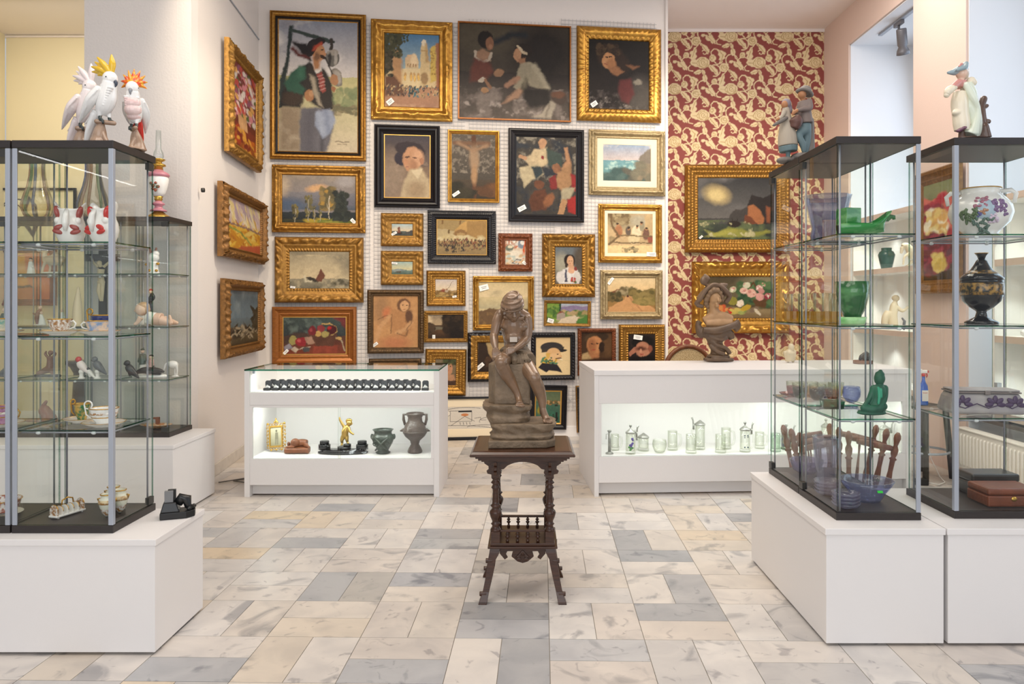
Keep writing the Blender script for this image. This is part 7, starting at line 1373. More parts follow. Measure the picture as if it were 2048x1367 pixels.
vessel('brown_pottery_urn', 'tall brown pottery urn with two loop handles in the counter window', 'urn', on(830, 5.95, LS), pr_px([(14, 0), (15, 3), (13, 8), (8, 17), (10, 24), (20, 33), (24, 40), (24, 44), (22, 48), (20, 57), (15, 62), (14, 70), (17, 76), (18, 79)], q), m_brownpot, .006,
       extra=[('loop_handle', m_brownpot, loopt([(s * 20 * q, 0, 55 * q), (s * 23 * q, 0, 66 * q), (s * 23 * q, 0, 76 * q), (s * 16 * q, 0, 76 * q)], [.010, .011, .010, .008])) for s in (-1, 1)] + [('lug', m_brownpot, MB().tube([(s * 22 * q, 0, 45 * q), (s * 30 * q, 0, 43 * q)], [.016, .004], 8)) for s in (-1, 1)] + [('relief_band', m_brownpot, ring(.0945, .155, .003, .016))])

# ------------------------------------------------------------------ right counter window: beer glasses
m_mug = glass('mug_glass', 'fdfefc', 1.1, face='e3e6dc'); m_mugg = glass('green_mug_glass', 'f0f7f0', 1.2, face='c2d6c8')
RS = .3035
def rpx(px, v): 
    """point on the counter's inner shelf seen at picture column px, v metres behind its front"""
    u = 0; 
    for _ in range(12): w = rc(u, v, RS); u += (px - CX) / F * w.y - w.x
    return rc(u, v, RS + .001)
def mug(label, px, v, r, h, lid=None, m=None, side=1, fl=True, paint=None, knob=True, name='glass_beer_mug'):
    t = thing(name, label, 'beer mug', rpx(px, v), 0, 'beer mugs in the lit counter window'); m = m or m_mug
    fn = (lambda a, z: 1 - .035 * abs(math.sin(6 * a))) if fl else None
    MB().lathe([(r * .95, 0), (r, .004), (r * .97, h * .12), (r * .93, h * .6), (r * .92, h), (r * .80, h), (r * .80, h * .6), (r * .82, .022), (.0005, .020)], 36, fn=fn).build('glass_body', m, t)
    MB().tube([(side * r * .92, 0, h * .84), (side * r * 1.45, 0, h * .80), (side * r * 1.62, 0, h * .5), (side * r * 1.4, 0, h * .22), (side * r * .95, 0, h * .16)], [.007, .008, .008, .008, .007], 10).build('handle', m, t)
    if lid:
        top = [(r * .98, h + .001), (r * 1.0, h + .007), (r * .9, h + .014), (r * .6, h + .024), (r * .25, h + .034), (r * .1, h + .04)]
        o = MB().lathe(top + ([(r * .1, h + .046), (r * .28, h + .056), (r * .22, h + .066), (.002, h + .072)] if knob else []), 28).build('pewter_lid', m_pewter, t)
        MB().tube([(side * r * .95, 0, h + .006), (side * r * 1.25, 0, h + .012), (side * r * 1.32, 0, h + .04), (side * r * 1.55, 0, h + .06)], [.006, .007, .006, .008], 8).build('thumb_lift', m_pewter, o)
        MB().tube([(side * r * 1.22, 0, h * .82), (side * r * 1.22, 0, h + .012)], .008, 8).build('hinge', m_pewter, o)
    if paint:
        b = MB()
        for x, z, q in paint[1]: a = x; b.ell((math.sin(a) * r * .97, -math.cos(a) * r * .97, z), (q, q * .5, q))
        b.build('painted_flowers', paint[0], t)
        if len(paint) > 2:
            b = MB()
            for x, z, q in paint[3]: b.ell((math.sin(x) * r * .97, -math.cos(x) * r * .97, z), (q, q * .5, q * .7))
            b.build('painted_leaves', paint[2], t)
    return t
tk = thing('pewter_cylinder', 'slim pewter cylinder on a round foot at the left of the mug window', 'pewter cylinder', rpx(1219, .10), 0)
MB().lathe([(.030, 0), (.031, .006), (.02, .012), (.012, .016)], 24).build('round_foot', m_pewter, tk); MB().lathe(cyl(.0115, .0165, .166), 20).build('tube', m_pewter, tk); MB().lathe([(.012, .1665), (.017, .172), (.017, .178), (.012, .18)], 20).build('rim', m_pewter, tk); MB().tube([(-.012, 0, .15), (-.026, 0, .15), (-.026, 0, .11)], .002, 6).build('hook', m_pewter, tk)
m_viol = pmat('violet_enamel', '5d4f9a'); m_leafe = pmat('leaf_enamel', '4f8a4a')
mug('plain glass mug behind the pewter cylinder', 1230, .24, .034, .125, side=1)
mug('glass mug painted with violets under a pewter lid', 1261, .09, .039, .155, lid=1, fl=False, paint=(m_viol, [(.1, .075, .010), (-.2, .07, .009), (.3, .085, .009), (.0, .06, .009), (.25, .118, .010), (.35, .108, .008)], m_leafe, [(-.3, .055, .013), (0, .045, .012), (.2, .05, .012), (-.15, .035, .010)]))
mug('short wide glass mug under a flat pewter lid', 1287, .20, .044, .100, lid=1, knob=False, side=-1)
b = thing('round_glass_bowl', 'round clear glass bowl among the mugs', 'glass bowl', rpx(1319, .12), 0, 'beer mugs in the lit counter window'); MB().lathe(hollow([(.03, 0), (.04, .01), (.054, .045), (.056, .07), (.05, .1)], .003), 28).build('bowl', m_mug, b)
mug('tall plain glass mug right of the round bowl', 1345, .22, .042, .150)
mug('ribbed glass mug in front of the tall lidded mug', 1382, .09, .043, .145)
mug('tall glass mug with a flat lid and red disc', 1400, .24, .042, .19, lid=1, knob=False, side=-1)
mug('ribbed glass mug, front one of the pair near the window middle', 1441, .10, .044, .140)
mug('taller glass mug, rear one of the pair near the window middle', 1452, .25, .042, .165)
mug('faceted glass mug with painted sprigs under a pointed pewter lid', 1490, .12, .042, .165, lid=1, paint=(pmat('sprig_enamel', '4a5a6a'), [(-.3, .13, .006), (.3, .13, .006), (-.3, .04, .006), (.3, .04, .006), (-.3, .115, .005), (.3, .118, .005)]))
mug('plain glass mug behind the painted sprig mug', 1519, .25, .040, .130)
mug('greenish glass mug beside the case frame', 1551, .12, .042, .14, m=m_mugg)
mug('grey glass mug under a domed pewter lid, seen through the case', 1573, .20, .044, .13, lid=1, m=glass('smoky_mug_glass', 'd8dad2', 1.2, face='a3a79c'))
mug('tall lidded mug seen between the spindles of the wooden rack', 1652, .2, .04, .17, lid=1); mug('plain glass mug seen behind the wooden rack', 1610, .24, .04, .13)
mug('clear glass mug under a bell-shaped pewter lid, last in the window', 1769, .16, .044, .155, lid=1)

# ------------------------------------------------------------------ on the right counter: bust, statuette, bear; chair behind
m_bust = mat('bust_terracotta', 'b08c66', .5, noise=('8f6e4c', 14, .3)); m_bustd = mat('bust_dark_patina', '6b543f', .42, noise=('4a392b', 12, .3), bump=(.3, 30)); m_busth = mat('bust_hat_patina', '5c4739', .45, noise=('77614c', 12, .3)); m_bhair = mat('bust_hair_patina', '8d7358', .55, noise=('6d563f', 16, .3))
kB = 1 / (7.19 * 229.5)
bz = .952
figure('terracotta_bust', 'dark terracotta bust of a lady in a floppy bow hat on the counter', 'bust', Vector((X(1436, 6.56), 6.56, bz + .001)), kB, (375, 1310), [
    ('head', m_bust, [('e', 325, 415, -10, 88, 92, 118), ('t', [(310, 480, 0, 72), (315, 560, 4, 66), (330, 640, 6, 90)]), ('t', [(170, 740, 10, 50), (300, 690, 0, 84), (440, 690, 0, 84), (580, 720, 10, 56)]), ('t', [(200, 770, -10, 60), (380, 770, -40, 80), (560, 760, -10, 60)]), ('t', [(355, 400, -92, 8), (362, 440, -106, 13), (358, 458, -112, 14)]), ('e', 340, 500, -92, 26, 12, 9), ('e', 342, 530, -84, 34, 26, 24), ('t', [(290, 395, -78, 8), (325, 388, -88, 6)]), ('t', [(365, 388, -86, 6), (395, 398, -70, 8)]), ('e', 300, 450, -62, 34, 30, 32), ('e', 385, 448, -58, 28, 30, 32)]),
    ('hair', m_bhair, [('e', x, y, d, r, r, r) for x, y, d, r in ((230, 380, -30, 46), (210, 430, -10, 48), (210, 490, 10, 44), (255, 330, -56, 44), (300, 300, -74, 44), (350, 300, -74, 40), (392, 340, -58, 36), (420, 390, -30, 36), (430, 440, -10, 36), (240, 530, 20, 40), (320, 340, 50, 100))]),
    ('hat', m_busth, [('e', 310, 270, 20, 120, 110, 70), ('t', [(60, 490, 0, 26), (110, 430, -20, 40), (170, 330, -50, 34), (280, 220, -80, 24), (400, 250, -80, 26), (490, 330, -50, 36), (540, 390, 0, 34), (490, 480, 30, 36)]), ('t', [(110, 430, 20, 46), (180, 340, 60, 40), (300, 260, 90, 40), (430, 300, 80, 40), (500, 380, 40, 44)]), ('t', [(150, 530, 10, 30), (90, 520, 0, 30)]), ('t', [(200, 220, -20, 26), (150, 170, -30, 42), (180, 110, -30, 30)]), ('t', [(210, 200, -20, 20), (220, 140, -40, 34), (180, 90, -40, 22)]), ('t', [(400, 220, -50, 22), (460, 230, -40, 34), (490, 220, -30, 20)])]),
    ('drapery', m_bustd, [('t', [(110, 740, 0, 44), (90, 800, 0, 40), (130, 900, 0, 70), (170, 970, 0, 44)]), ('t', [(150, 860, -60, 44), (330, 870, -110, 60), (480, 830, -90, 50), (640, 780, -10, 50)]), ('t', [(620, 740, 0, 50), (660, 800, 0, 44), (600, 860, 0, 60)]), ('t', [(190, 900, 0, 80), (360, 930, 0, 120), (520, 920, -10, 80), (570, 1000, -20, 36)]), ('t', [(300, 960, 0, 100), (340, 1060, 0, 100), (370, 1150, 0, 96), (370, 1220, 0, 110)]), ('t', [(260, 1010, -50, 34), (340, 1080, -100, 30), (460, 1120, -80, 30), (530, 1200, -50, 36)]), ('t', [(250, 1080, -50, 34), (330, 1160, -100, 30), (440, 1210, -100, 34)]), ('t', [(240, 960, -70, 26), (380, 1000, -110, 26), (480, 980, -80, 24)])]),
    ('socle', m_bustd, [('t', [(200, 1285, 0, 26), (550, 1285, 0, 26)]), ('t', [(200, 1285, -110, 26), (550, 1285, -110, 26)]), ('t', [(210, 1290, 90, 26), (540, 1290, 90, 26)]), ('e', 375, 1240, 0, 170, 130, 40)])], .006, smooth=3)
ks = 1 / (6.827 * 222)
figure('white_bust_statuette', 'small cream statuette of a woman seen through the case on the counter', 'statuette', Vector((X(1580, 6.45), 6.45, bz + .001)), ks, (275, 1045), [('figure', pmat('cream_alabaster', 'dccdb0', .4), [('e', 290, 860, 0, 40, 42, 48), ('t', [(275, 890, 0, 26), (270, 930, 0, 62), (270, 990, 0, 56), (275, 1040, 0, 60)]), ('t', [(215, 930, 0, 26), (225, 990, 0, 20), (245, 1040, -10, 18)]), ('t', [(330, 920, 0, 26), (330, 980, 0, 20), (310, 1040, -10, 18)])])], .004)
t = thing('black_cat_figure', 'small black seated animal figure on a wooden block on the counter', 'figurine', Vector((X(1726, 6.35), 6.35, bz + .001)))
MB().lathe([(.075, 0), (.078, .004), (.078, .024), (.074, .027)], 32).build('wooden_block', m_carved, t); b = MB(); b.tube([(.02, 0, .028), (.025, 0, .06), (.03, 0, .085), (.02, 0, .1)], [.028, .03, .022, .01], 12); b.tube([(-.03, 0, .03), (-.015, 0, .055), (.02, 0, .08)], [.01, .02, .02], 12); b.build('animal', m_dk, t, remesh=.004, smooth=2)
def cane_chair():
    Z = 7.35; t = thing('cane_back_chair', 'wooden chair with an oval cane back peeping over the counter', 'chair', (X(1378, Z), Z, 0), R(8))
    ov = [(.235 * math.cos(a), .02, .80 + .24 * math.sin(a)) for a in [2 * math.pi * i / 32 for i in range(32)]]
    MB().tube(ov, .022, 10, loop=True).build('back_frame', m_carved, t)
    b = MB(); b.prism([(.22 * math.cos(a), .80 + .225 * math.sin(a)) for a in [2 * math.pi * i / 32 for i in range(32)]], .016, .022); o = b.build('cane_panel', mat('woven_cane', 'd6bd92', .7, noise=('a58a5c', 120, .1)), t)
    MB().lathe([(.25, .43), (.27, .445), (.27, .47), (.24, .49)], 28, (0, -.24, 0)).build('seat', mat('woven_cane', 'd6bd92'), t)
    for x, y in ((-.2, -.44), (.2, -.44)): MB().tube([(x * .9, y * .95, .43), (x, y, .2), (x * 1.05, y, 0)], [.026, .02, .012], 10).build('leg', m_carved, t)
    for x in (-.17, .17): MB().tube([(x, .0, .63), (x, -.02, .43), (x * 1.05, .03, 0)], [.02, .022, .014], 10).build('leg', m_carved, t)
cane_chair()
# ------------------------------------------------------------------ right glass cases: green, yellow and lavender glass
m_mal = pmat('malachite_glass', '1f8634', .12, noise=('8fc987', 9, .16, (1, 1, 2.5))); m_mald = pmat('dark_malachite_glass', '125a24', .12, noise=('6aa868', 8, .14, (1, 1, 2)))
for _m in (m_mal, m_mald):
    _r = next(n for n in _m.node_tree.nodes if n.bl_idname == 'ShaderNodeValToRGB').color_ramp.elements; _r[0].position, _r[1].position = .46, .72
m_mall = pmat('light_malachite_glass', '69c268', .15, noise=('b9e6a8', 10, .2))
m_lav = glass('lavender_glass', 'edecf5', 1.3, face='c9c9df', milk=.10); m_lavd = glass('blue_lavender_glass', 'e6e8f5', 1.3, face='b0b6d8', milk=.13); m_lavp = glass('pale_lavender_glass', 'f3f0f6', 1.2, face='d8d2e2', milk=.12)
m_yelg = glass('yellow_glass', 'f5eaa8', 1.2, face='e0b82a', milk=.4); m_clr = glass('tumbler_glass', 'fafbf6', 1.2, face='d9dacb')
G = 'green glassware in the right case'
def box_vase():
    Z = 3.49; s = F / Z; t = thing('green_box_vase', 'square green marbled glass vase standing behind the boat bowl on the top shelf', 'glass vase', on(1697, Z + .14, SC[0]), R(14), G)
    b = MB(); w = .041; h = 62 / s; b.lathe([(w * 1.41, 0), (w * 1.38, h), (w * 1.18, h), (w * 1.18, .01), (.0005, .01)], 4, rot=rotm('Z', 45), smooth=False); b.build('body', m_mal, t, bevel=.006)
    t = thing('green_boat_bowl', 'long green marbled glass bowl with a curled prow on the top shelf', 'glass bowl', on(1722, Z, SC[0]), 0, G)
    v = []; N_ = 22
    for wl in (1.0, .90):
        for i in range(N_ + 1):
            f = i / N_; x = -.105 + .205 * f; up = .085 * max(0, f - .55) ** 1.6 * 2.2; wd = (.052 * math.sin(math.pi * min(1, max(0, f * .86 + .08))) ** .6 + .006) * wl
            for (c, z) in ((-1, .048), (-.86, .024), (-.5, .004), (.5, .004), (.86, .024), (1, .048)): v.append((x + (.03 * f if z > .04 else 0), c * wd, z + up * (z / .048 + .15) + (0 if wl == 1 else .006) + (0 if f > .1 else .0)))
    f = []
    for o in (0, (N_ + 1) * 6):
        for i in range(N_):
            for k in range(5): q = [o + i * 6 + k, o + i * 6 + k + 1, o + i * 6 + 7 + k, o + i * 6 + 6 + k]; f.append(q if o == 0 else q[::-1])
    M_ = (N_ + 1) * 6
    for i in range(N_): f += [(i * 6, i * 6 + 6, M_ + i * 6 + 6, M_ + i * 6), (i * 6 + 5, M_ + i * 6 + 5, M_ + i * 6 + 11, i * 6 + 11)]
    for e in (0, N_ * 6): f += [tuple(range(e, e + 6)), tuple(range(M_ + e, M_ + e + 6))]
    MB().add(v, f).build('bowl', m_mal, t)
    MB().tube([(.115, 0, .075), (.135, 0, .088), (.150, 0, .086), (.152, 0, .074)], [.014, .012, .010, .007], 10).build('curled_prow', m_mald, t)
box_vase()
vessel('green_tapered_vase', 'large dark green marbled glass vase on the second shelf', 'glass vase', on(1705, 3.56, SC[1]) + Vector((0, 0, .022)), [(.030, 0), (.036, .01), (.056, .05), (.072, .12), (.077, .178)], m_mald, .006, 8, group=G, rz=R(22))
vessel('green_scallop_dish', 'light green scalloped glass dish under the tapered vase', 'glass dish', on(1705, 3.56, SC[1]), [(.055, 0), (.058, .006), (.061, .018), (.064, .034)], m_mall, .005, 40, group=G, fn=lambda a, z: 1 + (.05 * math.cos(8 * a) if z > .015 else 0), sx=1, sy=.8)
vessel('fluted_lavender_vase', 'big fluted lavender glass vase on the top shelf of the rear case', 'glass vase', on(1655, 4.03, SC[0]), [(.075, 0), (.082, .01), (.088, .05), (.078, .085), (.092, .15), (.112, .24), (.118, .26)], m_lavd, .006, 48, fn=lambda a, z: 1 + .035 * math.cos(12 * a) * min(1, z / .08))
def tumbler(label, px, Z, r, h, base):
    t = thing('yellow_based_tumbler', label, 'tumbler', on(px, Z, SC[1]), 0, 'yellow-based tumblers on the second shelf of the rear case')
    MB().lathe([(r, 0), (r * 1.02, base * .2), (r, base), (r * .86, base), (r * .82, base * .3), (.0005, base * .3)], 8, smooth=False).build('yellow_base', m_yelg, t); MB().lathe([(r * .98, base + .0005), (r * 1.04, h), (r * .98, h), (r * .92, base + .0005)], 24, close=False).build('clear_upper', m_clr, t)
for i, (px, Z, r, h) in enumerate(((1577, 4.17, .022, .15), (1590, 4.20, .022, .15), (1605, 4.10, .023, .15), (1622, 4.16, .026, .155), (1637, 4.02, .026, .15), (1655, 4.12, .028, .155), (1668, 4.0, .026, .15), (1676, 4.08, .024, .12))):
    tumbler('%s from the left of the yellow-based tumblers on the second shelf' % ORD[i], px, Z, r, h, .055)
kc2 = 1 / (3.906 * 440)
figure('green_glass_buddha', 'dark green matt glass seated meditating figure on the third shelf', 'statuette', on(1743, 3.46, SC[2]), kc2, (815, 520), [('seated_figure', mat('matt_green_glass', '12684a', .45, noise=('08402f', 12, .3)), [
    ('e', 815, 502, 0, 116, 70, 18), ('e', 815, 488, 0, 108, 66, 14), ('t', [(740, 460, -30, 26), (800, 470, -46, 30), (880, 455, -30, 36)]), ('t', [(900, 450, -10, 34), (830, 462, -52, 26), (770, 455, -40, 22)]), ('t', [(845, 450, 10, 62), (860, 390, 6, 54), (868, 330, 0, 56), (876, 290, 0, 44)]), ('t', [(880, 290, 0, 30), (880, 262, 0, 26)]), ('e', 876, 232, -4, 42, 42, 50), ('e', 880, 200, 0, 36, 36, 26), ('e', 886, 176, 0, 16, 16, 14), ('e', 848, 240, -28, 7, 9, 9),
    ('t', [(830, 310, 0, 26), (806, 370, -4, 22), (780, 410, -10, 18), (750, 440, -24, 15)]), ('t', [(918, 310, 0, 28), (912, 370, -10, 26), (890, 420, -34, 20), (850, 440, -50, 16)]), ('e', 912, 245, 0, 7, 12, 22), ('e', 846, 250, 6, 6, 10, 20)]), ('robe_fold', mat('light_green_glass', '2f9a78', .45), [('t', [(846, 300, -48, 10), (850, 360, -56, 12), (840, 420, -64, 10)]), ('t', [(866, 310, -54, 8), (866, 370, -58, 9)])])], .003)
vessel('blue_glass_ball_bowl', 'small round blue glass bowl beside the green seated figure', 'glass bowl', on(1703, 3.89, SC[2]), [(.012, 0), (.03, .012), (.043, .035), (.045, .06), (.040, .085)], glass('pale_blue_glass', 'e3e7f7', 1.2, face='a9b2dc'), .004)
vessel('green_square_ashtray', 'dark green square glass ashtray on the third shelf', 'ashtray', on(1664, 3.70, SC[2]), [(.058, 0), (.062, .004), (.066, .034), (.070, .038)], glass('bottle_green_glass', '7fc0a6', 1.2, face='3f8f74'), .02, 4, rz=R(38))
for i, (px, Z, c, nm) in enumerate(((1588, 4.15, 'b05a5a', 'red'), (1600, 4.08, '7fb8a4', 'mint green'), (1620, 4.13, 'd0a040', 'amber'), (1634, 4.0, '5f5648', 'smoky brown'), (1650, 4.08, '9a98c0', 'lilac'), (1666, 3.98, 'cf8a6a', 'salmon'), (1672, 4.1, 'd8cf7a', 'lemon'))):
    vessel('coloured_glass_cup', 'small %s glass cup on the third shelf of the rear case' % nm, 'glass cup', on(px, Z, SC[2]), [(.016, 0), (.03, .012), (.038, .035), (.040, .06)], glass('cup_glass_' + nm.split()[0], [min(1, .62 + .38 * q) for q in lin(c)[:3]], 1.2, face=[.3 + .7 * q for q in lin(c)[:3]]), .003, 24, extra=[('clear_upper', m_clr, MB().lathe([(.040, .0605), (.041, .085), (.039, .085), (.038, .0605)], 24, close=False))], group='small coloured glass cups')
vessel('amber_glass_dish', 'flat amber glass dish at the far end of the third shelf', 'glass dish', on(1580, 4.20, SC[2]), [(.03, 0), (.05, .008), (.058, .018)], glass('amber_dish_glass', 'd88a50', 1.2, face='a8501c'), .003, 24)
CB = PHR + .0325
vessel('tall_lavender_vase', 'tall tapering lavender glass vase with raised figures on the case floor', 'glass vase', on(1652, 3.92, CB), [(.040, 0), (.046, .01), (.048, .03), (.060, .14), (.069, .235)], m_lav, .006, 40, fn=lambda a, z: 1 + .03 * math.sin(5 * a + z * 30) * math.sin(z * 50))
vessel('violet_glass_bowl', 'deep violet ribbed glass bowl behind the tall lavender vase', 'glass bowl', on(1613, 4.13, CB), [(.04, 0), (.07, .02), (.085, .06), (.088, .075)], glass('violet_glass', 'd8d3e6', 1.2, face='9a8fbc', milk=.2), .004, 36, fn=lambda a, z: 1 + .03 * math.cos(14 * a))
tb_ = vessel('large_blue_glass_bowl', 'large blue lavender glass bowl with a green sticker on the case floor', 'glass bowl', on(1733, 3.56, CB), [(.060, 0), (.064, .008), (.074, .022), (.078, .034), (.102, .064), (.121, .098)], m_lavd, .006, 56, fn=lambda a, z: 1 + .018 * math.cos(14 * a) * min(1, z / .05))
o = MB().cbox((0, 0, 0), (.024, .001, .011)).build('green_sticker', mat('neon_green_sticker', '22d83a', .5), tb_); o.location = (.012, -.112, .066); o.rotation_euler = (R(-38), 0, 0)
for i, (px, Z, m, l) in enumerate(((1692, 3.425, m_lavp, 'front stack'), (1655, 3.66, m_lavp, 'rear stack'))):
    for k in range(4):
        vessel('small_lavender_bowl', 'small lavender glass bowl, %s from the bottom of the %s on the case floor' % (ORD[k], l), 'glass bowl', on(px, Z, CB) + Vector((0, 0, k * .0155)), [(.030, 0), (.036, .004), (.056, .014), (.062, .026)], m_lav if i == 0 else m, .003, 32, group='stacked small lavender bowls', fn=lambda a, z: 1 + .02 * math.cos(9 * a))
# second case
UZ = 3.58
def round_vase():
    q = UZ / F; t = thing('round_painted_vase', 'round white two-handled vase painted with flowers on the top shelf', 'vase', on(1961, UZ, SC[0]), R(-31))
    pr = pr_px([(34, 0), (36, 3), (30, 7), (36, 14), (52, 30), (58, 48), (55, 64), (44, 78), (33, 86), (34, 92), (37, 97)], q)
    MB().lathe(hollow(pr, .004), 44).build('body', m_porc, t); ring(.0885, .226, .004, .004).build('gilt_rim', m_gilt, t); ring(.086, 0.002, .002, .006).build('gilt_foot_line', m_gilt, t)
    for s in (-1, 1): MB().tube([(s * 34 * q, 0, 90 * q), (s * 52 * q, 0, 91 * q), (s * 60 * q, 0, 84 * q), (s * 57 * q, 0, 66 * q)], [.010, .011, .010, .008], 10).build('handle', m_porc, t)
    def on_b(x, z, r, m, nm, rnd, n, ar=1):
        b = MB(); rg = random.Random(rnd)
        for _ in range(n):
            a = R(x + rg.uniform(-1, 1) * r); zz = (z + rg.uniform(-1, 1) * r * .8); rr = np.interp(zz, [0, 14, 30, 48, 64, 78], [34, 36, 52, 58, 55, 44]) * q * .985
            b.ell((math.sin(a) * rr, -math.cos(a) * rr, zz * q), (.010 * ar, .008, .007), rotm('Y', rg.uniform(0, 180)) if ar == 1 else rotm('Y', rg.uniform(20, 160)))
        b.build(nm, m, t)
    E_ = lambda n, c: pmat(n, c, .25)
    b = MB(); b.ell((.012, -.058 * 0 - .118 * .93, 50 * q), (.055, .028, .052)); b.build('painted_medallion', E_('sky_medallion', 'a9bccb'), t)
    on_b(38, 54, 17, E_('purple_flower_enamel', '7d5f8a'), 'purple_flowers', 1, 30); on_b(-22, 38, 15, E_('leaf_green_enamel', '566b45'), 'green_leaves', 2, 22, 1.8); on_b(4, 20, 20, E_('fern_enamel', '5a7468'), 'fern_leaves', 3, 22, 1.6); on_b(0, 66, 14, E_('pink_sprig_enamel', 'a86a7c'), 'pink_sprigs', 4, 16); on_b(6, 46, 5, E_('figure_enamel', 'b07f62'), 'painted_figure', 5, 6); on_b(-2, 42, 4, E_('violet_cloth_enamel', '5a5796'), 'painted_cloth', 6, 4); on_b(28, 34, 11, E_('pale_petal_enamel', 'd6c2d6'), 'pale_flowers', 7, 14)
round_vase()
def black_urn():
    q = UZ / F; t = thing('black_lidded_urn', 'glossy black lidded urn with a gold frieze on the second shelf', 'urn', on(1963, UZ, SC[1]), 0); m_bg = pmat('black_urn_glaze', '0f1118', .1); m_fr = pmat('gold_frieze', '1c1610', .3, noise=('a57c34', 55, .10))
    L = lambda r: pr_px(r, q)
    MB().lathe(L([(30, 0), (31, 4), (24, 8), (12, 14), (9, 24), (11, 27)]), 36).build('foot', m_bg, t); MB().lathe(L([(10, 26), (22, 34), (34, 46), (38, 58), (39, 64)]), 44).build('bowl', m_bg, t); MB().lathe(L([(38.6, 58), (39.6, 66), (39.4, 78), (38.6, 82)]), 44).build('gold_frieze', m_fr, t); MB().lathe(L([(38, 81), (38.5, 86), (38, 88)]), 44).build('neck', m_bg, t)
    o = MB().lathe(L([(39, 88.3), (40, 91), (34, 97), (22, 106), (14, 118), (10, 126), (7, 130)]), 44).build('lid', m_bg, t); MB().lathe(L([(28, 102), (30, 100), (24, 105.5), (22.4, 107)]), 40, close=False).build('gold_line', m_fr, o); MB().lathe(L([(6, 130), (8, 136), (11, 140), (12, 142)]), 24).build('lid_knob', m_bg, o); ring(12.4 * q, 141 * q, .004, .003).build('gold_rim', m_gilt, o)
black_urn()
def glass_casket():
    Z = 3.56; t = thing('etched_glass_casket', 'frosted glass casket with purple vine leaves on the third shelf', 'casket', on(1961, Z, SC[2]), R(-8)); m_fg2 = mat('frosted_glass_casket', 'b9b2ac', .35, noise=('8f8790', 12, .3)); m_pl = mat('plum_relief', '4a3556', .35); m_met = mat('casket_metal', '8a7f7c', .35, .6)
    v = []
    for w, d, z in ((.155, .075, 0), (.165, .085, .012), (.15, .072, .075), (.14, .064, .095)): v += [(-w, -d, z), (w, -d, z), (w, d, z), (-w, d, z)]
    f = [(i * 4 + k, i * 4 + (k + 1) % 4, i * 4 + 4 + (k + 1) % 4, i * 4 + 4 + k) for i in range(3) for k in range(4)] + [(3, 2, 1, 0), (12, 13, 14, 15)]
    MB().add(v, f, 0, False).build('casket_body', m_fg2, t, bevel=.01)
    b = MB()
    for s in (-1, 1): b.box(-.146, s * .064, .0955, .146, s * .073, .103); b.box(s * .136, -.064, .0955, s * .146, .064, .103)
    b.build('metal_rim', m_met, t, bevel=.002); o = MB().box(-.142, -.068, .104, .142, .068, .112).build('lid', m_fg2, t, bevel=.004); o.rotation_euler = (R(0), 0, 0)
    for c, y0 in ((-.11, 0), (.03, 0), (.115, 0)):
        b = MB()
        for k in range(5): a = R(90 + (k - 2) * 48); b.ell((c + math.cos(a) * .026, -.0795, .048 + math.sin(a) * .022), (.019, .005, .011), rotm('Y', -math.degrees(a)))
        b.build('vine_leaf', m_pl, t)
    MB().tube([(-.14, -.083, .04), (-.10, -.083, .028), (-.05, -.083, .05), (0, -.083, .03), (.06, -.083, .05), (.10, -.083, .03), (.14, -.083, .05)], .0025, 6).build('vine_stem', m_pl, t)
    MB().box(-.012, -.078, .09, .012, -.066, .108).build('clasp', m_met, t, bevel=.002)
glass_casket()
def case_box(label, px, Z, w, d, h, m, name, brass=True, rz=0):
    t = thing(name, label, 'box', on(px, Z, CB), rz); hb = h * .62
    MB().box(-w / 2, -d / 2, 0, w / 2, d / 2, hb).build('box_body', m, t, bevel=.008); MB().box(-w / 2, -d / 2, hb + .001, w / 2, d / 2, h).build('box_lid', m, t, bevel=.010)
    if brass: MB().lathe([(.012, -.0015), (.010, .0015)], 18, (0, -d / 2 - .001, hb * .72), rot=rotm('X', 90), sx=1.2).build('lock_plate', m_brass, t)
    return t
case_box('worn brown leather box with a brass lock on the dark case floor', 2005, 3.52, .235, .17, .083, mat('worn_leather', '86401a', .4, noise=('55260f', 9, .3), bump=(.2, 60)), 'leather_box')
case_box('dark grey metal-edged box behind the leather box', 1975, 3.70, .23, .14, .105, mat('dark_metal_box', '403d3b', .3, .3, noise=('2a2827', 10, .3)), 'metal_box', False)

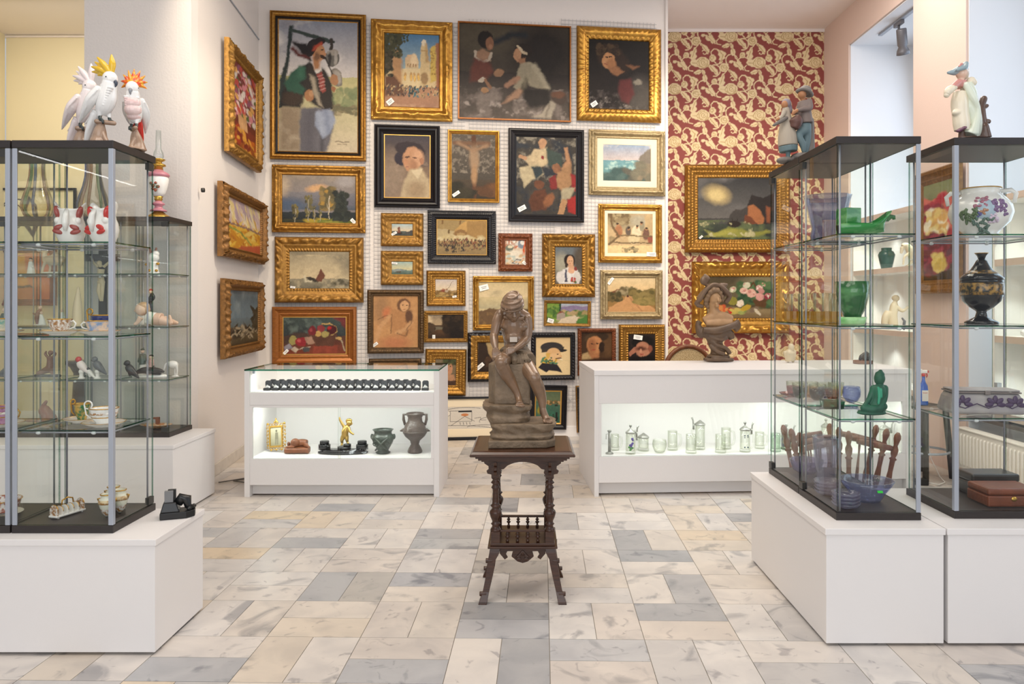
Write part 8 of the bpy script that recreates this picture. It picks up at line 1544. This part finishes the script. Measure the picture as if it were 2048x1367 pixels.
# ------------------------------------------------------------------ porcelain groups on top of the right cases
CT = PHR + 1.69
kp = 1 / (4.715 * 372)
m_coat = mat('grey_brown_bisque', '7d6e68', .6); m_trou = mat('blue_grey_bisque', '6a7f84', .6); m_hatb = mat('grey_hat_bisque', '77706a', .6); m_bsk = mat('tanned_bisque', 'b07a54', .55); m_skirt = mat('cream_skirt_bisque', 'b0a494', .6); m_bxb = mat('brown_box_bisque', '6a4a42', .5)
figure('peasant_children_group', 'bisque group of two peasant children with a box, on the right rear case', 'figurine group', on(1592, 4.04, CT), kp, (1260, 1265), [
    ('rocky_base', m_hatb, [('e', 1330, 1215, 0, 125, 90, 46), ('e', 1150, 1248, -20, 80, 70, 34), ('t', [(1410, 860, 50, 34), (1410, 1000, 50, 40), (1400, 1190, 40, 50)])]),
    ('trousers', m_trou, [('t', [(1345, 900, 0, 52), (1340, 960, 0, 54), (1275, 1010, -30, 34), (1310, 1100, -34, 30), (1320, 1165, -34, 20)]), ('t', [(1350, 930, 0, 50), (1365, 1020, 10, 38), (1360, 1110, 10, 30), (1355, 1165, 6, 20)])]),
    ('boy_coat', m_coat, [('t', [(1345, 690, 0, 44), (1340, 760, 0, 56), (1345, 840, 0, 62), (1350, 900, 0, 66)]), ('t', [(1370, 700, -30, 30), (1370, 770, -50, 27), (1300, 785, -66, 22), (1255, 795, -70, 18)]), ('t', [(1310, 710, 34, 26), (1290, 780, 40, 22), (1250, 800, 20, 18)])]),
    ('heads', m_bsk, [('e', 1315, 630, -6, 40, 42, 46), ('e', 1155, 725, -6, 34, 36, 40), ('t', [(1320, 660, 0, 22), (1330, 690, 0, 24)]), ('e', 1285, 636, -10, 8, 10, 10), ('e', 1128, 728, -12, 7, 9, 9), ('t', [(1250, 795, -70, 17), (1215, 815, -76, 18), (1205, 835, -76, 12)]), ('t', [(1090, 865, -60, 12), (1060, 880, -64, 14)])]),
    ('boy_hat', m_hatb, [('e', 1345, 590, 0, 58, 56, 44), ('t', [(1275, 595, -10, 18), (1310, 590, -50, 16), (1360, 610, -60, 16), (1400, 640, -20, 18), (1380, 630, 40, 18), (1310, 600, 50, 16), (1275, 595, 10, 18)])]),
    ('girl_dress', m_skirt, [('t', [(1165, 770, 0, 34), (1165, 820, 0, 46), (1170, 900, 0, 60), (1180, 1010, 0, 84), (1185, 1110, 0, 90)]), ('t', [(1140, 800, -36, 22), (1110, 850, -52, 18), (1085, 870, -60, 14)])]),
    ('girl_underskirt', m_trou, [('t', [(1185, 1110, 0, 88), (1190, 1165, 0, 82)]), ('t', [(1180, 1160, -20, 22), (1178, 1225, -20, 20)])]), ('girl_headscarf', mat('grey_scarf_bisque', '8a8088', .6), [('e', 1172, 715, 8, 46, 46, 50), ('t', [(1195, 740, 20, 34), (1200, 775, 20, 34)])]),
    ('music_box', m_bxb, [('t', [(1215, 860, -70, 50), (1240, 900, -60, 60), (1220, 960, -60, 40)]), ('e', 1250, 890, -60, 44, 40, 60)]), ('songbook', m_hatb, [('t', [(1030, 930, -70, 12), (1100, 890, -70, 20), (1150, 860, -64, 16)])])], .0045, smooth=1)
kw = 1 / (3.737 * 438)
m_mint2 = pmat('pale_mint_glaze', 'dde6d6', .25); m_crm = pmat('cream_lace_glaze', 'ece2cc', .25); m_rose = pmat('rose_bodice_glaze', 'cf8f88', .25); m_bark = pmat('bark_glaze', '6d5244', .3, noise=('4a352c', 14, .3))
figure('porcelain_lady', 'glazed porcelain lady in a mint drape and blue hat beside a tree stump', 'figurine', on(1945, 3.47, CT), kw, (1680, 990), [
    ('skirt', m_crm, [('t', [(1590, 640, 0, 50), (1585, 720, 0, 62), (1590, 800, 0, 58), (1600, 880, 0, 60), (1600, 930, 0, 52)]), ('e', 1555, 800, -20, 40, 34, 26)]), ('hem_ruffle', pmat('plum_hem_glaze', '7d5566', .25), [('e', 1560 + i * 16, 915 - i * 9 + 20, -44 + abs(i - 2) * 8, 20, 18, 14) for i in range(6)]),
    ('drape', m_mint2, [('t', [(1640, 570, 10, 40), (1655, 640, 10, 56), (1660, 730, 0, 60), (1690, 830, 0, 54), (1690, 910, 0, 56), (1660, 970, 0, 66)]), ('t', [(1610, 600, -40, 26), (1650, 700, -60, 26), (1690, 800, -50, 22), (1670, 960, -30, 40)])]), ('bodice', m_rose, [('t', [(1590, 560, 0, 42), (1590, 610, 0, 46)]), ('t', [(1560, 580, -30, 28), (1520, 610, -40, 24)])]), ('sleeve', m_crm, [('t', [(1520, 615, -40, 24), (1480, 640, -40, 30), (1465, 670, -40, 22)])]), ('sleeve', m_crm, [('t', [(1660, 560, 10, 36), (1690, 570, 0, 24)]), ('e', 1670, 560, 0, 36, 30, 34)]),
    ('head', m_skin, [('e', 1600, 500, 0, 42, 44, 46), ('t', [(1595, 530, 0, 22), (1595, 560, 0, 24)]), ('e', 1556, 505, -8, 8, 10, 10)]), ('hair', pmat('fair_hair_glaze', 'cdbba8', .3), [('e', 1612, 505, 8, 44, 44, 46), ('e', 1600, 480, 6, 42, 42, 30)]), ('hat', pmat('blue_grey_hat_glaze', '8fa5ae', .25), [('t', [(1500, 495, 0, 12), (1550, 490, 0, 26), (1610, 460, 0, 34), (1632, 430, 0, 20)]), ('t', [(1545, 485, -36, 14), (1600, 470, -44, 16), (1625, 440, -20, 16)])]), ('hat_flowers', m_rose, [('e', 1590, 440, -10, 18, 16, 14), ('e', 1610, 432, 10, 16, 14, 12), ('e', 1575, 452, -14, 12, 12, 10)]),
    ('tree_stump', m_bark, [('t', [(1770, 690, 10, 26), (1755, 740, 10, 26), (1750, 820, 10, 36), (1760, 920, 10, 40), (1765, 985, 10, 48)]), ('t', [(1760, 760, 10, 22), (1795, 740, 10, 14)]), ('t', [(1760, 860, 0, 24), (1800, 860, 0, 18)]), ('t', [(1765, 900, -10, 30), (1780, 985, -10, 36)])]), ('shoe_stand', m_bark, [('t', [(1600, 930, 0, 22), (1600, 985, 0, 26)]), ('e', 1690, 982, 0, 110, 60, 12)])], .0035, smooth=1)

# ------------------------------------------------------------------ behind the right cases
def magazine_rack():
    Z = 4.95; s = F / Z; t = thing('spindle_magazine_rack', 'wooden magazine rack with turned posts behind the green glass case', 'magazine rack', (X(1678, Z), Z, 0), 0)
    MB().box(-.25, -.17, .18, .25, .17, .205).build('bottom_board', m_carved, t, bevel=.004)
    for x in (-.22, .22):
        for y in (-.14, .14): MB().lathe([(.012, 0), (.02, .03), (.014, .06), (.022, .1), (.016, .18)], 14, (x, y, 0)).build('foot', m_carved, t)
    post = [(.014, 0), (.020, .02), (.013, .04), (.018, .08), (.021, .12), (.014, .2), (.016, .27), (.024, .28), (.013, .29), (.020, .31), (.022, .34), (.012, .365), (.017, .39), (.022, .41), (.020, .43), (.008, .45)]
    for k, (y, lean) in enumerate(((-.15, 0), (0, 0), (.15, 0))):
        for i, x in enumerate((-.22, 0, .22)):
            o = MB().lathe(post, 14).build('turned_post', m_carved, t); o.location = (x, y, .2); o.rotation_euler = (0, R(x * 55), 0)
        for s0 in (-1, 1):
            MB().tube([(s0 * .055, y, .585), (s0 * .16, y, .565), (s0 * .27, y, .54)], [.017, .021, .017], 10).build('top_rail', m_carved, t)
            for j in range(3): x = s0 * (.05 + j * .055); MB().tube([(x, y, .2), (x * 1.32, y, .57)], .0055, 6).build('spindle', m_carved, t)
magazine_rack()
def bar_stool():
    Z = 6.40; t = thing('black_wooden_stool', 'black wooden stool with a foot ring behind the right cases', 'stool', (X(1849, Z), Z, 0), R(20)); m = mat('black_stained_wood', '26241f', .45, noise=('3b3832', 14, .3))
    MB().box(-.15, -.15, .575, .15, .15, .605).build('seat', m, t, bevel=.012)
    for x in (-1, 1):
        for y in (-1, 1): MB().tube([(x * .11, y * .11, .575), (x * .145, y * .145, 0)], .024, 4).build('leg', m, t)
    MB().tube([(.185 * math.cos(a), .185 * math.sin(a), .22) for a in [2 * math.pi * i / 28 for i in range(28)]], .010, 8, loop=True).build('foot_ring', m_alu, t)
bar_stool()
def spray():
    Z = 6.36; t = thing('spray_bottle', 'blue window cleaner spray bottle standing on the black stool', 'spray bottle', (X(1847, Z), Z, .606)); 
    MB().lathe([(.036, 0), (.038, .01), (.038, .13), (.034, .16), (.018, .19), (.013, .21), (.013, .24)], 28, sx=1, sy=.7).build('bottle', pmat('blue_liquid_bottle', '3a6fd0', .15), t)
    MB().lathe([(.036, .135), (.033, .165), (.018, .19), (.0135, .21), (.0135, .24)], 28, sx=1.02, sy=.74, close=False).build('clear_neck', glass('bottle_plastic', 'dfe8f4', 1.0), t)
    MB().box(-.026, -.0285, .035, .026, -.0265, .125).build('label', m_paper, t)
    cu = bpy.data.curves.new('label_text', 'FONT'); cu.body = 'iron'; cu.size = .024; cu.align_x = 'CENTER'; o = bpy.data.objects.new('label_text', cu); COL.objects.link(o); o.parent = t; o.location = (0, -.029, .098); o.rotation_euler = (R(90), 0, 0); cu.materials.append(m_red)
    me = bpy.data.meshes.new_from_object(o); o2 = bpy.data.objects.new('label_text', me); COL.objects.link(o2); o2.parent = t; o2.location = o.location; o2.rotation_euler = o.rotation_euler; bpy.data.objects.remove(o)
    MB().lathe([(.014, .24), (.015, .243), (.015, .262), (.010, .266)], 20).build('collar', m_red, t)
    b = MB(); b.box(-.03, -.010, .266, .03, .010, .292); b.box(-.035, -.012, .275, -.014, .012, .3); b.build('spray_head', m_paper, t, bevel=.004); MB().tube([(.022, 0, .27), (.03, 0, .25), (.026, 0, .23)], [.006, .007, .004], 8).build('trigger', m_red, t); MB().box(.03, -.009, .270, .042, .009, .288).build('nozzle', m_red, t, bevel=.002)
spray()
t = thing('power_adapter', 'black power adapter with a white cord on the floor by the stool', 'adapter', (X(1842, 6.1), 6.1, .001)); MB().box(-.05, -.03, 0, .05, .03, .05).build('adapter_block', m_blk, t, bevel=.006); MB().tube([(.05, 0, .02), (.12, -.04, .01), (.22, .05, .008), (.26, .2, .02), (.24, .3, .15), (.26, .4, .3)], .004, 6).build('cord', m_paper, t)
def radiator():
    x0, x1, y0, y1, z0, z1 = 3.56, 3.655, 4.2, 6.33, .10, .42; t = thing('panel_radiator', 'long white ribbed panel radiator under the right window', 'radiator', (x0, (y0 + y1) / 2, 0)); L_ = (y1 - y0) / 2; m = mat('radiator_enamel', 'ece6dc', .4)
    MB().box(.012, -L_, z0, .095, L_, z1).build('panel', m, t, bevel=.006); b = MB(); n = 46
    for i in range(n): y = -L_ + .03 + i * (2 * L_ - .06) / (n - 1); b.tube([(.012, y, z0 + .03), (.006, y, z0 + .045), (.006, y, z1 - .05), (.012, y, z1 - .035)], .009, 8)
    b.build('ribs', m, t); MB().box(.0, -L_, z1 + .0005, .095, L_, z1 + .012).build('top_grille', m, t, bevel=.003)
    for y in (-L_ + .1, L_ - .1): MB().box(.03, y - .02, 0, .07, y + .02, z0 + .01).build('bracket_foot', m, t)
radiator()
struct(MB().box(3.67, 3.42, .5, 4.6, 6.355, .53).build('trim_window_sill', mat('dark_stone_sill', '5a534e', .3, noise=('3f3a37', 14, .3)), bevel=.004))
t = thing('power_strip', 'white power strip lying on the dark window sill', 'power strip', (3.92, 6.2, .531), 0); MB().box(-.16, -.025, 0, .16, .025, .035).build('strip_body', m_paper, t, bevel=.006); MB().tube([(-.16, 0, .015), (-.26, .03, .01), (-.4, -.02, .008)], .004, 6).build('cord', m_paper, t)
t = thing('oval_wooden_tray', 'oval wooden tray on the window sill at the right edge', 'tray', (3.95, 5.05, .531)); MB().lathe([(.19, 0), (.2, .004), (.205, .03), (.197, .03), (.19, .008), (.0005, .008)], 36, sx=1, sy=1.5).build('tray', m_carved, t)
def built_in(label, y0, y1, levels, x0=3.70, x1=4.05):
    t = thing('built_in_shelf_unit', label, 'shelf unit', ((x0 + x1) / 2, (y0 + y1) / 2, .531 if y0 < 6 else .501), 0, 'lit white shelf units in the window niches'); zb = t.location.z; d = (x1 - x0) / 2; w = (y1 - y0) / 2; m = mat('shelf_unit_white', 'eceae6', .5); me = mat('beech_shelf_edge', 'd8c2b2', .5)
    zt = levels[-1] - zb
    for s in (-1, 1): MB().box(-d, s * w, 0, d, s * (w - .03), zt).build('side_panel', m, t)
    MB().box(d - .015, -w + .03, 0, d, w - .03, zt).build('back_panel', m, t)
    for i, z in enumerate(levels):
        z -= zb; o = MB().box(-d + .012, -w + .03, z - .05, d - .015, w - .03, z).build('shelf_board', m, t); MB().box(-d, -w + .03, z - .052, -d + .0115, w - .03, z + .001).build('shelf_edge', me, o)
        if i: 
            for y in ((-.5, .5) if w > .4 else (0,)):
                sp = spot('shelf_spot_light', (0, 0, 0), (0, 0, -1), 9, 110, .5, (.95, 1, .97), .02); sp.parent = t; sp.location = (.02, y * w, z - .06); sp.rotation_euler = (0, R(14), 0)
                MB().lathe(cyl(.028, z - .054, z - .0505), 20, (.02, y * w, 0)).build('spot_rim', m_alu, o)
    return t
built_in('lit white shelf unit in the far window niche behind the case', 7.27, 8.66, (.62, 1.18, 1.82, 2.40))
t2 = built_in('lit white glass-fronted shelf unit in the near window niche', 5.35, 6.05, (.60, 1.20, 1.80, 2.30))
p = MB(); pane(p, -.19, -.33, .02, -.186, .33, 1.72); p.build('glass_door', GL, t2)
for z in (.25, 1.4): MB().box(-.185, .27, z, -.15, .31, z + .05).build('hinge', m_alu, t2)
m_ala = pmat('cream_alabaster', 'dccdb0', .4)
vessel('dark_green_glass_vase', 'dark green shouldered glass vase on the lit niche shelf', 'glass vase', Vector((X(1773, 8.12), 8.12, 1.823)), [(.05, 0), (.055, .006), (.078, .11), (.086, .15), (.07, .185), (.052, .195), (.054, .225)], mat('deep_green_glass', '1f5346', .15, noise=('103a30', 14, .3)), .006)
kn = 1 / (4.142 * 200)
figure('seated_white_figure', 'cream statuette of a kneeling woman on the lit niche shelf', 'statuette', Vector((X(1786, 7.97), 7.97, 1.183)), kn, (1060, 1150), [('body', m_ala, [('e', 1085, 890, 0, 30, 30, 30), ('e', 1072, 888, 10, 20, 20, 20), ('t', [(1080, 920, 0, 18), (1070, 960, 0, 34), (1060, 1040, 0, 36), (1065, 1140, 0, 40)]), ('t', [(1090, 970, -20, 16), (1130, 1000, -24, 14), (1175, 970, -24, 12)]), ('t', [(1030, 1010, 10, 34), (1000, 1060, 10, 32), (985, 1140, 10, 24)]), ('t', [(970, 1140, 0, 16), (1130, 1140, 0, 20)])])], .006)
figure('white_horse_figure', 'cream rearing horse figure on the lit niche shelf beside the green vase', 'figurine', Vector((X(1812, 7.72), 7.72, 1.823)), kn, (1170, 640), [('horse', m_ala, [('t', [(1140, 470, 0, 20), (1165, 460, 0, 24), (1190, 480, 0, 30), (1215, 520, 0, 36), (1230, 570, 0, 34)]), ('t', [(1140, 475, 0, 18), (1130, 520, 0, 12)]), ('t', [(1190, 530, -14, 14), (1150, 560, -14, 10), (1140, 620, -14, 8)]), ('t', [(1230, 590, 14, 18), (1200, 625, 14, 9), (1180, 635, 14, 9)]), ('t', [(1235, 590, -10, 18), (1250, 630, -10, 10)])])], .005)
for i, (x, l, m) in enumerate(((1808, 'tiny grey deer figure beside the kneeling woman statuette', m_grey), (1800, 'tiny brass dish figure in front of the kneeling woman statuette', m_brass))): figure('small_animal_figure', l, 'figurine', Vector((X(x, 7.70 - i * .09), 7.70 - i * .09, 1.183)), kn, (0, 0), [('animal', m, [('t', [(0, -4, 0, 9), (0, -40 + 30 * i, 0, 12), (4, -70 + 56 * i, 0, 12)]), ('t', [(4, -70 + 56 * i, 0, 9), (-14, -95 + 76 * i, 0, 8)])])], .004, group='tiny figures on the niche shelf')
figure('white_bird_figure', 'white porcelain bird inside the near lit niche unit', 'figurine', Vector((3.84, 5.75, 1.204)), .002, (0, 0), [('bird', m_cw, [('t', [(-50, -10, 0, 10), (0, -30, 0, 26), (40, -50, 0, 16)]), ('e', 52, -62, 0, 14, 14, 14)])], .005)
def track_light():
    t = thing('track_spotlight', 'grey track spotlight on a rail high in the window niche', 'spotlight', (3.86, 7.90, 4.26)); m = mat('grey_lamp_metal', '77767a', .4, .4)
    MB().box(-.02, -.5, .12, .02, .42, .145).build('track_rail', m_alu, t)
    for y in (-.4, .3): MB().box(-.008, y - .008, .145, .008, y + .008, .146).build('rail_hanger', m_alu, t)
    b = MB().box(-.02, -.08, .08, .02, .08, .119).build('adapter', m, t, bevel=.004); MB().tube([(0, 0, .08), (0, 0, -.02)], .012, 10).build('yoke', m, t)
    q = rotm('X', 20) @ rotm('Y', -14); o = MB().lathe([(.045, .06), (.05, .05), (.05, -.10), (.040, -.12), (.060, -.16), (.066, -.20), (.058, -.20), (.045, -.15)], 28, (0.02, -.02, -.02), rot=q).build('lamp_body', m, t)
    MB().lathe([(.058, -.196), (.0005, -.190)], 28, (.02, -.02, -.02), rot=q, close=False).build('lens', glass('lamp_lens', 'dfe6ea', 2), o)
track_light()
t = thing('floor_cable', 'grey cable coiled on the floor by the left counter', 'cable', (-2.30, 6.25, .004)); MB().tube([(-.2, -.1, .004), (-.05, .04, .004), (.1, .1, .004), (.2, .0, .004), (.05, -.12, .004), (-.1, -.05, .006), (.05, .08, .008), (.2, .3, .004)], .005, 6).build('cable_loop', mat('grey_cable', '6a6560', .5), t)
t = thing('picture_hook', 'small round metal picture hook on the left wall', 'hook', (-2.572, 6.0, HC + (CY - 380) * 6.0 / F)); MB().lathe(cyl(.018, 0, .02), 14, rot=rotm('Y', 90)).build('hook_disc', m_dark, t)
